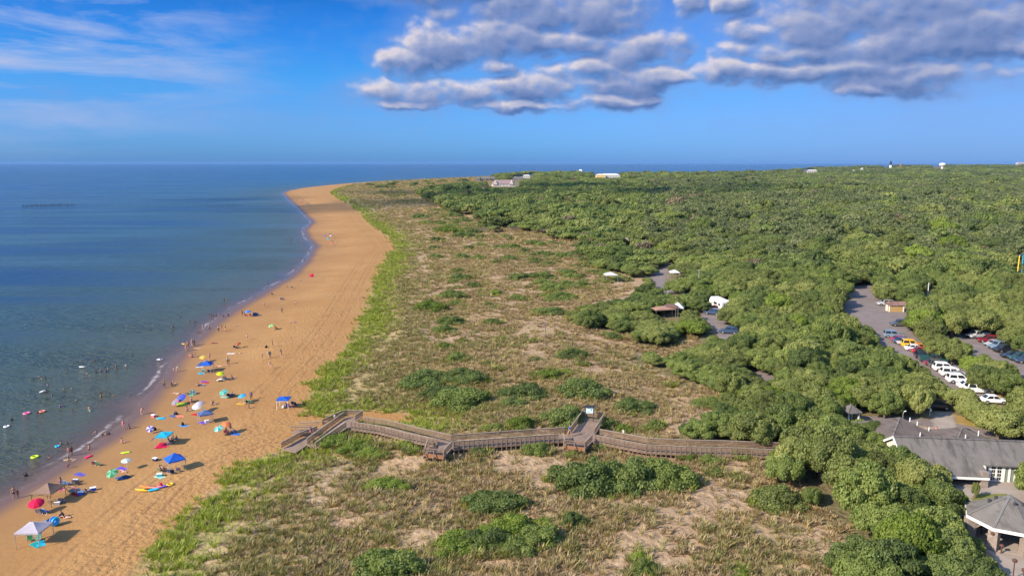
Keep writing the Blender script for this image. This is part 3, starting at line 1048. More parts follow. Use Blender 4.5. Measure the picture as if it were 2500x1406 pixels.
def plant_wood():
    c = tree_candidates()
    x, y, sp = c.T
    z, d, e = height(x, y, True)
    r = np.hypot(x, y)
    az = np.degrees(np.arctan2(x, y))
    n = len(x)
    rc = sp * rng.uniform(0.60, 0.94, n) * (1 + 0.55 * (rng.random(n) < 0.12))
    rc = np.where(r < 300, np.minimum(rc, 3.9), rc)
    low = sstep(24, 8, az) * sstep(900, 500, r)
    H = rc * rng.uniform(1.15, 1.6, n) + np.where(r > 500, rng.uniform(1, 4, n), 0.4)
    H *= (1 - 0.30 * low) * (0.80 + 0.5 * vnoise(x / 60, y / 60, 40)) * rng.uniform(.85, 1.2, n)
    H = np.maximum(H, rc * 1.05)
    H = np.minimum(H, np.where(r > 1300, 11.5, 13.0) * rng.uniform(.72, 1.05, n) * (1 + .35 * (rng.random(n) < .06)))
    ok = (e > 10) & (d > 12)
    for sc in (1.0, 0.8, 0.62, 0.46):
        todo = ok & (rc > 0) if sc == 1.0 else todo & ~good
        Hs, rs = H * sc, rc * sc
        good = todo.copy()
        for ang in np.linspace(0, 2 * np.pi, 10, endpoint=False):
            for rg in (.9, .5):
                ox, oz = np.cos(ang) * rs * rg, np.sin(ang) * rg
                zz = z + np.where(oz > 0, Hs * (0.6 + 0.42 * oz), Hs * (0.6 + 0.38 * oz))
                px, py, _ = proj(x + ox, y, zz)
                off = (px > 2560) | (py > 1460)
                good &= in_forest(px, py) | (off & inside(px, py, FOREST))
        px, py, _ = proj(x, y, z + Hs)
        good &= in_forest(px, py)
        if sc == 1.0:
            size, final = np.ones(n), good.copy()
        else:
            size[good] = sc
            final |= good
    # gaps in the loose western fringe
    px, py, _ = proj(x, y, z)
    edge_ = [(a, b * 2.2) for a, b in FOREST[1:16]]
    fr = seg_dist(px, py * 2.2, edge_)
    final &= ~((fr < 75) & (py < 640) & (vnoise(x / 16, y / 16, 31) < 0.62 - .0045 * fr))
    H *= size; rc *= size
    x, y, z, r, az, rc, H = (v[final] for v in (x, y, z, r, az, rc, H))
    px, py, dep = proj(x, y, z + H * 0.7)
    vis = (px > -20) & (px < 2520) & (py < 1430) & (py > 380)
    score = np.where(vis, rc / dep, -1)
    order = np.argsort(-score)
    near = order[:300]
    rest = order[300:]
    items = []
    mats = [(LEAF_OLIVE, 'olive-green'), (LEAF_MID, 'mid-green'), (LEAF_DARK, 'dark green'), (LEAF_BRIGHT, 'bright green')]
    for i in near:
        k = vnoise(x[i:i + 1] / 14, y[i:i + 1] / 14, 91)[0] + random.uniform(-.22, .22)
        mi = 0 if k < 0.46 else 1 if k < 0.70 else 2 if k < 0.96 else 3
        if k < 0.04: mi = 3
        t = empty('tree', (x[i], y[i], z[i]), random.uniform(0, 6.28))
        zs = H[i] * 0.56
        me = random.choice(CROWN_HI)
        o = link('crown', me, t)
        o.location = (0, 0, H[i] - zs * 0.98)
        o.scale = (rc[i], rc[i] * random.uniform(.85, 1.1), zs / 0.72)
        setmat(o, mats[mi][0])
        tr = link('trunk', random.choice(TRUNKS), t)
        tr.scale = (H[i] * .9,) * 3
        tag(t, None, 'tree', 'trees at the near edge of the wood')
        sz = 'tall broad' if H[i] > 6.0 else 'low broad' if H[i] < 3.6 else 'round'
        items.append((t, '%s %s tree' % (sz, mats[mi][1]), (x[i], y[i])))
    label_all(items, LAND_LM)
    # everything beyond: one mass
    P, RT, S, I = [], [], [], []
    protos = []
    for mt in (LEAF_OLIVE, LEAF_MID, LEAF_DARK, LEAF_BRIGHT):
        protos += [(m, mt) for m in CROWN_HI[:3]]
    nh = len(protos)
    for mt in (LEAF_OLIVE, LEAF_MID, LEAF_DARK):
        protos += [(m, mt) for m in CROWN_LO]
    nl = len(protos)
    protos += [(m, LEAF_PINE) for m in CROWN_PINE]
    nd = len(protos)
    protos += [(m, LEAF_DRY) for m in CROWN_LO[:3]]
    xx, yy, zz, rr, hh, rc_ = x[rest], y[rest], z[rest], r[rest], H[rest], rc[rest]
    kk = vnoise(xx / 22, yy / 22, 91) + rng.uniform(-.25, .25, len(rest))
    pine = (rr > 330) & (az[rest] > 10) & (vnoise(xx / 130, yy / 130, 55) > 0.42)
    mi = np.where(kk < 0.45, 0, np.where(kk < 0.72, 1, 2))
    br = rng.random(len(rest)) < 0.018
    near_ = rr < 300
    idx = np.where(near_, np.where(br, 9, mi * 3) + rng.integers(0, 3, len(rest)), nh + mi * 6 + rng.integers(0, 6, len(rest)))
    idx = np.where(pine & ~near_ & (rng.random(len(rest)) < .8), nl + rng.integers(0, 4, len(rest)), idx)
    idx = np.where(~near_ & (rng.random(len(rest)) < .03), nd + rng.integers(0, 3, len(rest)), idx)
    zs = hh * np.where(near_, 0.56, 0.52)
    P = np.stack([xx, yy, zz + hh - zs * 0.98], 1)
    S = np.stack([rc_, rc_ * rng.uniform(.85, 1.1, len(rest)), zs / np.where((idx >= nl) & (idx < nd), 1.0, 0.74)], 1)
    RT = np.stack([np.zeros(len(rest)), np.zeros(len(rest)), rng.uniform(0, 6.28, len(rest))], 1)
    scatter('forest', P, RT, S, idx, protos, 'dense green wood stretching from the dunes to the horizon', 'forest')
    print('WOOD near', len(near), 'rest', len(rest))


plant_wood()


# ------------------------------------------------------------------ dune shrubs, one by one (x, y of the foot, width in photo pixels, height factor, kind)
SH = []
for (a, b, w, h, k) in [(770, 745, 170, .55, 'm'), (590, 830, 200, .5, 'b'), (755, 930, 165, .5, 'm'), (690, 992, 160, .45, 'm'), (1060, 930, 130, .4, 'm'),
                        (908, 660, 100, .5, 'm'), (800, 552, 85, .5, 'b'), (815, 605, 150, .35, 'd'), (930, 532, 50, .5, 'm'), (775, 628, 90, .4, 'm'),
                        (645, 446, 92, .5, 'm'), (835, 452, 100, .55, 'd'), (955, 458, 92, .55, 'm'), (1182, 462, 112, .5, 'd'), (1085, 486, 75, .5, 'm'),
                        (1570, 448, 130, .5, 'm'), (622, 382, 70, .5, 'd'), (880, 382, 64, .7, 'd'), (960, 357, 80, .4, 'm'), (705, 1110, 110, .6, 'b'), (800, 1200, 150, .6, 'm'),
                        (560, 1370, 250, .45, 'd'), (870, 1358, 210, .5, 'd'), (1135, 1050, 56, .6, 'm'), (1345, 1062, 70, .55, 'b'), (1555, 1012, 48, .5, 'b'),
                        (1640, 1168, 185, .45, 'm'), (1130, 1185, 46, .7, 'm'), (1460, 1330, 190, .45, 'b'), (1600, 1300, 120, .4, 'b'), (1070, 720, 110, .5, 'b'),
                        (965, 725, 58, .7, 'm'), (1235, 755, 120, .5, 'm'), (770, 795, 85, .4, 'm'), (730, 265, 170, .4, 'b'), (830, 300, 130, .5, 'm'), (640, 325, 80, .6, 'd'),
                        (690, 320, 60, .5, 'm'), (1240, 610, 150, .5, 'd'), (1330, 600, 140, .5, 'm'), (1430, 600, 150, .5, 'm'), (1480, 690, 180, .5, 'm'), (1420, 640, 120, .5, 'm'),
                        (1560, 760, 200, .45, 'm'), (1470, 862, 200, .35, 'd'), (1700, 900, 170, .5, 'd'), (520, 165, 128, .45, 'd'), (565, 198, 88, .45, 'm'),
                        (700, 108, 60, .6, 'd'), (765, 150, 112, .45, 'm'), (855, 188, 92, .45, 'd'), (790, 212, 58, .4, 'm'), (835, 226, 72, .35, 'm'), (1030, 235, 118, .5, 'd'),
                        (1080, 165, 112, .35, 'd'), (1285, 410, 60, 1.1, 'd'), (1395, 430, 66, .9, 'd'), (1600, 570, 130, .45, 'm'), (1700, 660, 130, .45, 'm'), (1350, 470, 90, .5, 'm'),
                        (1590, 660, 150, .4, 'm'), (1660, 860, 90, .5, 'm'), (1750, 830, 120, .5, 'm'), (1110, 380, 90, .45, 'm')]:
    q = P9(a, b)
    SH.append((q[0], q[1], w / 2.99, h, k))
SH += [(1045, 942, 108, .45, 'd'), (1130, 932, 92, .45, 'd'), (1070, 972, 90, .35, 'd'), (1136, 994, 132, .45, 'm'), (1280, 972, 108, .45, 'd'), (1430, 972, 116, .5, 'd'),
       (1250, 992, 60, .35, 'd'), (1550, 1006, 90, .4, 'd'), (1400, 874, 62, .5, 'd'), (1378, 1040, 104, .75, 'd'), (1270, 1048, 58, .85, 'b'), (1206, 1052, 46, .6, 'm'),
       (1482, 1048, 48, .95, 'd'), (1525, 1058, 52, .6, 'b'), (1602, 1048, 42, .9, 'm'), (1585, 1052, 32, .6, 'b'), (1432, 1200, 156, .75, 'd'), (1540, 1195, 150, .75, 'd'),
       (1628, 1192, 140, .75, 'm'), (1905, 1240, 112, .62, 'o'), (1205, 1250, 128, .45, 'd'), (1120, 1352, 120, .45, 'b'), (1190, 1345, 110, .7, 'd'), (1240, 1310, 110, .55, 'b'),
       (1310, 1335, 110, .55, 'm'), (1255, 1350, 90, .5, 'm'), (1399, 1288, 58, 1.0, 'd'), (1575, 1404, 54, 1.2, 'm'), (950, 1420, 160, .55, 'm'), (1806, 1410, 44, .7, 'b'),
       (1312, 1108, 62, .7, 'm'), (1478, 1098, 46, .6, 'm'), (1684, 1122, 46, .6, 'b'), (1736, 1136, 56, .6, 'm'), (1748, 1160, 36, .7, 'm'), (1800, 1172, 36, .5, 'm'),
       (1174, 1112, 42, .7, 'd'), (1398, 1118, 32, .9, 'm'), (1330, 1290, 60, .4, 'b'), (820, 1092, 80, .35, 'b'), (870, 1108, 80, .35, 'b'), (910, 1118, 70, .3, 'b'),
       (935, 1200, 110, .25, 'b'), (1780, 1000, 60, .6, 'b'), (1735, 995, 60, .5, 'm'), (1820, 1120, 60, .6, 'm'), (1730, 985, 44, .6, 'm'), (1395, 1342, 26, .5, 'd'),
       (990, 1095, 40, .7, 'b'), (1010, 1105, 40, .6, 'm'), (1560, 1370, 40, .9, 'b')]


SKIRTS = []


def plant_shrubs():
    pool = ['the raised sign board', 'the inland boardwalk end', 'the double thicket bush', 'the bare sand hollow', 'the single post in the dunes',
            'the beach ramp', 'the lower viewing bench', 'the white camp canopy', 'the upper viewing bench', 'the round dome bush']
    LANDMARKS['the beach ramp'] = at(*P4(370, 390)); LANDMARKS['the lower viewing bench'] = at(*P4(1270, 460)); LANDMARKS['the upper viewing bench'] = at(*P5(480, 420))
    mats = {'m': (LEAF_MID, 'green'), 'd': (LEAF_DARK, 'dark green'), 'b': (LEAF_BRIGHT, 'bright green'), 'o': (LEAF_OLIVE, 'olive')}
    items, spots = [], []
    # loose scrub that thickens toward the wood
    for _ in range(38):
        px, py = random.uniform(1000, 1640), random.uniform(560, 960)
        SH.append((px, py, random.uniform(12, 34) * (py / 800), random.uniform(.4, .7), random.choice('mmdb'))) if not bool(in_forest(np.array([px]), np.array([py + 4.]))[0]) else None
    for _ in range(400):
        if len([1 for q in SH if q[1] < 463 and q[4] != 'x']) >= 34: break
        px, py = random.uniform(870, 1230), random.uniform(440, 461)
        if bool(inside(np.array([px]), np.array([py]), [(868, 455), (1010, 446), (1230, 439), (1230, 447), (960, 462), (890, 462)])[0]):
            SH.append((px, py, random.uniform(9, 22), random.uniform(.35, .6), random.choice('mdd')))
    zone = [(905, 455), (1190, 449), (1300, 470), (1480, 640), (1530, 690), (1400, 700), (1260, 620), (1130, 575), (1010, 530)]
    tries = 0
    extra = []
    while len(extra) < 112 and tries < 12000:
        tries += 1
        px, py = random.uniform(900, 1530), random.uniform(450, 700)
        if not bool(inside(np.array([px]), np.array([py]), zone)[0]) or bool(in_forest(np.array([px]), np.array([py + 2]))[0]): continue
        dep = 45 / (SP + (py - CY) / F * CP)
        w = random.uniform(3.0, 9.0) * F / dep
        if any(abs(px - q[0]) < (w + q[2]) * .36 and abs(py - q[1]) < (w + q[2]) * .11 for q in SH + extra): continue
        if vnoise(np.array([px / 60.]), np.array([py / 22.]), 3)[0] < 0.36: continue
        extra.append((px, py, w, random.uniform(.35, .6), random.choice('mmddo')))
    for (px, py, w, h, k) in SH + extra:
        p = at(px, py)
        dep = float(proj(p.x, p.y, p.z)[2])
        rw = w / F * dep / 2 * 1.06
        p = p + Vector((0, rw * 0.45, 0))
        p.z = hgt(p.x, p.y)
        if rw > 3.4 and h > 0.7: h *= .9
        o = link('shrub', random.choice(SHRUB_HI))
        o.location = (p.x, p.y, p.z - 0.05)
        o.scale = (rw * random.uniform(1.0, 1.25), rw * random.uniform(.75, 1.1), rw * (.15 + h) * 1.55)
        SKIRTS.append((p.x, p.y, rw, k))
        o.rotation_euler = (0, 0, random.uniform(0, 6.28))
        o.rotation_euler = (0, 0, random.choice([0, math.pi]) + random.uniform(-.3, .3))
        setmat(o, mats[k][0])
        tag(o, None, 'shrub', 'shrubs scattered over the dunes')
        sz = 'large' if rw > 3.2 else 'small' if rw < 1.6 else 'mid-sized'
        shp = 'tall upright' if h > .8 else 'low spreading' if h < .42 else 'rounded'
        items.append((o, '%s %s %s shrub' % (sz, shp, mats[k][1]), (p.x, p.y)))
    label_all(items, pool)
    print('SHRUBS', len(items))


plant_shrubs()


# ------------------------------------------------------------------ dune grass
def tuft(name, nb, h, spread, w, lean, mat):
    Q, T = [], []
    t0 = rng.uniform(0, 1)
    for _ in range(nb):
        a = rng.uniform(0, 6.28)
        r = spread * math.sqrt(rng.uniform(0, 1))
        b = np.array([math.cos(a) * r, math.sin(a) * r, -0.03])
        d = np.array([math.cos(a + rng.normal() * .7), math.sin(a + rng.normal() * .7), 0])
        hh = h * rng.uniform(.6, 1.15)
        side = np.array([-d[1], d[0], 0]) * w * rng.uniform(.7, 1.3)
        m_ = b + np.array([0, 0, hh * .6]) + d * hh * lean * .35
        t = b + np.array([0, 0, hh]) + d * hh * lean
        Q.append([b - side * .7, b + side * .7, m_ + side, m_ - side])
        Q.append([m_ - side, m_ + side, t + side * .25, t - side * .25])
        tn = np.clip(rng.normal(.5, .25), 0, 1)
        T += [tn, tn]
    return leaf_mesh(name, np.array(Q), np.array(T), [mat])


GR_TAN = leafmat('grass_tan', (0.25, 0.19, 0.085), (0.42, 0.325, 0.155), (0.58, 0.475, 0.26), 0.4)
GR_GREY = leafmat('grass_brown', (0.2, 0.14, 0.078), (0.35, 0.255, 0.145), (0.5, 0.385, 0.24), 0.35)
GR_LIME = leafmat('grass_lime', (0.16, 0.19, 0.028), (0.29, 0.335, 0.052), (0.46, 0.49, 0.11), 0.42)
GR_GREEN = leafmat('grass_green', (0.160, 0.152, 0.055), (0.280, 0.258, 0.098), (0.41, 0.365, 0.17), 0.42)


def plant_grass():
    T = [tuft('tuft', 20, .62, .26, .030, .55, GR_TAN) for _ in range(4)]
    M = [tuft('mat', 30, .34, .42, .045, .9, GR_GREY) for _ in range(4)]
    protos = [(t, GR_TAN) for t in T] + [(t, GR_GREY) for t in M] + [(t, GR_LIME) for t in T] + [(t, GR_GREEN) for t in T[:2] + M[:2]]
    X, Y, S = [], [], []
    for r0, r1, dens, sc in ((70, 150, 4.2, 1.0), (150, 230, 2.4, 1.15), (230, 380, 1.1, 1.5), (380, 650, 0.40, 2.1), (650, 1300, 0.09, 3.0), (1300, 2300, 0.03, 4.5)):
        n = int(0.5 * (r1 ** 2 - r0 ** 2) * R(62) * dens)
        rr = np.sqrt(rng.uniform(r0 ** 2, r1 ** 2, n)); a = np.radians(rng.uniform(-28, 34, n))
        X.append(rr * np.sin(a)); Y.append(rr * np.cos(a)); S.append(np.full(n, sc))
    x, y, s = np.concatenate(X), np.concatenate(Y), np.concatenate(S)
    # a quick cull by picture position before the slower distance tests
    px, py, _ = proj(x, y, np.full(x.shape, 3.0))
    edge_ = [(a_, b_ * 2.2) for a_, b_ in FOREST[1:16]]
    k = (px > -150) & (px < 2600) & (py < 1560) & (~inside(px, py - 6, FOREST) | ((seg_dist(px, py * 2.2, edge_) < 80) & (py < 650)))
    x, y, s = x[k], y[k], s[k]
    z, d, e = height(x, y, True)
    px, py, _ = proj(x, y, z)
    pn = fbm(x / 5.0, y / 5.0, 71, 3)
    pb = fbm(x / 22.0, y / 22.0, 72, 3)
    dens = sstep(0.29, 0.60, pn + 0.5 * (pb - 0.5))
    for poly, f in (([(1660, 1160), (1860, 1205), (2090, 1290), (2095, 1325), (2000, 1375), (1880, 1330), (1780, 1270), (1640, 1225)], .5),
                    ([(1480, 960), (1740, 925), (1765, 960), (1660, 1045), (1560, 1035), (1480, 995)], .5),
                    ([(860, 990), (1000, 1000), (1090, 1030), (1000, 1040), (880, 1010)], .05), ([(940, 1120), (985, 1115), (990, 1150), (945, 1150)], .1)):
        dens = np.where(inside(px, py, poly), dens * f, dens)
    edge = sstep(-2.2, 3.0, e + 6.0 * (pn - 0.5))
    near_bw = seg_dist(x, y, BW) > 1.9
    lime = sstep(12, 2, e + 16 * (pb - 0.5))
    keep = near_bw & (rng.random(len(x)) < np.maximum(dens * 0.8, lime * 0.95 * sstep(.20, .42, pn)) * edge + 0.07 * (e > 0))
    x, y, z, s, px, py, pn, pb, lime, e = (v[keep] for v in (x, y, z, s, px, py, pn, pb, lime, e))
    n = len(x)
    q = rng.random(n)
    gz = np.maximum(np.maximum(0.75 * sstep(0.54, 0.70, fbm(x / 15, y / 15, 77, 3)), 0.9 * sstep(30, 10, e)), 0.85 * sstep(1050, 650, px) * sstep(1060, 1180, py))
    kind = np.where(q < lime * 0.9, 2, np.where(rng.random(n) < 0.62 * gz + .04, 3, np.where(rng.random(n) < 0.66, 1, 0)))
    idx = kind * 4 + rng.integers(0, 4, n)
    sc = s * rng.uniform(.65, 1.35, n)
    Z = np.stack([sc, sc, sc * rng.uniform(.75, 1.2, n)], 1)
    RT = np.stack([rng.normal(0, .12, n), rng.normal(0, .12, n), rng.uniform(0, 6.28, n)], 1)
    # taller growth round the foot of every shrub
    EX, ES, EI = [], [], []
    for (sx, sy, rw, k) in SKIRTS:
        m = int(10 + 9 * rw)
        a = rng.uniform(0, 6.28, m); rr = rw * rng.uniform(.75, 1.35, m)
        qx, qy = sx + np.cos(a) * rr * 1.08, sy + np.sin(a) * rr * .9
        EX.append(np.stack([qx, qy, height(qx, qy)], 1)); ES.append(rng.uniform(.9, 1.7, m)); EI.append(rng.choice([12, 13, 14, 15, 12, 13, 4, 5, 8], m))
    EX, ES, EI = np.concatenate(EX), np.concatenate(ES), np.concatenate(EI)
    m = len(EX)
    x, y, z = np.r_[x, EX[:, 0]], np.r_[y, EX[:, 1]], np.r_[z, EX[:, 2]]
    Z = np.r_[Z, np.stack([ES, ES, ES], 1)]; idx = np.r_[idx, EI]
    RT = np.r_[RT, np.stack([rng.normal(0, .15, m), rng.normal(0, .15, m), rng.uniform(0, 6.28, m)], 1)]
    scatter('dune_grass', np.stack([x, y, z], 1), RT, Z, idx, protos, 'tufts of tan, brown and lime grass over the sandy dunes', 'grass')
    print('GRASS', n)


plant_grass()


# ------------------------------------------------------------------ generic placing of a kind with its parts
def place(spec, name, loc, rz=0.0, scale=1.0, label=None, cat=None, group=None, mats=None, tilt=None, rootmesh=None):
    """spec: list of (part name, mesh, local location, [sub-parts in the same form]); mats: part name -> material"""
    mats = mats or {}
    if rootmesh is not None:
        t = link(name, rootmesh)
        if name in mats: setmat(t, mats[name])
    else:
        t = bpy.data.objects.new(name, None); t.empty_display_size = .3; COL.objects.link(t)
    t.location = loc
    t.rotation_euler = (tilt[0], tilt[1], rz) if tilt else (0, 0, rz)
    t.scale = (scale,) * 3 if not hasattr(scale, '__len__') else scale

    def kids(parent, lst):
        for pn, me, off, sub in lst:
            o = link(pn, me, parent)
            o.location = off
            if pn in mats: setmat(o, mats[pn])
            kids(o, sub)
    kids(t, spec)
    return tag(t, label, cat, group)


def wood(name, a, b):
    if name in _simple: return _simple[name]
    m, nt = newmat(name)
    tc = nt.n('ShaderNodeNewGeometry').outputs['Position']
    n = nt.noise(tc, 1.1, 5.0, 0.7)
    n2 = nt.noise(tc, 9.0, 3.0, 0.6)
    c = nt.mix(nt.mr(n, 0.3, 0.7), a, b)
    c = nt.mix(nt.mr(n2, 0.45, 0.8, 0, .5), c, tuple(k * .55 for k in a))
    bs = nt.n('ShaderNodeBsdfPrincipled', {'Base Color': c, 'Roughness': 0.85, 'Specular IOR Level': 0.2})
    finish(nt, bs.outputs[0])
    _simple[name] = m
    return m


W_DECK = wood('deck_boards', (0.20, 0.140, 0.105), (0.30, 0.220, 0.168))
W_RAIL = wood('rail_boards', (0.17, 0.115, 0.080), (0.26, 0.185, 0.132))
W_CAP = wood('weathered_cap', (0.26, 0.21, 0.16), (0.38, 0.315, 0.25))
W_POST = wood('post_timber', (0.16, 0.115, 0.085), (0.25, 0.19, 0.145))
W_RED = wood('brown_skirt', (0.24, 0.11, 0.055), (0.33, 0.17, 0.09))


def run_points(pts, step):
    """resample a 3D polyline"""
    pts = [Vector(p) for p in pts]
    out = [pts[0]]
    for a, b in zip(pts[:-1], pts[1:]):
        n = max(1, round((b - a).length / step))
        out += [a.lerp(b, i / n) for i in range(1, n + 1)]
    return out


def railing_mesh(pts, boards=4, hgt_=1.0, bh=0.13):
    b = MB()
    b.cur = 1
    for p, q in zip(pts[:-1], pts[1:]):
        b.bar(Vector(p) + Vector((0, 0, .02)), Vector(q) + Vector((0, 0, .02)), .16, .05)
    b.cur = 0
    for k in range(boards):
        z = -(.11 + (hgt_ - .16) * k / boards)
        for p, q in zip(pts[:-1], pts[1:]):
            b.bar(Vector(p) + Vector((0, 0, z)), Vector(q) + Vector((0, 0, z)), .05, bh)
    return b


POSTS_LEFT = [100]


def add_posts(root, pts, spacing=2.3, foot=None, w=0.13):
    """posts standing from the ground to just above the rail along a run"""
    rp = run_points(pts, spacing)
    for p in rp:
        if POSTS_LEFT[0] <= 0: return
        POSTS_LEFT[0] -= 1
        g = hgt(p.x, p.y) - .3
        b = MB()
        b.box((0, 0, (p.z + .02 + g) / 2 - p.z), (w, w, p.z + .02 - g))
        o = b.build('post', W_POST, root)
        o.location = p - root.location


def boardwalk():
    root = empty('boardwalk', (BW[0][0], BW[0][1], DECK))
    tag(root, 'weathered brown timber boardwalk with railings winding across the dunes to the beach', 'boardwalk')
    ofs = root.location
    WD = 2.7
    P = [Vector((a, b, 0)) for a, b in BW]
    nrm = []
    for i in range(len(P)):
        d = (P[min(i + 1, len(P) - 1)] - P[max(i - 1, 0)]).normalized()
        nrm.append(Vector((d.y, -d.x, 0)))              # points to the seaward-camera side
    Fr = [p + n * WD / 2 for p, n in zip(P, nrm)]
    Bk = [p - n * WD / 2 for p, n in zip(P, nrm)]
    RZ = DECK + 1.05
    v3 = lambda q, z: Vector((*plane(q[0], q[1], z), z))
    plat_f1 = [v3(P4(*q), RZ) for q in ((1212, 380), (1195, 437), (1340, 452), (1400, 388))]
    plat_f2 = [v3(P5(*q), RZ) for q in ((385, 330), (396, 377), (552, 394), (606, 340))]
    plat_b2 = [v3(P5(*q), RZ) for q in ((440, 285), (530, 163), (694, 182), (620, 300))]

    def local(b):
        b.v = [tuple(Vector(v) - ofs) for v in b.v]
        return b
    # decks: planks across each stretch
    for i in range(len(P) - 1):
        L = (P[i + 1] - P[i]).length
        n = max(2, int(L / 0.28))
        b = MB()
        for k in range(n):
            t0, t1 = (k + .03) / n, (k + .97) / n
            f0, f1 = Fr[i].lerp(Fr[i + 1], t0), Fr[i].lerp(Fr[i + 1], t1)
            g0, g1 = Bk[i].lerp(Bk[i + 1], t0), Bk[i].lerp(Bk[i + 1], t1)
            dz = random.uniform(-.008, .008)
            z1, z0 = DECK + dz, DECK - .06
            vs = [(q.x, q.y, z0) for q in (f0, f1, g1, g0)] + [(q.x, q.y, z1) for q in (f0, f1, g1, g0)]
            b.add(vs, [(3, 2, 1, 0), (4, 5, 6, 7), (0, 1, 5, 4), (1, 2, 6, 5), (2, 3, 7, 6), (3, 0, 4, 7)])
        local(b).build('deck', W_DECK, root)
        j = MB()
        for E in (Fr, Bk):
            j.bar(E[i] + Vector((0, 0, DECK - .2)), E[i + 1] + Vector((0, 0, DECK - .2)), .09, .26)
        local(j).build('joist', W_RAIL, root)
    for pl in (plat_f1, plat_f2, plat_b2):
        b = MB().prism([(q.x, q.y) for q in pl], DECK - .07, DECK - .012)
        local(b).build('deck', W_DECK, root)
        j = MB()
        for a, c in zip(pl[:-1], pl[1:]):
            j.bar((a.x, a.y, DECK - .24), (c.x, c.y, DECK - .24), .09, .30)
        local(j).build('joist', W_RAIL, root)

    def grow(poly, k=1.12):
        c = sum(poly, Vector()) / len(poly)
        return [tuple((c + (q - c) * k).to_2d()) for q in poly]
    grown = [grow(plat_f1), grow(plat_f2), grow(plat_b2)]

    def runs(E, start=0.0):
        rp = run_points([(q.x, q.y, RZ) for q in E], .7)
        cur, out = [], []
        acc = 0.0
        for k, q in enumerate(rp):
            if k: acc += (q - rp[k - 1]).length
            hid = acc < start or any(inside(np.array([q.x]), np.array([q.y]), g)[0] for g in grown)
            if hid:
                if len(cur) > 1: out.append(cur)
                cur = []
            else:
                cur.append(q)
        if len(cur) > 1: out.append(cur)
        return out
    for E, st in ((Fr, 0.6), (Bk, 1.4)):
        for rn in runs(E, st):
            local(railing_mesh(rn)).build('railing', [W_RAIL, W_CAP], root)
            add_posts(root, rn)
    # platform sides
    sides = [[plat_f1[0], plat_f1[1]], [plat_f1[2], plat_f1[3]], [plat_f2[0], plat_f2[1]], [plat_f2[2], plat_f2[3]],
             [plat_b2[0], plat_b2[1], plat_b2[2], plat_b2[3]]]
    for s_ in sides:
        local(railing_mesh(s_)).build('railing', [W_RAIL, W_CAP], root)
        add_posts(root, s_, 2.6)
    # benches that close the two viewing platforms
    for pl in (plat_f1, plat_f2):
        a, c = pl[1], pl[2]
        d = (c - a).normalized()
        out = Vector((d.y, -d.x, 0))
        L = (c - a).length
        bt = empty('bench', tuple(a - ofs + Vector((0, 0, DECK - a.z))))
        bt.parent = root
        bl = MB()
        for z, w in ((1.05, .12), (.62, .12)):
            bl.bar(out * .25 * z + Vector((0, 0, z)), d * L + out * .25 * z + Vector((0, 0, z)), .06, w)
        n = int(L / .42)
        for k in range(n + 1):
            p = d * L * k / n
            bl.bar(p + out * .14 + Vector((0, 0, .6)), p + out * .26 + Vector((0, 0, 1.03)), .10, .04)
        bl.build('backrest', W_RAIL, bt)
        MB().bar(-out * .28 + Vector((0, 0, .45)), d * L - out * .28 + Vector((0, 0, .45)), .48, .06).build('seat', W_DECK, bt)
        MB().bar(out * .06 + Vector((0, 0, -.12)), d * L + out * .06 + Vector((0, 0, -.12)), .06, .62).build('skirt', W_RED, bt)
        for e_ in (a, a.lerp(c, .5), c):
            g = hgt(e_.x, e_.y) - .3
            b = MB().box((0, 0, (DECK + g) / 2 - DECK), (.22, .22, DECK - g))
            o = b.build('pile', W_POST, bt)
            o.location = e_ - a + Vector((0, 0, 0)) - out * .2
            br = MB().bar(out * .62 + Vector((0, 0, -.25)), out * .22 + Vector((0, 0, .9)), .1, .1).bar(Vector((0, 0, -.3)), out * .75 + Vector((0, 0, -.3)), .1, .24)
            br.build('brace', W_POST, bt).location = e_ - a
    # the ramp down to the beach
    PZ = lambda x, y: (660 + x / 10.417, 980 + y / 10.417)
    rz = lambda x, y, z: v3(PZ(x, y), z)
    mid = [rz(1860, 275, 5.0), rz(1380, 620, 4.2), rz(930, 940, 3.45)]
    right = [rz(1930, 515, 5.0), rz(1540, 770, 4.2), rz(1150, 1040, 3.4)]
    left = [rz(1190, 620, 3.95), rz(720, 800, 3.62), rz(270, 1045, 3.3)]
    back = [rz(1310, 465, 4.3), rz(1800, 240, 5.0), rz(1960, 215, RZ), rz(2350, 225, RZ), rz(2150, 355, RZ)]
    sw1 = [rz(720, 535, 3.35), rz(1460, 495, 4.1)]
    sw2 = [rz(520, 640, 3.3), rz(1050, 625, 3.5)]
    for rn, nb in ((mid, 4), (right, 4), (left, 4), (back, 4), (sw1, 2), (sw2, 2)):
        local(railing_mesh(rn, nb)).build('railing', [W_RAIL, W_CAP], root)
        add_posts(root, rn, 2.6)
    dn = Vector((0, 0, -1.04))

    def slab(quad):
        b = MB()
        n = len(quad)
        vs = [q + Vector((0, 0, -.12)) for q in quad] + quad
        b.add(vs, [tuple(range(n - 1, -1, -1)), tuple(range(n, 2 * n))] + [(i, (i + 1) % n, n + (i + 1) % n, n + i) for i in range(n)])
        local(b).build('ramp', W_DECK, root)
    slab([mid[0] + dn, mid[1] + dn, mid[2] + dn, right[2] + dn, right[1] + dn, right[0] + dn])
    ml, mt = mid[2] + dn, mid[1].lerp(mid[2], .25) + dn
    slab([left[0] + dn, left[1] + dn, left[2] + dn, rz(640, 1130, 3.3) + dn, ml])
    slab([back[2] + dn + Vector((0, 0, -.02)), mid[0] + dn + Vector((0, 0, -.02)), right[0] + dn + Vector((0, 0, -.02)),
          Vector((Fr[0].x, Fr[0].y, DECK - .03)), Vector((Bk[0].x, Bk[0].y, DECK - .03)), back[4] + dn + Vector((0, 0, -.02)), back[3] + dn + Vector((0, 0, -.02))])
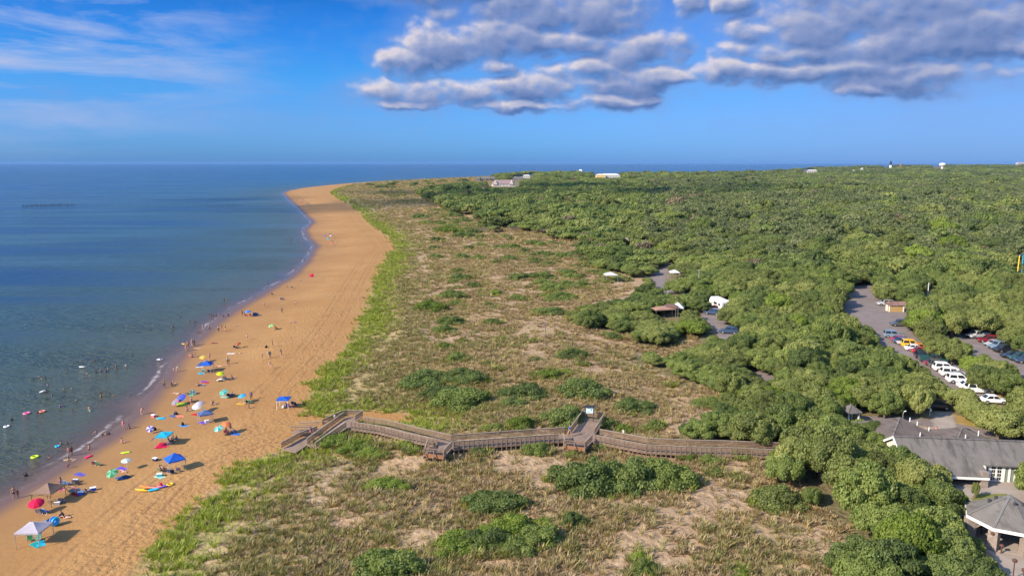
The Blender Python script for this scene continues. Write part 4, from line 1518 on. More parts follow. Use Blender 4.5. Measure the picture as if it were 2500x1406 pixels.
    slab([sw1[0] + dn, sw2[0] + dn, sw2[1] + dn, left[0] + dn + Vector((0, 0, -.03)), sw1[1] + dn])
    return root


boardwalk()


# information board on the rear viewing platform
def info_board():
    p = plane(*P5(582, 243), DECK)
    t = empty('information_board', (p[0], p[1], DECK), R(-4))
    k = simple('dark_frame', (0.03, 0.03, 0.035), 0.5)
    for s in (-1, 1):
        MB().box((s * .62, 0, 1.25), (.11, .11, 2.5)).build('post', k, t)
    MB().box((0, -.03, 1.95), (1.16, .05, 1.05)).build('sign_panel', simple('pale_panel', (0.62, 0.80, 0.86), 0.35), t)
    d = MB(); d.cur = 0
    d.tube([(.30, -.062, 1.98), (.30, -.072, 1.98)], [.12, .12], 12)
    d.box((-.18, -.06, 2.36), (.62, .012, .07)).box((-.2, -.06, 1.62), (.6, .012, .05))
    d.build('printed_map', simple('print_green', (0.06, 0.22, 0.20), 0.5), t)
    b = MB().prism([(-.8, -.32), (.8, -.32), (.8, .32), (-.8, .32)], 2.50, 2.54)
    b.loft([[(-.85, -.36, 2.54), (.85, -.36, 2.54), (.85, .36, 2.54), (-.85, .36, 2.54)], [(-.6, -.04, 2.74), (.6, -.04, 2.74), (.6, .04, 2.74), (-.6, .04, 2.74)]])
    b.build('roof', k, t)
    tag(t, 'roofed information board with pale blue panel on the rear viewing platform', 'sign')


info_board()


# ------------------------------------------------------------------ paved ground
def patch(name, poly_px, mat, dz, label, cell=0.6, kind='structure'):
    W = [tuple(at(*q)[:2]) for q in poly_px]
    xs, ys = [q[0] for q in W], [q[1] for q in W]
    gx = np.arange(min(xs) - cell, max(xs) + 2 * cell, cell); gy = np.arange(min(ys) - cell, max(ys) + 2 * cell, cell)
    X, Y = np.meshgrid(gx, gy)
    Cx, Cy = (X[:-1, :-1] + cell / 2), (Y[:-1, :-1] + cell / 2)
    ok = inside(Cx + .35 * cell * (vnoise(Cx / 2, Cy / 2, 4) - .5), Cy, W).ravel()
    idx = np.arange(X.size).reshape(X.shape)
    q = np.stack([idx[:-1, :-1], idx[:-1, 1:], idx[1:, 1:], idx[1:, :-1]], -1).reshape(-1, 4)[ok]
    used = np.unique(q)
    rm = np.full(X.size, -1); rm[used] = np.arange(len(used))
    x, y = X.ravel()[used], Y.ravel()[used]
    z = height(x, y) + dz
    me = bpy.data.meshes.new(name)
    me.from_pydata(np.stack([x, y, z], 1).tolist(), [], rm[q].tolist())
    me.materials.append(mat)
    me.polygons.foreach_set('use_smooth', [True] * len(q))
    return tag(link(name, me), label, name.replace('_', ' '), kind=kind)


def asphalt(name, a, b, sc=0.35):
    m, nt = newmat(name)
    pos = nt.n('ShaderNodeNewGeometry').outputs['Position']
    n = nt.noise(pos, sc, 6.0, 0.65); n2 = nt.noise(pos, 6.0, 2.0, 0.7)
    c = nt.mix(nt.mr(n, 0.3, 0.7), a, b)
    c = nt.mix(nt.mr(n2, 0.5, 0.8, 0, .25), c, tuple(k * .6 for k in a))
    bs = nt.n('ShaderNodeBsdfPrincipled', {'Base Color': c, 'Roughness': 0.9, 'Specular IOR Level': 0.25})
    finish(nt, bs.outputs[0])
    return m


ASPH = asphalt('asphalt', (0.165, 0.135, 0.125), (0.235, 0.195, 0.18))
CONC = asphalt('concrete', (0.27, 0.225, 0.19), (0.36, 0.31, 0.27))
VERGE = asphalt('dry_verge', (0.27, 0.17, 0.05), (0.33, 0.24, 0.085), 0.8)
patch('parking_lot', [P7(*p) for p in [(610, 270), (540, 275), (440, 330), (360, 480), (350, 560), (560, 700), (650, 780), (760, 940), (1000, 1090), (1190, 1190), (1270, 1330),
                                       (1500, 1330), (1620, 1260), (1440, 1060), (1180, 930), (1000, 780), (950, 700), (1000, 600), (1010, 470), (780, 440), (680, 390)]],
      ASPH, .06, 'grey asphalt parking lot opening among the trees')
patch('parking_lot', [P7(*p) for p in [(1150, 735), (1400, 715), (1560, 700), (1900, 860), (2200, 960), (2300, 1400), (1950, 1220), (1750, 1040), (1500, 960), (1350, 860)]], ASPH, .06,
      'second asphalt parking lot beside the silver pickup')
patch('road', [P8(*p) for p in [(1020, 260), (960, 330), (830, 450), (900, 580), (1010, 640), (980, 520), (970, 450), (1040, 310)]], ASPH, .08, 'narrow camp road between dense trees')
patch('road', [P8(*p) for p in [(1420, 600), (1270, 720), (1270, 790), (1420, 960), (1480, 1050), (1580, 1050), (1560, 930), (1430, 770), (1500, 650)]], ASPH, .08,
      'camp road curving past the white trailer')
patch('road', [P8(*p) for p in [(1640, 1200), (1760, 1300), (1860, 1400), (1980, 1380), (1880, 1260), (1720, 1180)]], ASPH, .08, 'short stretch of road showing through the thicket')
patch('road', [P6(*p) for p in [(600, 205), (900, 205), (1150, 228), (1370, 262), (1600, 310), (1800, 370), (1800, 420), (1500, 345), (1150, 285), (850, 250), (600, 240)]], ASPH, .05,
      'asphalt drive crossing behind the grey-roofed buildings')
patch('pavement', [P6(*p) for p in [(1190, 175), (1310, 175), (1345, 262), (1330, 300), (1220, 420), (1130, 420), (1170, 300), (1150, 240)]], CONC, .09, 'concrete crossing and path between the two pyramid roofs')
patch('pavement', [P6(*p) for p in [(880, 250), (1150, 300), (1200, 330), (1500, 350), (1620, 390), (1560, 420), (1100, 340), (860, 290)]], CONC, .07, 'concrete path along the asphalt drive')
patch('verge', [P6(*p) for p in [(1020, 300), (1180, 290), (1190, 420), (1000, 420)]], VERGE, .04, 'dry yellow grass beside the concrete path', kind='stuff')
patch('verge', [P6(*p) for p in [(1300, 180), (1370, 200), (1560, 270), (1580, 320), (1350, 262)]], VERGE, .04, 'dry yellow grass right of the crossing', kind='stuff')
patch('verge', [P6(*p) for p in [(620, 205), (880, 240), (820, 310), (660, 280)]], VERGE, .035, 'dry grass around the small pyramid-roofed shelter', kind='stuff')
patch('verge', [P6(*p) for p in [(1480, 790), (1730, 790), (1760, 900), (1440, 900)]], asphalt('lawn', (0.13, 0.15, 0.03), (0.21, 0.19, 0.05), 1.2), .05, 'mown lawn strip behind the pavilion roof', kind='stuff')
patch('plaza', [P6(*p) for p in [(1300, 690), (1900, 680), (2300, 720), (2300, 2100), (1760, 1700), (1690, 1420), (1560, 1150), (1380, 960), (1420, 830), (1360, 780)]], CONC, .03,
      'grey concrete plaza around the pavilion and patio', 0.5)
patch('verge', [P7(*p) for p in [(640, 400), (740, 400), (790, 480), (690, 478)]], VERGE, .04, 'brown verge beside the tan hut', kind='stuff')
patch('verge', [P7(*p) for p in [(1620, 1225), (1900, 1240), (1880, 1330), (1720, 1320)]], VERGE, .05, 'dry verge by the dark parked car', kind='stuff')


# ------------------------------------------------------------------ buildings on the right
def shingle(name, a, b):
    m, nt = newmat(name)
    pos = nt.n('ShaderNodeTexCoord').outputs['Object']
    n = nt.noise(pos, 0.45, 6.0, 0.65)
    n2 = nt.noise(nt.scalev(pos, (0.9, 0.22, 0.3)), 1.4, 4.0, 0.6)
    wv = nt.n('ShaderNodeTexWave', {'Vector': pos, 'Scale': 2.2, 'Distortion': 1.2, 'Detail': 2.0}, wave_type='BANDS', bands_direction='Z').outputs['Fac']
    c = nt.mix(nt.mr(n, 0.3, 0.7), a, b)
    c = nt.mix(nt.mr(n2, 0.48, 0.68, 0, .75), c, tuple(k * .40 for k in a))
    c = nt.mix(nt.m('MULTIPLY', wv, .16), c, tuple(k * .5 for k in a))
    bs = nt.n('ShaderNodeBsdfPrincipled', {'Base Color': c, 'Roughness': 0.95, 'Specular IOR Level': 0.15})
    finish(nt, bs.outputs[0])
    return m


SHG = shingle('grey_shingles', (0.130, 0.120, 0.110), (0.185, 0.172, 0.158))
SHB = shingle('brown_shingles', (0.095, 0.078, 0.072), (0.145, 0.122, 0.112))
WHITE = simple('white_paint', (0.78, 0.77, 0.74), 0.5, .06)
SAGE = simple('sage_panel', (0.20, 0.235, 0.20), 0.5, .1)
GLASS = simple('dark_glass', (0.02, 0.025, 0.03), 0.08, .1, spec=0.8)
STONE = simple('stone_pillar', (0.28, 0.23, 0.20), 0.9, .35, 5.0)
BROWND = simple('brown_door', (0.16, 0.10, 0.045), 0.6)
GZ = 3.4


def long_building():
    RZ_ = GZ + 4.5
    r1, r2 = Vector((*plane(*P6(890, 356), RZ_), 0)), Vector((*plane(*P6(1850, 392), RZ_), 0))
    u = (r2 - r1).normalized()
    n = Vector((u.y, -u.x, 0))
    if n.y > 0: n = -n
    A, B = at(*P6(1520, 694)), at(*P6(1758, 694))
    A.z = B.z = 0
    sA, sB = (A - r1).dot(u), (B - r1).dot(u)
    Dw = ((A - r1).dot(n) + (B - r1).dot(n)) / 2
    LEN = 46.0
    root = empty('park_building', (r1.x, r1.y, GZ), math.atan2(u.y, u.x))
    tag(root, 'long visitor building with stained grey shingle roof, white fascia and French doors', 'building')
    # local frame: x along the ridge, -y toward the camera
    ez = lambda y: 4.5 - y * (4.5 - 2.42) / (Dw + .5)
    th = .16
    ye, yp = Dw + .5, Dw + 2.4
    b = MB()

    def panel(x0, x1, y0, y1, sgn):
        vs = []
        for (x, y) in ((x0, y0), (x1, y0), (x1, y1), (x0, y1)):
            vs.append((x, -sgn * y, ez(y)))
        vs += [(v[0], v[1], v[2] - th) for v in vs]
        b.add(vs, [(0, 1, 2, 3) if sgn < 0 else (3, 2, 1, 0), (4, 5, 6, 7), (0, 1, 5, 4), (1, 2, 6, 5), (2, 3, 7, 6), (3, 0, 4, 7)])
    panel(-.4, sA - .004, 0, yp, 1); panel(sA, LEN, 0, ye, 1); panel(-.4, LEN, 0, Dw + .5, -1)
    rf = b.build('roof', SHG, root)
    MB().box((LEN / 2 - .2, 0, 4.54), (LEN + .4, .4, .07)).build('ridge_cap', SHG, rf)
    f = MB()
    f.box((sA / 2 - .2, -yp - .035, ez(yp) - .12), (sA + .4, .06, .30))
    f.bar((-.45, 0, 4.4), (-.45, -yp, ez(yp) - .1), .08, .3).bar((-.45, 0, 4.4), (-.45, Dw + .5, 2.32), .08, .3)
    f.build('fascia', WHITE, root)
    g = MB()
    g.prism([(-.1, -Dw), (.15, -Dw), (.15, Dw), (-.1, Dw)], 0, 2.4)
    g.add([(-.1, -Dw, 2.4), (-.1, Dw, 2.4), (-.1, 0, 4.25), (.15, -Dw, 2.4), (.15, Dw, 2.4), (.15, 0, 4.25)], [(0, 2, 1), (3, 4, 5), (0, 3, 5, 2), (1, 2, 5, 4)])
    g.box((LEN / 2, Dw - .1, 1.2), (LEN - .4, .2, 2.4)).box((sA / 2, -Dw + .1, 1.2), (sA - .4, .2, 2.4))
    g.box((LEN - .1, 0, 1.2), (.2, 2 * Dw - .3, 2.4)).box((sA + .1, -Dw - .5, 1.2), (.2, .9, 2.4))
    g.build('wall', simple('cream_wall', (0.62, 0.58, 0.52), .8), root)
    w = MB()
    L = sB - sA + 8
    w.box((sA + .2 + L / 2, -Dw + .08, 1.2), (L, .16, 2.4))
    w.build('wall', SAGE, root)
    k = (sB - sA) / 238.0
    for x0, x1 in ((1, 9), (42, 62), (96, 104), (140, 162), (188, 202), (230, 240)):
        MB().box((sA + .2 + (x0 + x1) / 2 * k, -Dw - .04, 1.18), ((x1 - x0) * k, .10, 2.36)).build('pilaster', WHITE, root)
    for x0, x1 in ((63, 95), (105, 139)):
        dr = MB().box((sA + .2 + (x0 + x1) / 2 * k, -Dw - .02, 1.2), ((x1 - x0) * k, .07, 2.3)).build('door', WHITE, root)
        pn = MB()
        wx = (x1 - x0) * k
        for i in range(2):
            for j in range(4):
                pn.box((sA + .2 + x0 * k + wx * (.28 + .44 * i), -Dw - .065, .45 + .5 * j), (wx * .36, .02, .40))
        pn.build('glazing', GLASS, dr)
    # porch: stone piers, door and dark window
    for x in (sA - .45, sA - 7.3):
        MB().box((x, -Dw - 1.9, 1.05), (.8, .8, 2.1)).build('pillar', STONE, root)
    MB().box((sA - 2.6, -Dw - .03, 1.05), (1.7, .08, 2.1)).build('door', BROWND, root)
    MB().box((sA - 5.0, -Dw - .03, 1.45), (1.6, .08, 1.1)).build('window', GLASS, root)
    for x in (sA - 1.4, sA - 3.8):
        MB().box((x, -Dw - .06, .6), (.4, .14, 1.2)).build('trim', WHITE, root)


long_building()


def pyramid_shelter(apex_px, half, hz, rz, label, vents, mat=SHB, wall=True, eave=2.3):
    p = plane(*apex_px, GZ + hz)
    root = empty('shelter', (p[0], p[1], GZ), rz)
    h = half
    b = MB()
    base = [(-h, -h, eave), (h, -h, eave), (h, h, eave), (-h, h, eave)]
    b.add(base + [(0, 0, hz)] + [(v[0], v[1], eave - .14) for v in base],
          [(0, 1, 4), (1, 2, 4), (2, 3, 4), (3, 0, 4), (0, 5, 6, 1), (1, 6, 7, 2), (2, 7, 8, 3), (3, 8, 5, 0), (5, 8, 7, 6)])
    rf = b.build('roof', mat, root)
    r = MB()
    for v in base: r.bar(Vector(v) + Vector((0, 0, .03)), (0, 0, hz + .03), .22, .06)
    r.build('hip_cap', SHG, rf)
    if wall:
        MB().prism([(-h + .5, -h + .5), (h - .5, -h + .5), (h - .5, h - .5), (-h + .5, h - .5)], 0, eave - .14).build('wall', simple('cream_wall', (0.62, 0.58, 0.52), .8), root)
    else:
        for sx in (-1, 1):
            for sy in (-1, 1):
                MB().box((sx * (h - .35), sy * (h - .35), (eave - .14) / 2), (.18, .18, eave - .14)).build('post', WHITE, root)
    for (vx, vy) in vents:
        z = eave + (hz - eave) * (1 - max(abs(vx), abs(vy)) / h)
        MB().tube([(vx, vy, z - .1), (vx, vy, z + .7)], .07, 8).build('vent_pipe', WHITE, root)
    return tag(root, label, 'shelter')


pyramid_shelter(P6(915, 213), 4.6, 4.5, R(8), 'pyramid-roofed shelter with brown shingles beside the tall lamp pole', [(1.7, -1.6), (.8, -3.6), (3.2, -2.2), (1.9, .3)])
pyramid_shelter(P6(1385, 288), 4.6, 4.4, R(4), 'pyramid-roofed shelter with two white vent pipes right of the crossing', [(-.9, -2.1), (1.4, -1.5)])
pyramid_shelter(P6(548, 112), 1.25, 3.0, R(10), 'small grey pyramid-roofed kiosk shelter on posts among the trees', [], SHG, False, 1.9)


def pavilion():
    AZ, EZ = 5.1, 2.6
    c = plane(*P6(1745, 797), GZ + AZ)
    ev = [plane(*P6(*q), GZ + EZ) for q in ((1472, 966), (1618, 1046), (1850, 1100))]
    rad = sum(math.hypot(q[0] - c[0], q[1] - c[1]) for q in ev) / 3
    a0 = math.atan2(ev[1][1] - c[1], ev[1][0] - c[0])
    root = empty('pavilion', (c[0], c[1], GZ))
    tag(root, 'eight-sided open pavilion with grey shingle roof and white eaves on stone pillars', 'pavilion')
    V = [(math.cos(a0 + k * math.pi / 4) * rad, math.sin(a0 + k * math.pi / 4) * rad) for k in range(8)]
    b = MB()
    b.add([(x, y, EZ) for x, y in V] + [(0, 0, AZ)] + [(x, y, EZ - .12) for x, y in V],
          [(k, (k + 1) % 8, 8) for k in range(8)] + [(k, 9 + k, 9 + (k + 1) % 8, (k + 1) % 8) for k in range(8)] + [tuple(range(16, 8, -1))])
    rf = b.build('roof', SHG, root)
    r = MB()
    for x, y in V: r.bar((x, y, EZ + .04), (0, 0, AZ + .04), .26, .06)
    r.build('hip_cap', simple('pale_shingle', (0.15, 0.145, 0.14), .9), rf)
    f = MB()
    for k in range(8):
        (x, y), (x2, y2) = V[k], V[(k + 1) % 8]
        f.bar((x * 1.005, y * 1.005, EZ - .16), (x2 * 1.005, y2 * 1.005, EZ - .16), .07, .34)
    f.build('fascia', WHITE, root)
    for k in range(8):
        x, y = V[k]
        MB().box((x * .9, y * .9, (EZ - .3) / 2), (.95, .95, EZ - .3), a0 + k * math.pi / 4).build('pillar', STONE, root)
    fl = MB(); fl.prism([(x * .97, y * .97) for x, y in V], -.02, .10)
    fl.build('floor', CONC, root)
    for k, (a, rr) in enumerate(((2.4, 1.3), (2.7, 1.9), (4.6, 1.1), (5.4, 1.3))):
        x, y = math.cos(a) * rr, math.sin(a) * rr
        z = AZ - (AZ - EZ) * rr / rad
        MB().tube([(x, y, z - .1), (x, y, z + .28)], .17, 10).build('roof_vent', simple('vent_dark', (0.05, 0.05, 0.05), .6), root)


pavilion()


def hut():
    p = at(*P7(848, 572))
    root = empty('hut', (p.x, p.y + 2.0, p.z), R(-3))
    tag(root, 'small tan ticket hut with brown roof and white corner trim', 'hut')
    w, d = 3.9, 2.8
    MB().box((0, 0, 1.0), (w, d, 2.0)).build('wall', simple('tan_wall', (0.42, 0.27, 0.10), .7), root)
    b = MB()
    b.add([(-w / 2 - .3, -d / 2 - .35, 1.92), (w / 2 + 1.0, -d / 2 - .35, 1.92), (w / 2 + 1.0, 0, 2.85), (-w / 2 - .3, 0, 2.85), (-w / 2 - .3, d / 2 + .35, 1.92), (w / 2 + 1.0, d / 2 + .35, 1.92)],
          [(0, 1, 2, 3), (3, 2, 5, 4), (0, 3, 4), (1, 5, 2), (0, 4, 5, 1)])
    b.build('roof', shingle('rust_shingles', (0.20, 0.12, 0.10), (0.27, 0.17, 0.14)), root)
    for x in (-w / 2, w / 2):
        MB().box((x, -d / 2 - .02, .96), (.26, .12, 1.92)).build('trim', WHITE, root)
    MB().box((-w / 2 - .03, .2, .95), (.1, .9, 1.9)).build('door', WHITE, root)
    MB().box((0, -d / 2 - .03, 1.83), (w - .3, .1, .16)).build('trim', WHITE, root)


hut()


# ------------------------------------------------------------------ poles, posts and lamps
def lamp_post(px, label):
    p = at(*px)
    t = empty('lamp_post', p)
    br = simple('rust_brown', (0.10, 0.05, 0.035), .7)
    MB().tube([(0, 0, -.2), (0, 0, 1.85)], [.06, .05], 8).build('pole', br, t)
    MB().tube([(0, 0, 1.8), (0, 0, 1.88), (0, 0, 2.08), (0, 0, 2.2)], [.08, .22, .25, .09], 10).build('lantern', br, t)
    tag(t, label, 'lamp post', 'brown lamp posts around the plaza')


lamp_post(P6(1765, 1425), 'tall brown lamp post in the corner of the plaza, nearest of all')
lamp_post(P6(1602, 1212), 'brown lamp post between the trees and the pavilion pillar')
lamp_post(P6(1455, 1065), 'brown lamp post at the corner of the pavilion eave')
lamp_post(P6(1835, 1500), 'brown lamp post cut by the frame below the pavilion')


def bollard(px, label):
    p = at(*px)
    t = empty('bollard_light', p)
    br = simple('rust_brown', (0.10, 0.05, 0.035), .7)
    MB().tube([(0, 0, -.1), (0, 0, .9)], .08, 8).build('pole', br, t)
    MB().tube([(0, 0, .88), (0, 0, .95), (0, 0, 1.1)], [.26, .26, .1], 10).build('cap', br, t)
    tag(t, label, 'bollard light', 'low bollard lights on the plaza')


bollard(P6(1525, 1095), 'low brown bollard light beside the left pavilion pillar')
bollard(P6(1677, 1235), 'low brown bollard light in front of the pavilion floor')
bollard(P6(1820, 1232), 'low dark bollard light under the pavilion roof edge')


def simple_pole(name, px, h, r, mat, label, cat, extra=None):
    p = at(*px)
    t = empty(name, p)
    MB().tube([(0, 0, -.5), (0, 0, h)], [r, r * .75], 8).build('pole', mat, t)
    if extra: extra(t, h)
    return tag(t, label, cat)


WOODP = simple('grey_pole', (0.33, 0.30, 0.27), .9)
simple_pole('light_pole', P6(930, 300), 2.7, .05, WOODP, 'slim pale light pole with a curved head above the pyramid roof', 'light pole',
            lambda t, h: MB().tube([(0, 0, h - .1), (.1, 0, h + .2), (.4, 0, h + .3)], [.05, .04, .10], 8).build('lamp_head', WHITE, t))
simple_pole('sign_post', P6(1140, 200), 1.5, .07, WHITE, 'white sign post at the edge of the bright green bank', 'sign post',
            lambda t, h: MB().box((.05, -.06, h - .5), (.3, .05, .4)).build('sign_panel', WHITE, t))
simple_pole('utility_pole', P7(1106, 440), 4.6, .15, simple('pale_pole', (0.70, 0.68, 0.64), .8), 'white utility pole rising out of the trees behind the tan hut', 'utility pole',
            lambda t, h: MB().box((0, 0, h - .8), (1.0, .12, .14)).build('crossarm', WOODP, t))
simple_pole('utility_pole', P8(1247, 560), 7.0, .12, WOODP, 'thin grey pole among the camp trees behind the white trailer', 'utility pole',
            lambda t, h: MB().box((0, 0, h - .2), (.5, .3, .3)).build('lamp_head', WOODP, t))
simple_pole('nest_pole', P9(1440, 1080), 4.6, .10, W_POST, 'lone wooden nest pole with a small platform in the brown dune grass', 'nest pole',
            lambda t, h: MB().box((0, 0, h + .05), (1.1, 1.1, .10)).box((0, 0, h + .2), (.6, .5, .22)).build('platform', W_POST, t))


def ropes_tower():
    p = at(*P7(1890, 300))
    t = empty('climbing_frame', p)
    for x, c, nm in ((-.85, (0.75, 0.50, 0.02), 'yellow_paint'), (.85, (0.02, 0.30, 0.45), 'teal_paint')):
        MB().bar((x * 1.0, 0, -.5), (x * .7, .2, 9.3), .30, .30).build('leg', simple(nm, c, .5), t)
    MB().bar((-.9, .2, 9.2), (1.5, .2, 9.3), .26, .26).bar((-.7, .2, 8.5), (-.2, .2, 9.2), .16).build('crossbar', simple('blue_paint', (0.03, 0.10, 0.30), .5), t)
    tag(t, 'tall frame with one yellow and one teal leg above the trees', 'climbing frame')


ropes_tower()


# ------------------------------------------------------------------ vehicles
def ring8(x, zb, zt, hw, c=.16):
    return [(x, -hw * .9, zb), (x, -hw, zb + c), (x, -hw, zt - c), (x, -hw * .86, zt), (x, hw * .86, zt), (x, hw, zt - c), (x, hw, zb + c), (x, hw * .9, zb)]


PAINT = {}


def paint(nm, c):
    if nm not in PAINT:
        PAINT[nm] = simple('paint_' + nm, c, .28, .05, 1.0, 0.0, .6, .6)
    return PAINT[nm]


TYRE = simple('tyre', (0.02, 0.02, 0.02), .9)
RIM = simple('rim', (0.45, 0.45, 0.46), .35, metal=.6)
LAMPW = simple('lamp_glass', (0.75, 0.75, 0.72), .15, spec=.8)
LAMPR = simple('lamp_red', (0.45, 0.02, 0.02), .2, spec=.8)


def car_spec(kind):
    L, W = {'sedan': (4.6, .88), 'suv': (4.7, .94), 'pickup': (5.6, .98)}[kind]
    h = {'sedan': .86, 'suv': 1.02, 'pickup': 1.02}[kind]
    top = {'sedan': 1.44, 'suv': 1.76, 'pickup': 1.82}[kind]
    b = MB()
    st = [(-L / 2, .48, h - .10, W * .88), (-L / 2 + .18, .30, h - .02, W * .96), (-L / 2 + .9, .26, h, W), (L / 2 - 1.1, .26, h - .04, W), (L / 2 - .3, .28, h - .14, W * .95), (L / 2, .45, h - .24, W * .84)]
    b.loft([ring8(*q) for q in st])
    cab = {'sedan': [(-1.75, h), (-1.0, top), (.35, top), (1.15, h)], 'suv': [(-2.2, h), (-1.95, top), (.35, top), (1.1, h)], 'pickup': [(-.55, h), (-.35, top), (.95, top), (1.55, h)]}[kind]
    wt = W * .78
    (xa, za), (xb, zb), (xc, zc), (xd, zd) = cab
    b.loft([[(xa, -W * .93, h - .03), (xa, W * .93, h - .03), (xb, wt, zb), (xb, -wt, zb)],
            [(xd, -W * .93, h - .03), (xd, W * .93, h - .03), (xc, wt, zc), (xc, -wt, zc)]])
    if kind == 'pickup':
        b.box((-1.7, W * .9, h + .12), (2.1, .12, .28)).box((-1.7, -W * .9, h + .12), (2.1, .12, .28)).box((-2.7, 0, h + .12), (.12, W * 1.7, .28))
    if kind == 'suv':
        for s in (-1, 1): b.box((-.8, s * wt * .9, top + .05), (2.0, .05, .05))
    body = b.mesh('car_body', paint('silver', (0.45, 0.46, 0.47)))
    g = lambda pts: MB().add(pts, [(0, 1, 2, 3)]).mesh('glass', GLASS)

    def lerp(p, q, t): return tuple(p[i] + (q[i] - p[i]) * t for i in range(3))

    def pane(p0, p1, q1, q0, off, i0=.10, i1=.90, j0=.14, j1=.90):
        # p0-p1 lower edge, q0-q1 upper edge
        def pt(s, t): return lerp(lerp(p0, p1, s), lerp(q0, q1, s), t)
        return [tuple(a + o for a, o in zip(pt(s, t), off)) for s, t in ((i0, j0), (i1, j0), (i1, j1), (i0, j1))]
    ws = g(pane((xd, -W * .93, h), (xd, W * .93, h), (xc, wt, zc), (xc, -wt, zc), (.03, 0, .02)))
    rw = g(pane((xa, W * .93, h), (xa, -W * .93, h), (xb, -wt, zb), (xb, wt, zb), (-.03, 0, .02)))
    sides = []
    for s in (-1, 1):
        for i0, i1 in ((.05, .47), (.53, .93)):
            sides.append(g(pane((xa, s * W * .93, h), (xd, s * W * .93, h), (xc, s * wt, zc), (xb, s * wt, zb), (0, s * .025, .01), i0, i1)))
    r = .34 if kind == 'sedan' else .39
    ty = MB().tube([(0, -.12, 0), (0, -.10, 0), (0, .10, 0), (0, .12, 0)], [r * .9, r, r, r * .9], 16).mesh('tyre', TYRE)
    rm = MB().tube([(0, -.13, 0), (0, .13, 0)], [r * .58, r * .58], 10).mesh('rim', RIM)
    hl = MB().box((0, 0, 0), (.08, .34, .13)).mesh('headlight', LAMPW)
    tl = MB().box((0, 0, 0), (.07, .22, .22)).mesh('taillight', LAMPR)
    gr = MB().box((0, 0, 0), (.06, 1.0, .2)).mesh('grille', TYRE)
    spec = [('body', body, (0, 0, 0), []), ('windscreen', ws, (0, 0, 0), []), ('rear_window', rw, (0, 0, 0), [])]
    spec += [('side_window', m, (0, 0, 0), []) for m in sides]
    for x in (-L / 2 + .95, L / 2 - 1.0):
        for s in (-1, 1): spec.append(('wheel', ty, (x, s * (W - .07), r), [('rim', rm, (0, 0, 0), [])]))
    for s in (-1, 1):
        spec.append(('headlight', hl, (L / 2 - .05, s * W * .62, h - .36), []))
        spec.append(('taillight', tl, (-L / 2 + .01, s * W * .72, h - .24), []))
    spec.append(('grille', gr, (L / 2 - .01, 0, h - .42), []))
    return spec


CARS = {k: car_spec(k) for k in ('sedan', 'suv', 'pickup')}
COLR = {'navy': (0.035, 0.06, 0.11), 'red': (0.36, 0.015, 0.03), 'black': (0.015, 0.016, 0.02), 'silver': (0.45, 0.46, 0.47), 'yellow': (0.78, 0.42, 0.015), 'orange': (0.75, 0.27, 0.01),
        'slate': (0.17, 0.24, 0.30), 'green': (0.02, 0.07, 0.07), 'white': (0.82, 0.82, 0.81), 'grey': (0.20, 0.21, 0.22), 'maroon': (0.18, 0.01, 0.02), 'darkgrey': (0.07, 0.075, 0.08)}


def car(kind, px, rz, colour, label, dx=0):
    p = at(*px)
    o = place(CARS[kind], 'parked_car' if kind != 'pickup' else 'pickup_truck', (p.x, p.y, p.z + .07), R(rz), 1.0, label, 'car' if kind != 'pickup' else 'pickup truck',
              'cars parked among the trees', {'body': paint(colour, COLR[colour])})
    return o


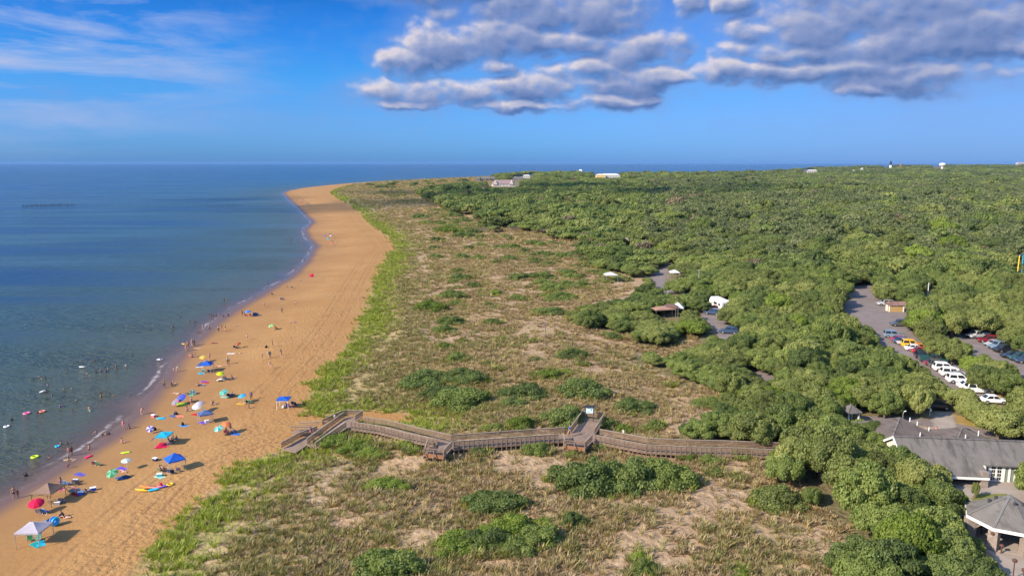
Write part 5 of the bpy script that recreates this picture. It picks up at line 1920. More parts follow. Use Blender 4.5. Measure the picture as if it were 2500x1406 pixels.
for a in [('suv', P7(812, 790), -14, 'slate', 'slate-blue car at the far end of the long car row'), ('sedan', P7(872, 824), -14, 'red', 'dark red car second from the far end of the long row'),
          ('sedan', P7(893, 840), -14, 'navy', 'navy car between the dark red and yellow cars'), ('sedan', P7(928, 852), -14, 'silver', 'silver car just behind the yellow car'),
          ('suv', P7(972, 874), -16, 'yellow', 'bright yellow car in the long car row'), ('sedan', P7(1035, 893), -16, 'orange', 'orange car nosing out beside the yellow car'),
          ('sedan', P7(1000, 902), -14, 'white', 'small white car in front of the yellow car'), ('sedan', P7(1058, 925), -14, 'red', 'bright red car in the middle of the long row'),
          ('suv', P7(1092, 972), -14, 'black', 'black car with roof rails beside the bright red car'), ('pickup', P7(1150, 1000), -16, 'green', 'dark green pickup next to the black car'),
          ('sedan', P7(1175, 1030), -16, 'maroon', 'maroon car half hidden between dark green pickup and white cars'), ('suv', P7(1215, 1052), -14, 'darkgrey', 'dark grey car just behind the white cars'),
          ('suv', P7(1256, 1078), -14, 'white', 'first of the white cars after the dark grey one'), ('suv', P7(1318, 1122), -12, 'white', 'large white car with long side windows in the row'),
          ('sedan', P7(1372, 1140), -14, 'grey', 'grey car squeezed between two white cars'), ('suv', P7(1378, 1178), -12, 'white', 'white car at the near end of the open row'),
          ('sedan', P7(1455, 1180), -14, 'navy', 'dark blue car beside the last white car'), ('sedan', P7(1470, 1228), -10, 'white', 'white car showing through leaves below the row'),
          ('suv', P7(1540, 1262), -10, 'white', 'white car mostly hidden under the trees'), ('sedan', P7(1668, 1350), -8, 'white', 'white car with dark windows alone under the trees'),
          ('sedan', P7(1790, 1272), -6, 'black', 'black car on the dry verge behind the trees'), ('suv', P7(865, 690), 170, 'darkgrey', 'dark grey car parked across the open lot'),
          ('suv', P7(738, 513), 176, 'silver', 'silver car parked beside the tan hut'),
          ('pickup', P7(1535, 790), 192, 'silver', 'silver pickup at the head of the second lot'), ('suv', P7(1625, 832), 160, 'maroon', 'dark car with red tail beside the silver pickup'),
          ('sedan', P7(1672, 862), 190, 'silver', 'silver car third in the second lot'), ('suv', P7(1706, 885), 192, 'slate', 'blue-grey car fourth in the second lot'),
          ('suv', P7(1752, 912), 192, 'black', 'black car fifth in the second lot'), ('sedan', P7(1830, 962), 176, 'black', 'black car after the gap in the second lot'),
          ('suv', P7(1895, 985), 170, 'green', 'dark green car near the frame edge in the second lot'), ('suv', P7(1950, 1008), 170, 'navy', 'navy car cut by the frame edge in the second lot'),
          ('suv', P6(1182, 150), 175, 'black', 'black car stopped behind the concrete crossing'), ('suv', P8(1368, 768), 150, 'navy', 'dark car below the white trailer on the camp road'),
          ('sedan', P8(1385, 728), 150, 'maroon', 'maroon car tucked under the white trailer'), ('suv', P8(1508, 930), 160, 'navy', 'dark blue car beside the bright round tree'),
          ('pickup', P8(1052, 586), 180, 'grey', 'grey pickup showing between the camp trees')]:
    car(*a)


# ------------------------------------------------------------------ camp: trailer, awnings
def trailer():
    p = at(*P8(1425, 720))
    t = empty('travel_trailer', p, R(100))
    b = MB()
    b.loft([ring8(x, .55, z, w, .3) for x, z, w in ((-4.2, 2.9, 1.2), (-4.0, 3.2, 1.28), (3.2, 3.3, 1.28), (4.1, 2.6, 1.2))])
    b.build('body', WHITE, t)
    MB().box((0, 1.285, 1.9), (2.2, .02, .7)).box((-2.6, 1.285, 1.9), (1.2, .02, .7)).build('side_window', GLASS, t)
    MB().box((-4.15, 0, 2.0), (.1, 1.4, .8)).build('rear_window', GLASS, t)
    MB().box((.4, 0, 3.42), (1.0, .8, .3)).build('roof_unit', WHITE, t)
    MB().bar((4.0, 0, .5), (5.2, 0, .5), .12).build('hitch', TYRE, t)
    for x in (-.6, .4):
        for s in (-1, 1):
            w = MB().tube([(x, s * 1.15 - .1, .36), (x, s * 1.15 + .1, .36)], .36, 14).build('wheel', TYRE, t)
    tag(t, 'big white travel trailer with rounded front parked by the camp road', 'trailer')


trailer()


def awning(px, half, hz, eave, rz, col, nm, label, legs=True, name='camp_canopy', cat='canopy'):
    p = at(*px)
    t = empty(name, p, rz)
    hx, hy = half
    b = MB()
    base = [(-hx, -hy, eave), (hx, -hy, eave), (hx, hy, eave), (-hx, hy, eave)]
    b.add(base + [(0, 0, hz)] + [(v[0] * 1.01, v[1] * 1.01, eave - .22) for v in base], [(0, 1, 4), (1, 2, 4), (2, 3, 4), (3, 0, 4), (0, 5, 6, 1), (1, 6, 7, 2), (2, 7, 8, 3), (3, 8, 5, 0)])
    b.build('roof', fabric(nm, col), t)
    for v in base:
        MB().bar((v[0] * .97, v[1] * .97, -.1), (v[0] * .97, v[1] * .97, eave - .02), .06).build('leg', simple('alu_leg', (0.45, 0.45, 0.46), .4, metal=.3), t)
    return tag(t, label, cat)


awning(P8(945, 792), (3.0, 1.7), 3.3, 2.6, R(15), (0.46, 0.27, 0.20), 'cloth_rust', 'rust-brown camp awning beside a darker awning at the thicket edge')
awning(P8(1012, 782), (1.9, 1.7), 3.6, 2.9, R(-12), (0.20, 0.12, 0.10), 'cloth_umber', 'dark brown camp awning between rust awning and white tent')
awning(P8(1068, 775), (1.5, 1.5), 3.8, 2.5, R(-8), (0.80, 0.80, 0.80), 'cloth_white', 'white camp tent at the right of the brown awnings', name='camp_tent', cat='tent')
awning(P8(494, 484), (2.1, 2.1), 3.6, 2.7, R(10), (0.72, 0.71, 0.70), 'cloth_offwhite', 'white camp canopy standing at the edge of the scrub')
awning(P8(1040, 462), (1.7, 1.7), 3.6, 2.7, R(0), (0.82, 0.82, 0.83), 'cloth_white', 'small white canopy roof right of the narrow camp road')
awning(P8(1160, 566), (1.2, 1.2), 3.2, 2.3, R(0), (0.85, 0.85, 0.85), 'cloth_white', 'tiny white tent peak among trees behind the grey pickup', name='camp_tent', cat='tent')
awning(P8(636, 176), (3.2, 2.6), 4.2, 3.0, R(0), (0.42, 0.36, 0.37), 'cloth_mauve', 'grey-mauve canopy roof far back in the scrub')


def far_walk():
    for (a, b, lab) in ((P9(945, 262), P9(1130, 258), 'long low grey footbridge far off in the scrub'), (P9(1180, 252), P9(1300, 256), 'shorter grey footbridge beyond the first in the scrub'),
                        (P9(1370, 268), P9(1500, 268), 'third grey footbridge segment against the wood')):
        p, q = at(*a), at(*b)
        t = empty('footbridge', p)
        d = q - p
        m = MB().bar((0, 0, 1.6), tuple(d + Vector((0, 0, 1.6))), 2.2, .25).build('deck', W_POST, t)
        r = MB()
        for s in (-1, 1):
            for z in (2.0, 2.6): r.bar((0, s * 1.1, z), tuple(d + Vector((0, s * 1.1, z))), .08, .22)
        r.build('railing', W_POST, t)
        pp = MB()
        for k in range(8):
            c = d * (k / 7)
            for s in (-1, 1): pp.bar(c + Vector((0, s * 1.0, -1)), c + Vector((0, s * 1.0, 2.6)), .14)
        o = pp.build('posts', W_POST, t)
        o['kind'] = 'stuff'
        tag(t, lab, 'footbridge')


far_walk()


# ------------------------------------------------------------------ far buildings and towers
def far_house(name, px_center, D, w, d, hw, hr, wall, roof, label, rz=0, gables=0, cat='house', base=None):
    x, y = at_depth(px_center, D)
    z = hgt(x, y) if base is None else base
    t = empty(name, (x, y, z), rz)
    MB().box((0, 0, hw / 2), (w, d, hw)).build('wall', wall, t)
    b = MB()
    b.add([(-w / 2 - .5, -d / 2 - .5, hw), (w / 2 + .5, -d / 2 - .5, hw), (w / 2 - d * .25, 0, hw + hr), (-w / 2 + d * .25, 0, hw + hr), (-w / 2 - .5, d / 2 + .5, hw), (w / 2 + .5, d / 2 + .5, hw)],
          [(0, 1, 2, 3), (3, 2, 5, 4), (0, 3, 4), (1, 5, 2), (0, 4, 5, 1)])
    b.build('roof', roof, t)
    for k in range(gables):
        gx = -w * .36 + k * w * .72 / max(1, gables - 1)
        g = MB()
        g.add([(gx - 3.2, -d / 2 - 1.2, hw - 1), (gx + 3.2, -d / 2 - 1.2, hw - 1), (gx, -d / 2 - 1.2, hw + hr * .8), (gx - 3.2, 0, hw - 1), (gx + 3.2, 0, hw - 1), (gx, 0, hw + hr * .8)],
              [(0, 1, 2), (0, 2, 5, 3), (1, 4, 5, 2)])
        g.build('gable', wall, t)
    n = max(2, int(w / 5))
    for k in range(n):
        MB().box((-w / 2 + (k + .5) * w / n, -d / 2 - .04, hw * .55), (1.5, .06, hw * .3)).build('window', GLASS, t)
    return tag(t, label, cat)


PINKW = simple('pale_wall', (0.60, 0.54, 0.50), .8)
ROOFM = simple('mauve_roof', (0.27, 0.20, 0.19), .9, .2)
GREYR = simple('slate_roof', (0.14, 0.14, 0.16), .9, .2)
D1 = 1230.0
far_house('house', 1229, D1, 36, 16, 4.2, 6.5, PINKW, ROOFM, 'large gabled house with mauve-brown roof far along the coast', R(6), 2, base=7.5)
for i, (px, D, w, lab) in enumerate([(1168, 1640, 8, 'dark-roofed house leftmost in the far beachside row'), (1180, 1650, 8, 'dark-roofed house second in the far beachside row'),
                                     (1192, 1660, 8, 'dark-roofed house third in the far beachside row'), (1204, 1670, 8, 'dark-roofed house last in the far beachside row'),
                                     (1259, 1660, 11, 'grey-roofed house nearer the wood on the far coast'), (1273, 1680, 10, 'grey-roofed house beside the white hall far off')]):
    far_house('house', px, D, w, 9, 5.5, 4.0, simple('mid_wall', (0.20, 0.18, 0.18), .8), GREYR, lab, 0, base=6)
far_house('hall', 1285, 1950, 18, 14, 6.5, 3.0, simple('dull_white', (0.50, 0.49, 0.47), .8), simple('dull_white', (0.50, 0.49, 0.47), .8), 'white-roofed hall by the far beach', 0, cat='hall', base=6)
far_house('depot', 1487, 1500, 36, 22, 12, 3.5, simple('dull_white', (0.50, 0.49, 0.47), .8), simple('light_roof', (0.60, 0.58, 0.55), .7), 'big white depot building rising from the far wood', 0, cat='depot', base=9)
far_house('depot', 1464, 1490, 18, 16, 12, 3.0, simple('ochre_wall', (0.70, 0.50, 0.22), .8), simple('ochre_roof', (0.70, 0.55, 0.32), .8), 'ochre wing left of the big white depot', 0, cat='depot', base=9)
far_house('shed', 1974, 2300, 27, 14, 11, 3, simple('grey_wall', (0.38, 0.36, 0.33), .8), simple('grey_roof', (0.50, 0.48, 0.45), .8), 'long pale shed roof far out in the wood', R(-10), cat='shed', base=11)
far_house('shed', 2094, 2500, 6, 6, 12, 3, simple('dull_white', (0.50, 0.49, 0.47), .8), simple('dull_white', (0.50, 0.49, 0.47), .8), 'small white hut right of the long pale shed', 0, cat='shed', base=14)
far_house('shed', 2073, 2200, 5, 5, 11, 3, WHITE, WHITE, 'tiny white hut nearer than its neighbour in the far wood', 0, cat='shed', base=11)
far_house('shed', 1415, 2350, 9, 8, 5, 3, WHITE, WHITE, 'single white hut on the wooded skyline', 0, cat='shed', base=17)
far_house('office', 2478, 5600, 70, 30, 18, 3, simple('grey_wall', (0.38, 0.36, 0.33), .8), simple('grey_roof', (0.50, 0.48, 0.45), .8), 'pale office block on the skyline beside twin masts', 0, cat='office', base=28)


def lighthouse():
    x, y = at_depth(2162.5, 3000)
    t = empty('lighthouse', (x, y, 20))
    for k in range(2):
        pass
    MB().tube([(0, 0, -6), (0, 0, 16)], [5.2, 4.2], 14).build('tower', simple('tower_white', (0.80, 0.79, 0.76), .7), t, True)
    MB().tube([(0, 0, 16), (0, 0, 26)], [4.2, 3.6], 14).build('tower', simple('tower_black', (0.02, 0.02, 0.022), .6), t, True)
    MB().tube([(0, 0, 26), (0, 0, 26.5)], [4.6, 4.6], 14).build('gallery', simple('tower_black', (0.02, 0.02, 0.022), .6), t)
    MB().tube([(0, 0, 26.5), (0, 0, 30)], [2.6, 2.6], 12).build('lantern_room', GLASS, t)
    MB().tube([(0, 0, 30), (0, 0, 32), (0, 0, 33.5)], [3.0, 1.0, .2], 12).build('roof', simple('tower_black', (0.02, 0.02, 0.022), .6), t)
    tag(t, 'tall lighthouse, white below and black above, on the skyline', 'lighthouse')
    x, y = at_depth(2187, 3150)
    t = empty('brick_tower', (x, y, 20))
    MB().tube([(0, 0, -6), (0, 0, 17)], [4.6, 3.4], 8).build('tower', simple('old_brick', (0.33, 0.16, 0.12), .9, .2), t)
    MB().tube([(0, 0, 17), (0, 0, 18), (0, 0, 20)], [3.6, 3.6, 2.4], 8).build('cap', simple('old_brick', (0.33, 0.16, 0.12), .9, .2), t)
    tag(t, 'short reddish brick tower right of the lighthouse', 'tower')
    x, y = at_depth(2287.5, 2650)
    t = empty('water_tower', (x, y, 14))
    MB().tube([(0, 0, -4), (0, 0, 20)], [4.5, 4.0], 14).build('stem', simple('tower_base', (0.50, 0.44, 0.42), .7), t, True)
    MB().tube([(0, 0, 19), (0, 0, 22), (0, 0, 26), (0, 0, 29.5), (0, 0, 31)], [4.5, 9.6, 10.6, 8.0, 1.0], 20).build('tank', WHITE, t, True)
    tag(t, 'white mushroom-shaped water tower standing above the wood', 'water tower')
    for px, lab in ((2487, 'thin lattice mast left of its twin on the skyline'), (2492.5, 'thin lattice mast right of its twin on the skyline')):
        x, y = at_depth(px, 4000)
        t = MB().tube([(0, 0, 10), (0, 0, 72)], [.55, .35], 6).build('radio_mast', simple('mast', (0.40, 0.30, 0.32), .7))
        t.location = (x, y, 0)
        tag(t, lab, 'mast')


lighthouse()


# ------------------------------------------------------------------ pilings of the old breakwater
def pilings():
    m = simple('tarred_timber', (0.03, 0.03, 0.035), .9)
    mh = [MB().tube([(0, 0, -1.5), (0, 0, h)], [.30, .24], 8).mesh('piling', m) for h in (.9, 1.3, 1.7)]
    xs = [(55 + i * 3.4 + random.uniform(-1, 1), 504.5 - i * .09 + random.uniform(-1.2, .6)) for i in range(38)]
    xs += [(190 + i * 14.2 + random.uniform(-3, 3), 502.5 - i * .05 + random.uniform(-.4, .4)) for i in range(29)]
    for i, (px, py) in enumerate(xs):
        p = sea(px, py)
        o = link('piling', random.choice(mh))
        o.location = p
        o.rotation_euler = (random.uniform(-.1, .1), random.uniform(-.1, .1), random.uniform(0, 6))
        k = 1.1 if i < 38 else .7
        o.scale = (k, k, k)
        tag(o, 'dark tarred piling in the dense clump of the old breakwater' if i < 38 else 'dark lone piling in the thin spaced line of the old breakwater', 'piling',
            'clumped breakwater pilings' if i < 38 else 'spaced breakwater pilings')


pilings()


# ------------------------------------------------------------------ a tree in front of the patio, and the cloud whose shade lies over the far wood
def lone_tree(px, h, r, mat, label):
    p = at(*px)
    t = empty('tree', p)
    o = link('crown', CROWN_HI[2], t)
    o.location = (0, 0, h - .56 * h)
    o.scale = (r, r, .56 * h / .72)
    setmat(o, mat)
    link('trunk', TRUNKS[0], t).scale = (h * .9,) * 3
    tag(t, label, 'tree')


lone_tree(P6(1905, 850), 5.8, 2.3, LEAF_MID, 'mid-green tree standing alone on the patio before the French doors')
lone_tree(P6(1478, 820), 2.4, .5, LEAF_OLIVE, 'thin young tree at the edge of the patio paving')


def drifting_cloud():
    t = 720 / sdir.z
    c = Vector((-10, 930, 0)) + sdir * t
    b = MB()
    v, f = ICO3
    for k in range(34):
        u = random.uniform(-1, 1)
        o = Vector((u * 430, u * 60 + random.uniform(-190, 190) * math.sqrt(1 - .8 * u * u), random.uniform(-10, 22)))
        r = random.uniform(45, 85) * (1 - .40 * abs(u))
        n = 1 + .18 * vnoise(v[:, 0] * 3 + k, v[:, 1] * 3 + v[:, 2] * 2, k)
        b.add([(q[0] * r * m + o.x, q[1] * r * m + o.y, max(-.35, q[2]) * r * m * .6 + o.z) for q, m in zip(v, n)], [tuple(x) for x in f])
    m, nt = newmat('cloud_vapour')
    n_ = nt.noise(nt.n('ShaderNodeTexCoord').outputs['Object'], 0.02, 5.0, .6)
    d_ = nt.n('ShaderNodeBsdfDiffuse', {'Color': nt.mix(n_, (.8, .8, .82), (.92, .92, .92))})
    t_ = nt.n('ShaderNodeBsdfTranslucent', {'Color': (.9, .9, .92)})
    tr = nt.n('ShaderNodeBsdfTransparent')
    x = nt.n('ShaderNodeMixShader', {0: .35, 1: d_.outputs[0], 2: t_.outputs[0]})
    x2 = nt.n('ShaderNodeMixShader', {0: nt.mr(n_, .35, .65, .92, .74), 1: x.outputs[0], 2: tr.outputs[0]})
    finish(nt, x2.outputs[0])
    o = b.build('cloud', m, None, True)
    o.location = c
    tag(o, 'long low cloud over the shore that shades a strip of the far wood', 'cloud', kind='structure')


drifting_cloud()


# ------------------------------------------------------------------ people: one skinned body per pose
def skin_mesh(name, J, E, rad, mat, root, sub=1):
    """continuous surface grown over joints J (name -> point) along edges E with radii rad"""
    names = list(J)
    ix = {n: i for i, n in enumerate(names)}
    me = bpy.data.meshes.new(name)
    me.from_pydata([J[n] for n in names], [(ix[a], ix[b]) for a, b in E], [])
    o = bpy.data.objects.new(name, me)
    COL.objects.link(o)
    md = o.modifiers.new('skin', 'SKIN')
    md.use_smooth_shade = True
    sv = me.skin_vertices[0].data
    for n in names:
        r = rad[n]
        sv[ix[n]].radius = r if hasattr(r, '__len__') else (r, r)
        sv[ix[n]].use_root = (n == root)
    if sub:
        s = o.modifiers.new('sub', 'SUBSURF'); s.levels = sub; s.render_levels = sub
    dg = bpy.context.evaluated_depsgraph_get()
    out = bpy.data.meshes.new_from_object(o.evaluated_get(dg))
    out.name = name
    bpy.data.objects.remove(o)
    bpy.data.meshes.remove(me)
    out.materials.clear()
    out.materials.append(mat)
    return out


SKINS = [simple('skin_light', (0.62, 0.36, 0.25), .55, .08), simple('skin_tan', (0.46, 0.25, 0.155), .55, .08), simple('skin_dark', (0.13, 0.07, 0.045), .55, .1)]
HAIRS = [simple('hair_dark', (0.03, 0.022, 0.018), .7), simple('hair_brown', (0.10, 0.055, 0.03), .7), simple('hair_fair', (0.40, 0.27, 0.12), .7)]
CLO = {'navy': (0.02, 0.03, 0.09), 'black': (0.02, 0.02, 0.022), 'red': (0.60, 0.03, 0.04), 'pink': (0.72, 0.16, 0.30), 'teal': (0.02, 0.38, 0.40), 'white': (0.80, 0.80, 0.78),
       'yellow': (0.78, 0.48, 0.03), 'blue': (0.03, 0.18, 0.62), 'green': (0.06, 0.28, 0.09), 'grey': (0.25, 0.26, 0.28), 'orange': (0.80, 0.22, 0.02), 'purple': (0.20, 0.06, 0.34)}


def cloth(c): return simple('swim_' + c, CLO[c], .8, .1)


def lerp3(a, b, t): return tuple(a[i] + (b[i] - a[i]) * t for i in range(3))


def pose_joints(kind):
    """joint positions in metres, facing -Y, feet (or hips) at z = 0"""
    J = dict(pel=(0, 0, .95), waist=(0, .01, 1.10), chest=(0, .01, 1.30), neck=(0, .0, 1.47), head=(0, -.015, 1.58), top=(0, -.01, 1.70),
             shL=(.17, .01, 1.40), elL=(.24, .05, 1.13), wrL=(.26, -.03, .89), shR=(-.17, .01, 1.40), elR=(-.24, .05, 1.13), wrR=(-.26, -.03, .89),
             hpL=(.095, 0, .90), knL=(.11, -.02, .49), anL=(.12, .03, .09), toL=(.14, -.13, .035),
             hpR=(-.095, 0, .90), knR=(-.11, -.02, .49), anR=(-.12, .03, .09), toR=(-.14, -.13, .035))
    if kind == 'walk':
        J.update(knL=(.10, -.20, .52), anL=(.10, -.28, .10), toL=(.11, -.43, .05), knR=(-.10, .10, .49), anR=(-.10, .34, .14), toR=(-.11, .22, .04),
                 elL=(.23, .18, 1.16), wrL=(.22, .20, .92), elR=(-.23, -.10, 1.15), wrR=(-.20, -.30, .99))
    if kind == 'wade':
        J.update(elL=(.38, -.02, 1.22), wrL=(.50, -.18, 1.12), elR=(-.40, .0, 1.20), wrR=(-.52, -.14, 1.10))
    if kind == 'bend':
        J.update(waist=(0, -.10, 1.06), chest=(0, -.28, 1.14), neck=(0, -.42, 1.17), head=(0, -.52, 1.16), top=(0, -.62, 1.18), shL=(.17, -.36, 1.14), elL=(.20, -.40, .86),
                 wrL=(.17, -.46, .62), shR=(-.17, -.36, 1.14), elR=(-.20, -.40, .86), wrR=(-.17, -.46, .62))
    if kind == 'sit':
        dz = -.83
        for k in ('pel', 'waist', 'chest', 'neck', 'head', 'top', 'shL', 'shR', 'hpL', 'hpR'):
            x, y, z = J[k]; J[k] = (x, y + max(0, z - .95) * .22, z + dz)
        J.update(elL=(.27, .24, .33), wrL=(.27, .36, .10), elR=(-.27, .24, .33), wrR=(-.27, .36, .10), knL=(.14, -.36, .42), anL=(.13, -.66, .09), toL=(.14, -.80, .06),
                 knR=(-.14, -.40, .34), anR=(-.14, -.76, .08), toR=(-.15, -.90, .08))
    if kind == 'chair':
        dz = -.55
        for k in ('pel', 'waist', 'chest', 'neck', 'head', 'top', 'shL', 'shR', 'hpL', 'hpR'):
            x, y, z = J[k]; J[k] = (x, y + max(0, z - .95) * .38, z + dz)
        J.update(elL=(.27, .06, .62), wrL=(.26, -.18, .62), elR=(-.27, .06, .62), wrR=(-.26, -.18, .62), knL=(.12, -.42, .44), anL=(.12, -.60, .09), toL=(.13, -.74, .05),
                 knR=(-.12, -.42, .44), anR=(-.12, -.64, .09), toR=(-.13, -.78, .05))
    if kind == 'lie':
        for k, (x, y, z) in list(J.items()): J[k] = (x, .95 - z, .12 + (-y) * .5)
        J.update(elL=(.40, -.42, .10), wrL=(.30, -.68, .08), elR=(-.30, -.22, .10), wrR=(-.30, .02, .07), knR=(-.14, .42, .30), anR=(-.13, .72, .10), toR=(-.13, .86, .10),
                 toL=(.16, .98, .12))
    return J


BODY_E = [('pel', 'waist'), ('waist', 'chest'), ('chest', 'neck'), ('neck', 'head'), ('head', 'top')]
for S_ in 'LR':
    BODY_E += [('chest', 'sh' + S_), ('sh' + S_, 'el' + S_), ('el' + S_, 'wr' + S_), ('pel', 'hp' + S_), ('hp' + S_, 'kn' + S_), ('kn' + S_, 'an' + S_), ('an' + S_, 'to' + S_)]
BODY_R = dict(pel=(.135, .10), waist=(.125, .09), chest=(.155, .105), neck=.055, head=.088, top=.062, **{k + s: r for s in 'LR' for k, r in
              (('sh', .062), ('el', .044), ('wr', .030), ('hp', .088), ('kn', .058), ('an', .040), ('to', .032))})


def hand(b, wr, el):
    """palm and five bent fingers carried on from the forearm"""
    w, e = Vector(wr), Vector(el)
    d = (w - e).normalized()
    side = d.cross(Vector((0, 0, 1)))
    side = side.normalized() if side.length > .1 else Vector((0, 1, 0))
    n = side.cross(d)
    b.tube([w - d * .02, w + d * .045, w + d * .09], [.026, .034, .028], 6)
    for k, ln in enumerate((.066, .076, .070, .055)):
        p = w + d * .085 + side * (.027 - .018 * k)
        b.tube([p, p + d * ln * .55 + n * .006, p + d * ln * .85 + n * .022], [.0085, .008, .006], 5)
    p = w + d * .03 + side * .03
    b.tube([p, p + d * .03 + side * .025, p + d * .062 + side * .030 + n * .01], [.011, .0095, .007], 5)


def build_pose(kind):
    J = pose_joints(kind)
    base = skin_mesh('body_' + kind, J, BODY_E, BODY_R, SKINS[0], 'pel', 1)
    b = MB()
    for s in 'LR': hand(b, J['wr' + s], J['el' + s])
    h, t = Vector(J['head']), Vector(J['top'])
    up = (t - h).normalized()
    fwd = Vector((0, -1, 0)) if abs(up.y) < .7 else Vector((0, 0, 1 if kind == 'lie' else -1))
    fwd = (fwd - up * fwd.dot(up)).normalized()
    rt = fwd.cross(up)
    c = h.lerp(t, .25)
    b.tube([c + fwd * .075 + up * .03, c + fwd * .108 - up * .012, c + fwd * .085 - up * .02], [.008, .017, .012], 6)     # nose
    for s in (-1, 1):
        b.tube([c + rt * s * .088 + up * .03, c + rt * s * .102, c + rt * s * .088 - up * .025], [.008, .018, .008], 6)   # ears
    b.tube([c + fwd * .082 - up * .055 + rt * .025, c + fwd * .092 - up * .056, c + fwd * .082 - up * .055 - rt * .025], [.005, .009, .005], 6)
    for s in (-1, 1): b.tube([c + fwd * .080 + rt * s * .032 + up * .022, c + fwd * .090 + rt * s * .032 + up * .022], [.012, .010], 6)
    bm = bmesh.new(); bm.from_mesh(base)
    fm = b.mesh('x', SKINS[0]); bm.from_mesh(fm); bm.to_mesh(base); bm.free()
    bpy.data.meshes.remove(fm)
    base.polygons.foreach_set('use_smooth', [True] * len(base.polygons))
    # hair
    v, f = ICO3
    hv = []
    for q in v:
        p = Vector(q)
        r = .104 * (1 if p.dot(up) > -.2 else .9)
        if p.dot(fwd) > .25 and p.dot(up) < .45: r = .07
        hv.append(c + up * .035 - fwd * .012 + p * r)
    hair = MB().add(hv, [tuple(x) for x in f]).mesh('hair', HAIRS[0], True)
    long_ = MB().add(hv, [tuple(x) for x in f]).tube([c - fwd * .06, c - fwd * .10 - up * .12, c - fwd * .09 - up * .26], [.07, .075, .03], 8).mesh('long_hair', HAIRS[1], True)
    # clothes
    K = {}
    JJ = {k: J[k] for k in ('pel', 'hpL', 'hpR')}
    for s in 'LR': JJ['md' + s] = lerp3(J['hp' + s], J['kn' + s], .55)
    JJ['waist'] = lerp3(J['pel'], J['waist'], .35)
    K['shorts'] = skin_mesh('shorts', JJ, [('pel', 'waist'), ('pel', 'hpL'), ('pel', 'hpR'), ('hpL', 'mdL'), ('hpR', 'mdR')],
                            dict(pel=(.15, .115), waist=(.142, .107), hpL=.106, hpR=.106, mdL=.098, mdR=.098), cloth('navy'), 'pel', 1)
    JJ = {k: J[k] for k in ('pel', 'waist', 'chest', 'hpL', 'hpR')}
    JJ['up'] = lerp3(J['chest'], J['neck'], .35)
    K['swimsuit'] = skin_mesh('swimsuit', JJ, [('pel', 'waist'), ('waist', 'chest'), ('chest', 'up'), ('pel', 'hpL'), ('pel', 'hpR')],
                              dict(pel=(.147, .112), waist=(.137, .102), chest=(.164, .117), up=(.10, .09), hpL=.098, hpR=.098), cloth('black'), 'pel', 1)
    JJ = {k: J[k] for k in ('pel', 'waist', 'chest', 'shL', 'shR')}
    for s in 'LR': JJ['sl' + s] = lerp3(J['sh' + s], J['el' + s], .55)
    JJ['up'] = lerp3(J['chest'], J['neck'], .6)
    K['shirt'] = skin_mesh('shirt', JJ, [('pel', 'waist'), ('waist', 'chest'), ('chest', 'up'), ('chest', 'shL'), ('chest', 'shR'), ('shL', 'slL'), ('shR', 'slR')],
                           dict(pel=(.157, .122), waist=(.147, .112), chest=(.170, .122), up=.075, shL=.082, shR=.082, slL=.064, slR=.064), cloth('white'), 'chest', 1)
    return base, hair, long_, K


POSES = {k: build_pose(k) for k in ('stand', 'walk', 'wade', 'bend', 'sit', 'chair', 'lie')}
PEOPLE = []
_wear = {'s': ('shorts',), 'o': ('swimsuit',), 't': ('shirt', 'shorts'), 'd': ('shirt', 'swimsuit')}


def person(pose, p, wear, col, desc, rz=None, skin=None, scale=1.0, sink=0.0, col2='navy', label=None, hair=None):
    body, hr, lh, K = POSES[pose]
    rz = random.uniform(0, 360) if rz is None else rz
    skin = random.choice((0, 0, 1, 1, 2)) if skin is None else skin
    o = link('person', body)
    setmat(o, SKINS[skin])
    o.location = (p[0], p[1], p[2] - sink)
    o.rotation_euler = (0, 0, R(rz))
    o.scale = (scale,) * 3
    long_ = wear in 'od' and random.random() < .7
    h = link('hair', lh if long_ else hr, o)
    setmat(h, HAIRS[hair if hair is not None else random.choice((0, 0, 1, 1, 2))])
    for i, w in enumerate(_wear[wear]):
        c = link(w, K[w], o)
        setmat(c, cloth(col if i == 0 else col2))
    tag(o, label, 'person', 'people on the beach and in the water')
    if label is None: PEOPLE.append((o, desc, (p[0], p[1])))
    return o


# ------------------------------------------------------------------ beach gear kinds
ALU = simple('alu_leg', (0.45, 0.45, 0.46), .4, metal=.3)
PCOL = dict(CLO, lime=(0.55, 0.72, 0.02), cyan=(0.02, 0.48, 0.72), royal=(0.02, 0.13, 0.62), sky=(0.10, 0.34, 0.72), brown=(0.30, 0.20, 0.145), pale=(0.52, 0.48, 0.54), crimson=(0.72, 0.01, 0.08),
            mint=(0.20, 0.52, 0.38), seafoam=(0.40, 0.62, 0.55), coral=(0.80, 0.25, 0.17), violet=(0.16, 0.10, 0.58), tan=(0.55, 0.38, 0.22), slate=(0.10, 0.16, 0.34))


def fab(c): return fabric('cloth_' + c, PCOL[c])
def plastic(c): return simple('plastic_' + c, PCOL[c], .4, .08)


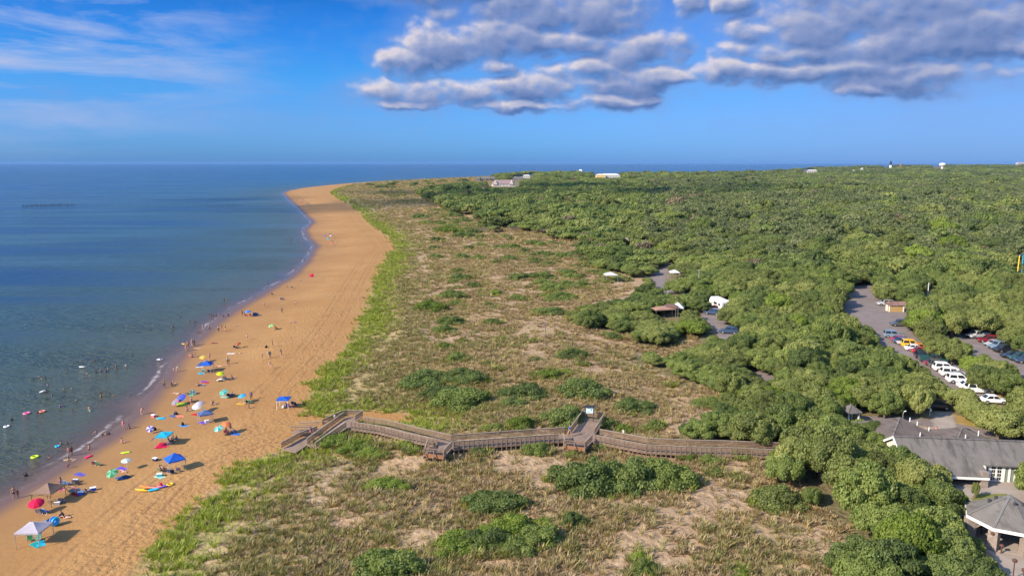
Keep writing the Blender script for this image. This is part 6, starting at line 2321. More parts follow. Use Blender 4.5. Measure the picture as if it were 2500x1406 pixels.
def beach_canopy(px, half, eave, apex, rz, c, label, leg='alu', flap=None, side=False):
    p = at(*px)
    t = empty('beach_canopy', p, R(rz))
    hx, hy = half
    b = MB()
    n = 5
    # four sagging roof faces
    for k in range(4):
        cs = [(-hx, -hy), (hx, -hy), (hx, hy), (-hx, hy)]
        a, d = cs[k], cs[(k + 1) % 4]
        vs, fs = [], []
        for i in range(n + 1):
            u = i / n
            for j in range(n + 1):
                s = j / n
                x, y = a[0] + (d[0] - a[0]) * s, a[1] + (d[1] - a[1]) * s
                z = eave + (apex - eave) * u - .05 * math.sin(math.pi * s) * (1 - u) - .06 * math.sin(math.pi * u)
                vs.append((x * (1 - u), y * (1 - u), z))
        for i in range(n):
            for j in range(n):
                q = i * (n + 1) + j
                fs.append((q, q + 1, q + n + 2, q + n + 1))
        b.add(vs, fs)
        b.add([(a[0], a[1], eave), (d[0], d[1], eave), (d[0] * 1.01, d[1] * 1.01, eave - .16), (a[0] * 1.01, a[1] * 1.01, eave - .16)], [(0, 1, 2, 3)])
    b.build('roof', fab(c), t, True)
    lm = {'alu': ALU, 'brown': simple('bronze_leg', (0.09, 0.06, 0.045), .5), 'white': WHITE, 'dark': TYRE}[leg]
    for sx in (-1, 1):
        for sy in (-1, 1):
            MB().bar((sx * hx * .97, sy * hy * .97, -.15), (sx * hx * .96, sy * hy * .96, eave - .03), .055).build('leg', lm, t)
    f = MB()
    for (ax, ay, bx, by) in ((-1, -1, 1, -1), (1, -1, 1, 1), (1, 1, -1, 1), (-1, 1, -1, -1)):
        f.bar((ax * hx * .96, ay * hy * .96, eave - .05), (bx * hx * .96, by * hy * .96, eave - .42), .03)
        f.bar((ax * hx * .96, ay * hy * .96, eave - .42), (bx * hx * .96, by * hy * .96, eave - .05), .03)
    f.build('truss', lm, t)
    if flap:
        MB().add([(-hx, -hy, eave), (-hx, hy * .1, eave), (-hx - .75, -hy * .1, eave - .75), (-hx - .9, -hy * .9, eave - .75),
                  (-hx, -hy, eave - .02), (-hx, hy * .1, eave - .02), (-hx - .75, -hy * .1, eave - .77), (-hx - .9, -hy * .9, eave - .77)],
                 [(0, 1, 2, 3), (7, 6, 5, 4)]).build('side_flap', fab(flap), t)
    return tag(t, label, 'canopy', 'beach canopies')


def umbrella_spec(r, c1, c2):
    n = 8
    b = MB()
    rings = 4
    for k in range(n):
        b.cur = k % 2
        a0, a1 = 2 * math.pi * k / n, 2 * math.pi * (k + 1) / n
        vs, fs = [], []
        for i in range(rings + 1):
            u = i / rings
            z = 1.98 - .42 * r * (u ** 1.8)
            for j in range(3):
                a = a0 + (a1 - a0) * j / 2
                rr = r * u * (1 - .05 * (j == 1) * u)
                vs.append((math.cos(a) * rr, math.sin(a) * rr, z - (.02 if j == 1 else 0)))
        for i in range(rings):
            for j in range(2):
                q = i * 3 + j
                fs.append((q, q + 1, q + 4, q + 3))
        b.add(vs, fs)
    can = b.mesh('umbrella_canopy', [fab(c1), fab(c2)])
    pole = MB().tube([(0, 0, -.35), (0, 0, 1.99)], [.022, .02], 8).mesh('pole', WHITE)
    cap = MB().tube([(0, 0, 1.97), (0, 0, 2.08)], [.03, .012], 8).mesh('finial', WHITE)
    return [('canopy', can, (0, 0, 0), []), ('pole', pole, (0, 0, 0), []), ('finial', cap, (0, 0, 0), [])]


def umbrella(px, r, c1, c2, label, tx=0, ty=0, k=1.0):
    p = at(*px)
    return place(umbrella_spec(r, c1, c2), 'beach_umbrella', p, random.uniform(0, 1), (1, 1, k), label, 'umbrella', 'beach umbrellas', tilt=(R(tx), R(ty)))


def chair_spec():
    seat = MB()
    for i in range(4):
        seat.box((0, -.22 + i * .14, .24 + .01 * i), (.54, .15, .02))
    back = MB().bar((0, .26, .26), (0, .52, .86), .54, .02)
    fr = MB()
    for s in (-1, 1):
        fr.tube([(s * .29, -.3, 0), (s * .29, -.25, .25), (s * .29, .28, .27), (s * .29, .54, .90)], .016, 6)
        fr.tube([(s * .29, .45, 0), (s * .29, .22, .26), (s * .30, .20, .50), (s * .30, -.20, .50), (s * .29, -.28, .22)], .016, 6)
    fr.tube([(-.29, -.28, .24), (.29, -.28, .24)], .014, 6).tube([(-.29, .54, .89), (.29, .54, .89)], .014, 6)
    return [('seat', seat.mesh('seat', fab('blue')), (0, 0, 0), []), ('backrest', back.mesh('backrest', fab('blue')), (0, 0, 0), []),
            ('frame', fr.mesh('frame', ALU), (0, 0, 0), [])]


CHAIR = chair_spec()
GEAR = []


def gear(o, desc, label):
    if label: o['label'] = label
    else: GEAR.append((o, desc, tuple(o.location[:2])))
    return o


def chair(px, c, rz=None, label=None, k=1.0):
    p = at(*px)
    rz = random.uniform(0, 360) if rz is None else rz
    o = place(CHAIR, 'beach_chair', p, R(rz), k, None, 'beach chair', 'folding beach chairs', {'seat': fab(c), 'backrest': fab(c)})
    return gear(o, '%s folding beach chair' % c, label)


def towel_mesh(w, l):
    n, m = 8, 12
    vs, fs = [], []
    for s in (0, 1):
        for i in range(n + 1):
            for j in range(m + 1):
                x, y = (i / n - .5) * w, (j / m - .5) * l
                z = .03 + .02 * math.sin(x * 7 + y * 3) + .015 * math.sin(y * 6 - x * 2) - s * .028
                vs.append((x + .03 * math.sin(y * 3), y + .03 * math.sin(x * 4), z))
    N = (n + 1) * (m + 1)
    for i in range(n):
        for j in range(m):
            q = i * (m + 1) + j
            fs.append((q, q + m + 1, q + m + 2, q + 1))
            fs.append((N + q, N + q + 1, N + q + m + 2, N + q + m + 1))
    for i in range(n):
        for j in (0, m):
            q = i * (m + 1) + j
            fs.append((q, q + m + 1, N + q + m + 1, N + q))
    for j in range(m):
        for i in (0, n):
            q = i * (m + 1) + j
            fs.append((q, q + 1, N + q + 1, N + q))
    return MB().add(vs, fs).mesh('towel', fab('red'), True)


TOWEL, BLANKET = towel_mesh(.85, 1.7), towel_mesh(2.1, 2.5)


def flat_item(name, me, px, c, desc, cat, rz=None, label=None, k=1.0, dz=.02, mat=None, tilt=None, sea_=False):
    p = sea(*px) if sea_ else at(*px)
    o = link(name, me)
    setmat(o, mat or fab(c))
    o.location = (p[0], p[1], p[2] + dz)
    o.rotation_euler = ((tilt or (0, 0))[0], (tilt or (0, 0))[1], R(random.uniform(0, 180) if rz is None else rz))
    o.scale = (k,) * 3
    tag(o, None, cat, name.replace('_', ' ') + 's')
    return gear(o, desc, label)


def board_mesh():
    rings = []
    for i in range(9):
        t = i / 8
        w = .27 * (1 - max(0, (t - .55) / .45) ** 2 * .8) * (1 - max(0, .12 - t) * 2)
        y = -.55 + 1.1 * t
        z = .05 + .10 * max(0, t - .6) ** 2
        rings.append([(-w, y, z), (-w * .92, y, z + .045), (w * .92, y, z + .045), (w, y, z), (w * .9, y, z - .02), (-w * .9, y, z - .02)])
    return MB().loft(rings).mesh('bodyboard', plastic('cyan'), True)


def torus_mesh(Rm, r, n=24, m=10):
    vs = [((Rm + r * math.cos(b)) * math.cos(a), (Rm + r * math.cos(b)) * math.sin(a), r * math.sin(b)) for a in (2 * math.pi * i / n for i in range(n)) for b in (2 * math.pi * j / m for j in range(m))]
    fs = [(i * m + j, ((i + 1) % n) * m + j, ((i + 1) % n) * m + (j + 1) % m, i * m + (j + 1) % m) for i in range(n) for j in range(m)]
    return MB().add(vs, fs).mesh('swim_ring', plastic('pink'), True)


BOARD, RING = board_mesh(), torus_mesh(.40, .15)


def cooler_spec():
    body = MB().loft([[(-x, -y, z), (x, -y, z), (x, y, z), (-x, y, z)] for x, y, z in ((.30, .19, 0), (.33, .21, .34))]).mesh('cooler_body', plastic('blue'))
    lid = MB().loft([[(-x, -y, z), (x, -y, z), (x, y, z), (-x, y, z)] for x, y, z in ((.35, .23, .345), (.35, .23, .39), (.31, .20, .42))]).mesh('lid', WHITE)
    hd = MB().tube([(-.36, -.1, .2), (-.40, -.1, .26), (-.40, .1, .26), (-.36, .1, .2)], .014, 6).mesh('handle', WHITE)
    return [('body', body, (0, 0, 0), []), ('lid', lid, (0, 0, 0), []), ('handle', hd, (0, 0, 0), [])]


COOLER = cooler_spec()


def cooler(px, c, rz=None, label=None, k=1.15):
    o = place(COOLER, 'cooler', at(*px), R(random.uniform(-40, 40) if rz is None else rz), k, None, 'cooler', 'coolers', {'body': plastic(c)})
    return gear(o, '%s cooler with white lid' % c, label)


def bag_mesh():
    b = MB().loft([[(-x, -y, z), (-x * .5, -y * 1.2, z), (x * .5, -y * 1.2, z), (x, -y, z), (x, y, z), (x * .5, y * 1.2, z), (-x * .5, y * 1.2, z), (-x, y, z)]
                   for x, y, z in ((.24, .12, 0), (.28, .16, .15), (.25, .13, .33), (.17, .06, .42))])
    for s in (-1, 1): b.tube([(-.12, s * .07, .40), (-.07, s * .08, .56), (.07, s * .08, .56), (.12, s * .07, .40)], .012, 6)
    return b.mesh('bag', fab('navy'), True)


BAG = bag_mesh()


def kayak_spec():
    def hull(t, y, k=1.0):
        w = .36 * (max(0.02, 1 - abs(2 * t - 1) ** 2.2)) * k
        z0 = .02 + .20 * abs(2 * t - 1) ** 3
        z1 = .30 + .12 * abs(2 * t - 1) ** 2
        return [(y, -w, z1 - .06), (y, -w * .92, z1), (y, -w * .5, z1 + .02), (y, w * .5, z1 + .02), (y, w * .92, z1), (y, w, z1 - .06), (y, w * .72, z0 + .07), (y, w * .2, z0), (y, -w * .2, z0), (y, -w * .72, z0 + .07)]
    L = 3.2
    a = MB().loft([hull(i / 16, -L / 2 + L * i / 16) for i in range(0, 10)]).mesh('hull_front', plastic('yellow'), True)
    c = MB().loft([hull(i / 16, -L / 2 + L * i / 16) for i in range(9, 17)]).mesh('hull_rear', plastic('cyan'), True)
    n = 14
    ck = MB().loft([[(.55 * k * math.cos(2 * math.pi * i / n) + .1, .22 * k * math.sin(2 * math.pi * i / n), z) for i in range(n)] for k, z in ((1, .325), (1.05, .352), (.9, .352), (.75, .20))]).mesh('cockpit', TYRE, True)
    return [('hull_front', a, (0, 0, 0), []), ('hull_rear', c, (0, 0, 0), []), ('cockpit', ck, (0, 0, 0), [])]


KAYAK = kayak_spec()


def kayak(px, c1, c2, rz, label, k=1.0):
    p = at(*px)
    return place(KAYAK, 'kayak', p, R(rz), k, label, 'kayak', 'kayaks drawn up on the sand', {'hull_front': plastic(c1), 'hull_rear': plastic(c2)})


def popup_tent(px, c1, c2, rz, label, k=1.0):
    p = at(*px)
    b = MB()
    n, m = 10, 6
    vs, fs = [], []
    for i in range(n + 1):
        a = math.pi * i / n
        for j in range(m + 1):
            u = j / m * math.pi / 2
            vs.append((math.cos(a) * 1.1 * math.cos(u * .92), .9 * math.sin(u), math.sin(a) * 1.15 * math.cos(u * .92)))
    for i in range(n):
        for j in range(m):
            q = i * (m + 1) + j
            fs.append((q, q + m + 1, q + m + 2, q + 1))
    b.add(vs, fs)
    sh = b.mesh('tent_shell', fab(c1), True)
    fl = MB().prism([(-1.1, -.7), (1.1, -.7), (1.0, .4), (-1.0, .4)], .01, .03).mesh('groundsheet', fab(c2))
    ft = MB()
    for s in (-1, 1): ft.tube([(s * 1.1, 0, 0), (s * .78, -.01, .82), (0, -.02, 1.17)], .02, 6)
    return place([('shell', sh, (0, 0, 0), []), ('groundsheet', fl, (0, 0, 0), []), ('pole', ft.mesh('pole', ALU), (0, 0, 0), [])], 'beach_tent', p, R(rz), k, label, 'beach tent', 'pop-up beach tents')


C1 = lambda x, y: (40 + x / 7.4, 1150 + y / 7.4)
C2 = lambda x, y: (320 + x / 7.4, 1030 + y / 7.4)
C3 = lambda x, y: (380 + x / 6.696, 850 + y / 6.696)
PZ = lambda x, y: (660 + x / 10.417, 980 + y / 10.417)

# canopies
beach_canopy(C1(345, 1290), (1.4, 1.45), 1.95, 2.65, 0, 'pale', 'pale grey beach canopy with peaked roof, nearest to the frame corner')
beach_canopy(C1(600, 570), (1.35, 1.55), 2.0, 2.85, -3, 'brown', 'brown beach canopy with bronze legs sheltering a group', 'brown')
beach_canopy(C2(800, 860), (1.18, 1.18), 1.75, 2.6, 42, 'royal', 'royal blue peaked canopy set cornerwise on the open sand')
beach_canopy(C2(610, 415), (.95, 1.25), 1.8, 2.0, 2, 'cyan', 'flat bright blue canopy with pale blue flap above a red blanket', flap='sky')
beach_canopy(C3(840, 385), (1.15, 1.15), 1.8, 2.55, 4, 'royal', 'deep blue canopy beside the white pop-up tent and rainbow umbrella')
beach_canopy(C3(820, 1215), (1.1, 1.1), 1.75, 2.3, 32, 'slate', 'dull slate-blue canopy below the white umbrellas')
beach_canopy(PZ(350, 165), (1.05, 1.1), 1.85, 2.2, 2, 'royal', 'blue canopy on thin white legs nearest the boardwalk ramp', 'white')
# umbrellas
umbrella(C1(400, 740), .98, 'crimson', 'crimson', 'crimson umbrella leaning in front of the brown canopy', 16, -12)
umbrella(C1(1790, 135), .82, 'mint', 'green', 'green tilted umbrella alone above the kayaks', 22, -22, .8)
umbrella(P1(722, 800), .72, 'seafoam', 'white', 'pale green and white striped umbrella left of the royal canopy', 8, -5, .85)
umbrella(C2(360, 175), .62, 'white', 'violet', 'white and violet umbrella tipped low beside dark bags', 40, -30, .7)
umbrella(C3(1070, 530), .82, 'lime', 'lime', 'bright lime umbrella beside people stretched out on the sand', 10, -8)
umbrella(C3(1165, 800), .86, 'teal', 'mint', 'teal tilted umbrella right of the lime one', 20, -24, .85)
umbrella(C3(1450, 890), .78, 'cyan', 'sky', 'sky-blue umbrella beside a standing woman in dark dress', 12, -10, .9)
umbrella(C3(480, 890), .98, 'royal', 'violet', 'large blue and violet umbrella tilted over a group', 22, -26, .9)
umbrella(C3(385, 935), .80, 'teal', 'pink', 'teal and pink umbrella tucked under the large blue one', 28, -28, .7)
umbrella(C3(700, 1050), .86, 'white', 'white', 'white umbrella in front of a grey one', 16, -18, .9)
umbrella(C3(745, 1020), .80, 'pale', 'pale', 'grey umbrella just behind the white one', 14, -6, .95)
umbrella(C3(1165, 1385), .80, 'coral', 'orange', 'orange-red umbrella behind the teal one near the ramp', 8, -6)
umbrella(C3(1085, 1415), .84, 'teal', 'seafoam', 'teal umbrella in front of the orange-red one', 18, -14, .85)
umbrella(C3(800, 225), .85, 'coral', 'lime', 'rainbow umbrella behind the white pop-up tent', 14, -10, .8)
umbrella(P2(785, 188), .98, 'sky', 'royal', 'blue umbrella at the far waterline beside a small dark tent', 4, -4)
umbrella(P2(937, 268), .80, 'lime', 'teal', 'green and yellow umbrella alone on the far open sand', 14, -18, .8)
umbrella(P2(722, 380), .66, 'orange', 'navy', 'orange and dark blue umbrella low on the far sand', 22, -12, .7)
umbrella(P3(1378, 932), .78, 'crimson', 'crimson', 'red beach shade standing alone far up the shore', 58, -20, .8)
umbrella(P3(1500, 578), 1.0, 'violet', 'purple', 'violet umbrella in the far cluster', 14, -10)
umbrella(P3(1540, 560), 1.0, 'navy', 'grey', 'dark umbrella at the back of the far cluster', 4, 6)
umbrella(P3(1548, 578), .95, 'pale', 'white', 'pale umbrella in the middle of the far cluster', 10, 4)
umbrella(P3(1530, 605), .95, 'teal', 'cyan', 'teal umbrella at the front of the far cluster', 14, -8)
umbrella(P3(1560, 640), .80, 'coral', 'red', 'coral umbrella just in front of the far cluster', 20, -10, .8)
umbrella(P3(1232, 242), 1.0, 'slate', 'navy', 'dark umbrella leftmost of the farthest beach group', 8, 0)
umbrella(P3(1292, 232), 1.1, 'purple', 'navy', 'dark purple umbrella at the back of the farthest beach group', 5, 6)
umbrella(P3(1278, 262), 1.0, 'purple', 'crimson', 'purple umbrella at the front of the farthest beach group', 10, -5)
beach_canopy(P3(1335, 272), (1.5, 1.5), 1.9, 2.5, 10, 'slate', 'slate canopy at the end of the farthest beach group')
popup_tent(C3(745, 300), 'pale', 'white', 20, 'white pop-up tent between rainbow umbrella and deep blue canopy')
popup_tent(C3(590, 755), 'seafoam', 'mint', -50, 'pale green pop-up tent behind the large blue umbrella', .85)
popup_tent(P2(828, 182), 'slate', 'grey', -20, 'small dark pop-up tent at the far waterline')
# chairs, towels, boxes
for q, c, rz in ((C1(470, 760), 'grey', 200), (C1(420, 770), 'pale', 190), (C1(545, 760), 'blue', 170), (C1(880, 250), 'cyan', 160), (C1(945, 250), 'sky', 150),
                 (C1(1060, 230), 'pale', 200), (C1(1100, 240), 'grey', 210), (C1(980, 385), 'navy', 140), (C1(1085, 360), 'pink', 170), (C1(1030, 400), 'seafoam', 200),
                 (C1(1140, 385), 'pale', 190), (C1(1320, 390), 'navy', 150), (C1(650, 600), 'tan', 180), (C1(700, 590), 'yellow', 180), (C1(750, 580), 'tan', 175), (C1(830, 565), 'grey', 190),
                 (C1(400, 1250), 'mint', 20), (C1(250, 1260), 'green', 30), (C2(545, 900), 'green', 140), (C2(720, 930), 'slate', 180), (C2(760, 935), 'navy', 190), (C2(860, 900), 'pale', 200),
                 (C2(735, 375), 'grey', 100), (C2(815, 335), 'grey', 110), (C3(880, 400), 'navy', 180), (C3(930, 395), 'grey', 200), (C3(800, 400), 'teal', 170), (C3(835, 1050), 'cyan', 140),
                 (C3(860, 1070), 'teal', 150), (C3(1245, 800), 'navy', 160), (C3(1280, 790), 'slate', 170), (C3(1200, 800), 'black', 180), (C3(1510, 905), 'navy', 180), (C3(1550, 905), 'green', 170),
                 (C3(520, 760), 'slate', 120), (C3(1250, 1385), 'navy', 120), (C3(1300, 1385), 'blue', 130), (C3(1160, 1400), 'pink', 180), (PZ(440, 150), 'violet', 200), (PZ(600, 90), 'navy', 160),
                 (PZ(680, 110), 'navy', 150), (P2(1000, 82), 'purple', 150), (P2(990, 84), 'slate', 190), (P2(935, 52), 'black', 170), (P2(700, 385), 'navy', 180), (P2(770, 186), 'red', 180), (P2(800, 186), 'red', 170),
                 (P3(1195, 1040), 'navy', 150), (P1(560, 780), 'green', 160), (P1(535, 778), 'pink', 200), (C3(1145, 520), 'slate', 150), (C3(580, 150), 'coral', 150)):
    chair(q, c, rz)
for q, c, rz in ((C3(90, 1150), 'cyan', 70), (C3(285, 1110), 'slate', 60), (C3(395, 1115), 'coral', 50), (C3(740, 415), 'cyan', 50), (C3(660, 1085), 'red', 70), (C3(770, 1220), 'violet', 60),
                 (C3(820, 560), 'red', 75), (C3(800, 548), 'violet', 60), (C3(760, 605), 'slate', 70), (C3(1140, 800), 'seafoam', 80), (C3(1300, 1405), 'blue', 75), (C3(1400, 912), 'yellow', 70),
                 (C3(1060, 525), 'white', 60), (C3(1230, 90), 'white', 85), (P2(1065, 222), 'navy', 85), (P1(455, 832), 'violet', 70), (P1(690, 798), 'violet', 60), (P1(685, 852), 'slate', 70), (P1(715, 845), 'navy', 60),
                 (P1(395, 748), 'tan', 80), (P1(1040, 555), 'sky', 70), (P1(905, 845), 'seafoam', 60), (PZ(540, 130), 'coral', 50), (P2(570, 352), 'red', 85), (C1(770, 325), 'pink', 60), (C1(440, 1310), 'cyan', 40),
                 (C1(360, 1330), 'teal', 60), (C1(1140, 55), 'slate', 60), (C1(1090, 415), 'red', 60), (P2(465, 385), 'tan', 70)):
    flat_item('towel', TOWEL, q, c, '%s towel spread on the sand' % c, 'towel', rz)
flat_item('beach_blanket', BLANKET, C2(590, 425), 'crimson', '', 'blanket', 5, 'big red blanket spread before the flat bright blue canopy')
flat_item('beach_blanket', BLANKET, C3(430, 920), 'lime', '', 'blanket', 30, 'lime blanket under the large blue and violet umbrella', .8)
for q, c, l in ((C1(1390, 345), 'royal', 'royal blue cooler with white lid right of the chair group'), (C1(1170, 420), 'royal', 'blue cooler at the front of the chair group'),
                (C1(1070, 200), 'white', 'white cooler at the back of the chair group'), (C2(520, 980), 'teal', 'teal cooler standing alone left of the royal canopy'),
                (C3(845, 1215), 'white', 'white cooler under the slate-blue canopy'), (C3(1060, 540), 'black', 'dark cooler with white lid beside the lime umbrella'), (P1(880, 752), 'navy', 'dark cooler with white lid alone on the sand'),
                (C1(750, 600), 'grey', 'grey cooler under the brown canopy'), (P1(870, 505), 'pink', None)):
    cooler(q, c, None, l)
for q, c, l in ((C2(420, 150), 'black', 'black bag beside the tipped white and violet umbrella'), (C2(935, 60), 'black', 'black bag heaped on a blue towel above the flat canopy'), (P2(895, 380), 'black', 'black bag dropped on the open sand far up'),
                (C3(1135, 510), 'black', 'dark bag by the lime umbrella'), (PZ(440, 140), 'violet', 'violet bag under the blue canopy near the ramp'), (C1(830, 830), 'black', None), (C3(690, 615), 'brown', None),
                (C2(540, 1165), 'crimson', 'dark red bag behind the kayaks'), (P2(1130, 745), 'black', None), (PZ(335, 165), 'white', 'small white bag left of the blue canopy near the ramp'), (C3(330, 1085), 'navy', None), (C1(600, 940), 'black', 'black bag beside the blue inflatable roll')):
    flat_item('beach_bag', BAG, q, c, '%s beach bag lying on the sand' % c, 'bag', None, l, 1.2, 0.0)
for q, c, l in ((P1(240, 362), 'white', None), (P1(912, 515), 'cyan', 'cyan bodyboard near the orange towel'), (P1(712, 708), 'lime', 'lime bodyboard lying by itself mid beach'), (P1(500, 733), 'crimson', 'red bodyboard near the wet sand'),
                (P1(905, 180), 'white', None), (P1(465, 222), 'white', None), (C1(610, 895), 'slate', 'slate bodyboard leaning against the blue roll'), (P1(1040, 92), 'yellow', 'yellow float drifting at the waterline'), (P2(230, 455), 'white', None)):
    wet = q[0] < 400 and q[1] < 960 or l and 'drifting' in l or c == 'white'
    flat_item('bodyboard', BOARD, q, c, '%s bodyboard in the water' % c, 'bodyboard', None, l, 1.25, .0 if not wet else -.02, plastic(c), None, wet)
for q, c, l, w, k in ((P1(152, 486), 'pink', 'pink swim ring floating far out', True, 1.2), (P1(198, 733), 'lime', 'lime swim ring floating near the shore', True, 1.1), (P1(38, 560), 'white', 'white swim ring around a lone swimmer', True, .9),
                      (P1(240, 476), 'coral', 'coral swim ring carrying a bather', True, 1.1), (P1(325, 672), 'cyan', 'small cyan swim ring by two waders', True, .7)):
    flat_item('swim_ring', RING, q, c, '', 'swim ring', None, l, k, .06, plastic(c), None, w)
for dx, l in ((0, 'blue inflatable ring at the front of the stood-up pair'), (-.34, 'blue inflatable ring behind its twin on the sand')):
    p = at(*C1(715, 985))
    o = link('swim_ring', RING)
    setmat(o, plastic('cyan' if dx == 0 else 'royal'))
    o.location = (p.x + dx, p.y - dx * .3, p.z + .58)
    o.rotation_euler = (R(90), 0, R(70))
    o.scale = (1.05,) * 3
    tag(o, l, 'swim ring', 'swim rings')
kayak(C2(300, 1250), 'yellow', 'cyan', 4, 'yellow and cyan kayak in front of the others')
kayak(C2(370, 1200), 'orange', 'coral', -2, 'orange kayak behind the yellow and cyan one')
kayak(C2(480, 1195), 'coral', 'violet', 8, 'orange-red kayak with violet end at the back', .85)
flat_item('swim_ring', RING, C2(705, 1140), 'yellow', '', 'swim ring', 0, 'yellow ring resting at the end of the kayaks', .9, .12, plastic('yellow'))

for nm, q in {'the pale grey canopy': C1(345, 1290), 'the brown canopy': C1(600, 570), 'the royal blue canopy': C2(800, 860), 'the red blanket': C2(590, 425), 'the deep blue canopy': C3(840, 385),
              'the slate-blue canopy': C3(820, 1215), 'the ramp-side blue canopy': PZ(350, 165), 'the crimson umbrella': C1(400, 740), 'the green umbrella': C1(1790, 135), 'the lime umbrella': C3(1070, 530),
              'the teal tilted umbrella': C3(1165, 800), 'the sky-blue umbrella': C3(1450, 890), 'the large blue umbrella': C3(480, 890), 'the white umbrella': C3(700, 1050), 'the orange-red umbrella': C3(1165, 1385),
              'the far blue umbrella': P2(785, 188), 'the green and yellow umbrella': P2(937, 268), 'the kayaks': C2(370, 1220), 'the red beach shade': P3(1378, 932), 'the far umbrella cluster': P3(1530, 590),
              'the farthest beach group': P3(1290, 250), 'the orange and dark umbrella': P2(722, 380), 'the striped umbrella': P1(722, 800), 'the chair group': C1(1050, 300)}.items():
    LANDMARKS[nm] = at(*q)
BEACH_LM = [n for n in LANDMARKS if n not in LAND_LM and 'boardwalk' not in n and 'bench' not in n and 'ramp' != n[-4:]]
for nm, q in {'the pink swim ring': P1(152, 486), 'the lime swim ring': P1(198, 733), 'the white swim ring': P1(38, 560), 'the coral swim ring': P1(240, 476), 'the pilings': (330, 503), 'the yellow float': P1(1040, 92)}.items():
    LANDMARKS[nm] = sea(*q)
WATER_LM = ['the pink swim ring', 'the lime swim ring', 'the white swim ring', 'the coral swim ring', 'the yellow float', 'the far blue umbrella', 'the far umbrella cluster', 'the large blue umbrella', 'the red beach shade', 'the deep blue canopy']

# people in the water: mostly dark against it
n0 = len(PEOPLE)
cyc = ['black', 'navy', 'black', 'red', 'navy', 'black', 'blue', 'black', 'purple', 'navy', 'teal', 'black', 'white']
for i, (q, deep) in enumerate([(P1(*q), d) for q, d in [((535, 186), 1.0), ((578, 186), 1.0), ((472, 222), 1.15), ((380, 248), 1.1), ((492, 262), 1.0), ((508, 272), 1.05), ((544, 256), 1.0), ((571, 248), .8),
        ((601, 252), .8), ((614, 234), .9), ((658, 220), .9), ((659, 236), .9), ((715, 217), .9), ((222, 276), 1.1), ((257, 284), 1.15), ((176, 288), 1.2), ((190, 292), 1.2), ((235, 291), 1.15), ((291, 292), 1.2), ((272, 330), .8),
        ((290, 332), 1.15), ((364, 347), 1.2), ((408, 344), 1.1), ((248, 366), 1.1), ((265, 364), 1.0), ((295, 385), .9), ((570, 370), .8), ((594, 372), 1.1), ((573, 396), .8), ((620, 375), 1.0), ((643, 381), 1.1),
        ((434, 412), 1.1), ((342, 450), .9), ((352, 446), .85), ((412, 476), 1.0), ((505, 462), .8), ((509, 474), .9), ((68, 526), .8), ((38, 562), .95), ((215, 485), 1.0), ((252, 478), 1.1), ((346, 660), .85), ((380, 658), .9),
        ((278, 734), 1.0), ((148, 840), 1.0), ((545, 604), .7), ((580, 610), 1.0), ((600, 608), .9), ((617, 606), .8), ((740, 380), 1.2), ((506, 690), .55), ((20, 486), 1.15)]] +
        [(P3(*q), d) for q, d in [((1163, 560), .9), ((1128, 580), 1.0), ((1182, 586), .9), ((1190, 582), .9), ((1255, 606), .8), ((1268, 606), .7), ((1205, 664), 1.1), ((967, 1000), .9), ((783, 1048), 1.1), ((530, 1155), 1.0),
        ((562, 1148), .9), ((586, 1144), .9), ((420, 1292), 1.0), ((443, 1295), 1.0), ((456, 1303), .9), ((486, 1295), .9), ((508, 1294), 1.0), ((550, 1306), .7), ((598, 1300), .6), ((228, 1354), 1.0), ((288, 1358), .9), ((70, 1404), .8), ((85, 1404), .9)]]):
    c = cyc[i % len(cyc)]
    w = 'o' if i % 3 == 1 else 't' if i % 4 == 0 else 's'
    depth = 'neck-deep' if deep > 1.1 else 'chest-deep' if deep > .95 else 'waist-deep'
    what = {'o': 'swimsuit', 's': 'shorts', 't': 'shirt'}[w]
    # the sandbar slopes: the sea covers the legs
    person('wade' if i % 3 == 0 else 'stand', sea(*q), w, c, 'person in %s %s wading %s' % (c, what, depth), None, random.choice((1, 1, 2)), random.uniform(.85, 1.0), deep + .12, hair=0)
W_END = len(PEOPLE)

# people on the sand
def folk(Pf, lst):
    for (x, y, pose, wear, col, rz, *k) in lst:
        q = Pf(x, y)
        word = {'stand': 'standing', 'walk': 'walking', 'bend': 'bending over', 'sit': 'sitting on the sand', 'chair': 'seated in a chair', 'lie': 'lying flat'}[pose]
        what = {'o': 'swimsuit', 's': 'shorts', 't': 'shirt', 'd': 'dress'}[wear]
        p = at(*q)
        if p.z < 0.02: p.z = 0.0
        person(pose, p, wear, col, 'person in %s %s %s' % (col, what, word), rz, None, k[0] if k else random.uniform(.92, 1.05))


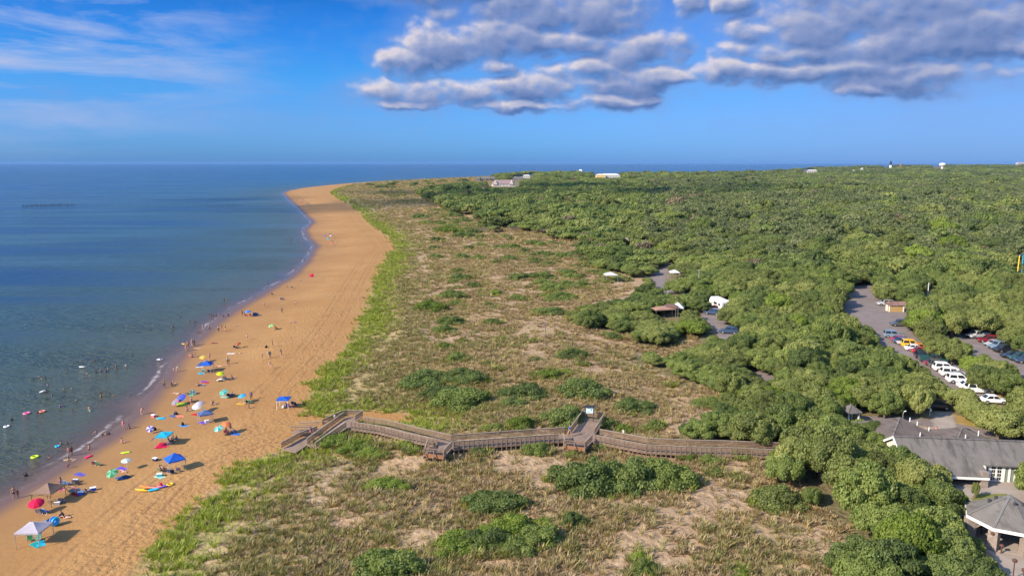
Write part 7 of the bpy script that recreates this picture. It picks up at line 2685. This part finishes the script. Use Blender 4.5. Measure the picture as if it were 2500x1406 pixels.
folk(P1, [(80, 968, 'stand', 's', 'navy', 40), (103, 962, 'stand', 'o', 'red', 20, .7), (347, 912, 'stand', 'o', 'purple', 200), (352, 1072, 'sit', 'o', 'black', 60), (375, 1075, 'lie', 's', 'navy', 80), (697, 652, 'sit', 'o', 'pink', 100),
          (385, 794, 'bend', 's', 'red', 80, .6), (392, 728, 'stand', 'o', 'pink', 30, .9), (408, 726, 'stand', 's', 'black', 60), (700, 578, 'stand', 'o', 'pink', 10), (736, 570, 'sit', 's', 'navy', 90), (802, 492, 'bend', 'o', 'pink', 60),
          (806, 490, 'stand', 'o', 'red', 80, .65), (932, 342, 'walk', 't', 'yellow', 60), (975, 328, 'sit', 's', 'black', 80), (1000, 376, 'lie', 's', 'grey', 70), (985, 250, 'stand', 's', 'white', 20, .7), (1000, 250, 'bend', 'o', 'teal', 120),
          (1092, 166, 'sit', 'o', 'pink', 60), (1105, 164, 'sit', 's', 'blue', 50), (1055, 134, 'stand', 'o', 'red', 0), (1065, 114, 'stand', 's', 'navy', 30), (1088, 104, 'stand', 'o', 'pink', 90), (1101, 104, 'stand', 's', 'grey', 60), (320, 918, 'sit', 'o', 'pink', 80),
          (388, 752, 'sit', 'o', 'white', 40, .8), (925, 815, 'chair', 's', 'navy', 150), (1060, 470, 'sit', 's', 'navy', 70), (975, 648, 'sit', 's', 'black', 200), (1000, 636, 'sit', 'o', 'purple', 210), (955, 660, 'lie', 's', 'white', 90), (700, 815, 'lie', 'o', 'purple', 60)])
folk(P2, [(870, 458, 'walk', 's', 'grey', 20), (908, 446, 'walk', 'o', 'teal', 10), (920, 444, 'walk', 't', 'grey', 20), (988, 430, 'walk', 't', 'grey', 30), (990, 446, 'walk', 'o', 'red', 40), (918, 510, 'walk', 'o', 'green', 15), (930, 516, 'walk', 's', 'orange', 20, .75),
          (934, 376, 'walk', 'o', 'navy', 80), (778, 332, 'walk', 't', 'white', 60), (993, 162, 'stand', 't', 'grey', 30), (1080, 122, 'walk', 't', 'white', 50), (881, 130, 'stand', 's', 'black', 10), (747, 182, 'stand', 's', 'black', 0), (757, 182, 'stand', 'o', 'navy', 40),
          (813, 180, 'stand', 's', 'black', 90), (655, 484, 'stand', 't', 'white', 60), (662, 482, 'bend', 'd', 'black', 30), (646, 494, 'lie', 's', 'grey', 80), (540, 456, 'stand', 'o', 'pink', 30), (802, 706, 'stand', 'd', 'purple', 10), (790, 758, 'sit', 'o', 'red', 80),
          (565, 734, 'sit', 's', 'black', 60), (560, 738, 'sit', 'o', 'navy', 100), (430, 742, 'stand', 's', 'red', 60), (408, 776, 'sit', 'o', 'black', 90), (598, 282, 'stand', 't', 'white', 60), (540, 278, 'stand', 's', 'black', 40), (616, 280, 'walk', 'o', 'orange', 30), (640, 282, 'walk', 's', 'yellow', 30),
          (501, 272, 'stand', 'o', 'pink', 70), (495, 276, 'stand', 'o', 'red', 90, .7), (470, 288, 'lie', 's', 'navy', 80), (405, 380, 'stand', 'o', 'pink', 40), (396, 400, 'stand', 's', 'blue', 0), (432, 368, 'stand', 'o', 'pink', 20), (444, 368, 'stand', 's', 'grey', 40),
          (985, 80, 'chair', 'o', 'purple', 120), (1000, 80, 'chair', 's', 'grey', 170), (240, 1150, 'chair', 's', 'green', 140), (955, 268, 'chair', 's', 'black', 150), (708, 244, 'lie', 's', 'navy', 80), (575, 354, 'lie', 'o', 'black', 80), (714, 384, 'sit', 's', 'black', 90), (722, 416, 'lie', 'o', 'white', 85),
          (1060, 222, 'lie', 's', 'purple', 88), (685, 574, 'sit', 'o', 'orange', 80), (640, 580, 'sit', 's', 'navy', 60), (672, 578, 'lie', 's', 'grey', 70), (750, 730, 'lie', 'o', 'yellow', 75), (690, 686, 'chair', 's', 'black', 160), (575, 502, 'sit', 'o', 'red', 40, .6), (600, 498, 'lie', 'o', 'white', 80),
          (650, 920, 'chair', 'o', 'pink', 180), (672, 905, 'stand', 't', 'grey', 60), (690, 915, 'chair', 's', 'navy', 150), (500, 612, 'lie', 's', 'navy', 70), (1020, 752, 'sit', 'o', 'blue', 60), (318, 610, 'sit', 's', 'navy', 70), (340, 668, 'lie', 'o', 'white', 70)])
folk(P3, [(1385, 165, 'stand', 't', 'red', 0), (1638, 333, 'walk', 's', 'navy', 0), (1650, 333, 'walk', 'o', 'black', 0), (1340, 308, 'walk', 't', 'white', 20), (1345, 318, 'walk', 't', 'white', 30), (1500, 372, 'sit', 's', 'black', 60), (1410, 606, 'stand', 's', 'orange', 60), (1335, 934, 'lie', 's', 'grey', 80),
          (1352, 936, 'sit', 'o', 'red', 70), (1145, 1030, 'sit', 's', 'black', 80), (1600, 612, 'sit', 't', 'white', 60), (1622, 108, 'stand', 's', 'black', 0), (1265, 972, 'sit', 't', 'white', 80), (980, 1100, 'sit', 'o', 'red', 60), (930, 1218, 'stand', 's', 'black', 0)])
S_END = len(PEOPLE)
label_all(PEOPLE[:W_END], WATER_LM)
label_all(PEOPLE[W_END:S_END], BEACH_LM)
label_all(GEAR, BEACH_LM)

# walkers on the boardwalk and by the buildings
v = plane(*P5(432, 355), DECK)
person('walk', (v[0], v[1], DECK), 't', 'blue', '', 50, 1, 1.05, 0, 'grey', 'person in bright blue shirt striding across the viewing platform')
v = plane(*P5(838, 378), DECK)
person('walk', (v[0], v[1], DECK), 't', 'white', '', 90, 1, 1.0, 0, 'black', 'person in white shirt walking along the boardwalk near a small dark dog')
v = plane(*P4(519, 256), 3.3)
person('walk', (v[0], v[1], 3.22), 't', 'white', '', 230, 1, 1.0, 0, 'black', 'person in white shirt walking up the beach ramp')
v = plane(*P4(336, 352), 2.7)
person('walk', (v[0], v[1], 2.62), 'd', 'purple', '', 240, 1, .95, 0, 'pink', 'person in lilac top behind the ramp railing')
p = at(*P6(1185, 372))
person('walk', (p.x, p.y, p.z + .1), 'd', 'pink', '', 0, 1, 1.1, 0, 'red', 'person in pink dress on the path between pyramid roofs')


def dog():
    v = plane(*P5(893, 388), DECK)
    J = dict(hip=(0, .26, .42), mid=(0, 0, .43), chest=(0, -.24, .42), neck=(0, -.36, .52), head=(0, -.46, .62), muz=(0, -.60, .58), tail=(0, .38, .50), tip=(0, .50, .62),
             eL=(.05, -.42, .70), eR=(-.05, -.42, .70))
    E = [('hip', 'mid'), ('mid', 'chest'), ('chest', 'neck'), ('neck', 'head'), ('head', 'muz'), ('hip', 'tail'), ('tail', 'tip'), ('head', 'eL'), ('head', 'eR')]
    rad = dict(hip=.10, mid=.10, chest=.13, neck=.075, head=.075, muz=.035, tail=.03, tip=.014, eL=.02, eR=.02)
    for s, x in (('L', .08), ('R', -.08)):
        J.update({'s' + s: (x, -.24, .34), 'w' + s: (x, -.22, .16), 'p' + s: (x, -.26, .02), 't' + s: (x, .24, .36), 'k' + s: (x, .16, .26), 'h' + s: (x, .30, .14), 'q' + s: (x, .24, .02)})
        E += [('chest', 's' + s), ('s' + s, 'w' + s), ('w' + s, 'p' + s), ('hip', 't' + s), ('t' + s, 'k' + s), ('k' + s, 'h' + s), ('h' + s, 'q' + s)]
        rad.update({'s' + s: .05, 'w' + s: .03, 'p' + s: .03, 't' + s: .065, 'k' + s: .045, 'h' + s: .028, 'q' + s: .03})
    me = skin_mesh('dog', J, E, rad, simple('dog_coat', (0.02, 0.018, 0.016), .8), 'mid', 1)
    o = link('dog', me)
    o.location = (v[0], v[1], DECK)
    o.rotation_euler = (0, 0, R(80))
    o.scale = (1.15,) * 3
    tag(o, 'small dark dog trotting ahead of the walker on the boardwalk', 'dog')


dog()


# ------------------------------------------------------------------ air
def build_haze():
    m = bpy.data.materials.new('air')
    m.use_nodes = True
    m.node_tree.nodes.clear()
    nt = NT(m.node_tree)
    v = nt.n('ShaderNodeVolumePrincipled', {'Color': (0.21, 0.42, 0.80), 'Density': HAZE, 'Anisotropy': 0.0})
    o = nt.n('ShaderNodeOutputMaterial')
    nt.t.links.new(v.outputs[0], o.inputs['Volume'])
    b = MB().prism([(-44000, -44000), (44000, -44000), (44000, 44000), (-44000, 44000)], -5.5, 82.0).build('haze', m)
    tag(b, 'thin pale sea air over the coast', 'haze', kind='stuff')


HAZE = 2.3e-5
build_haze()
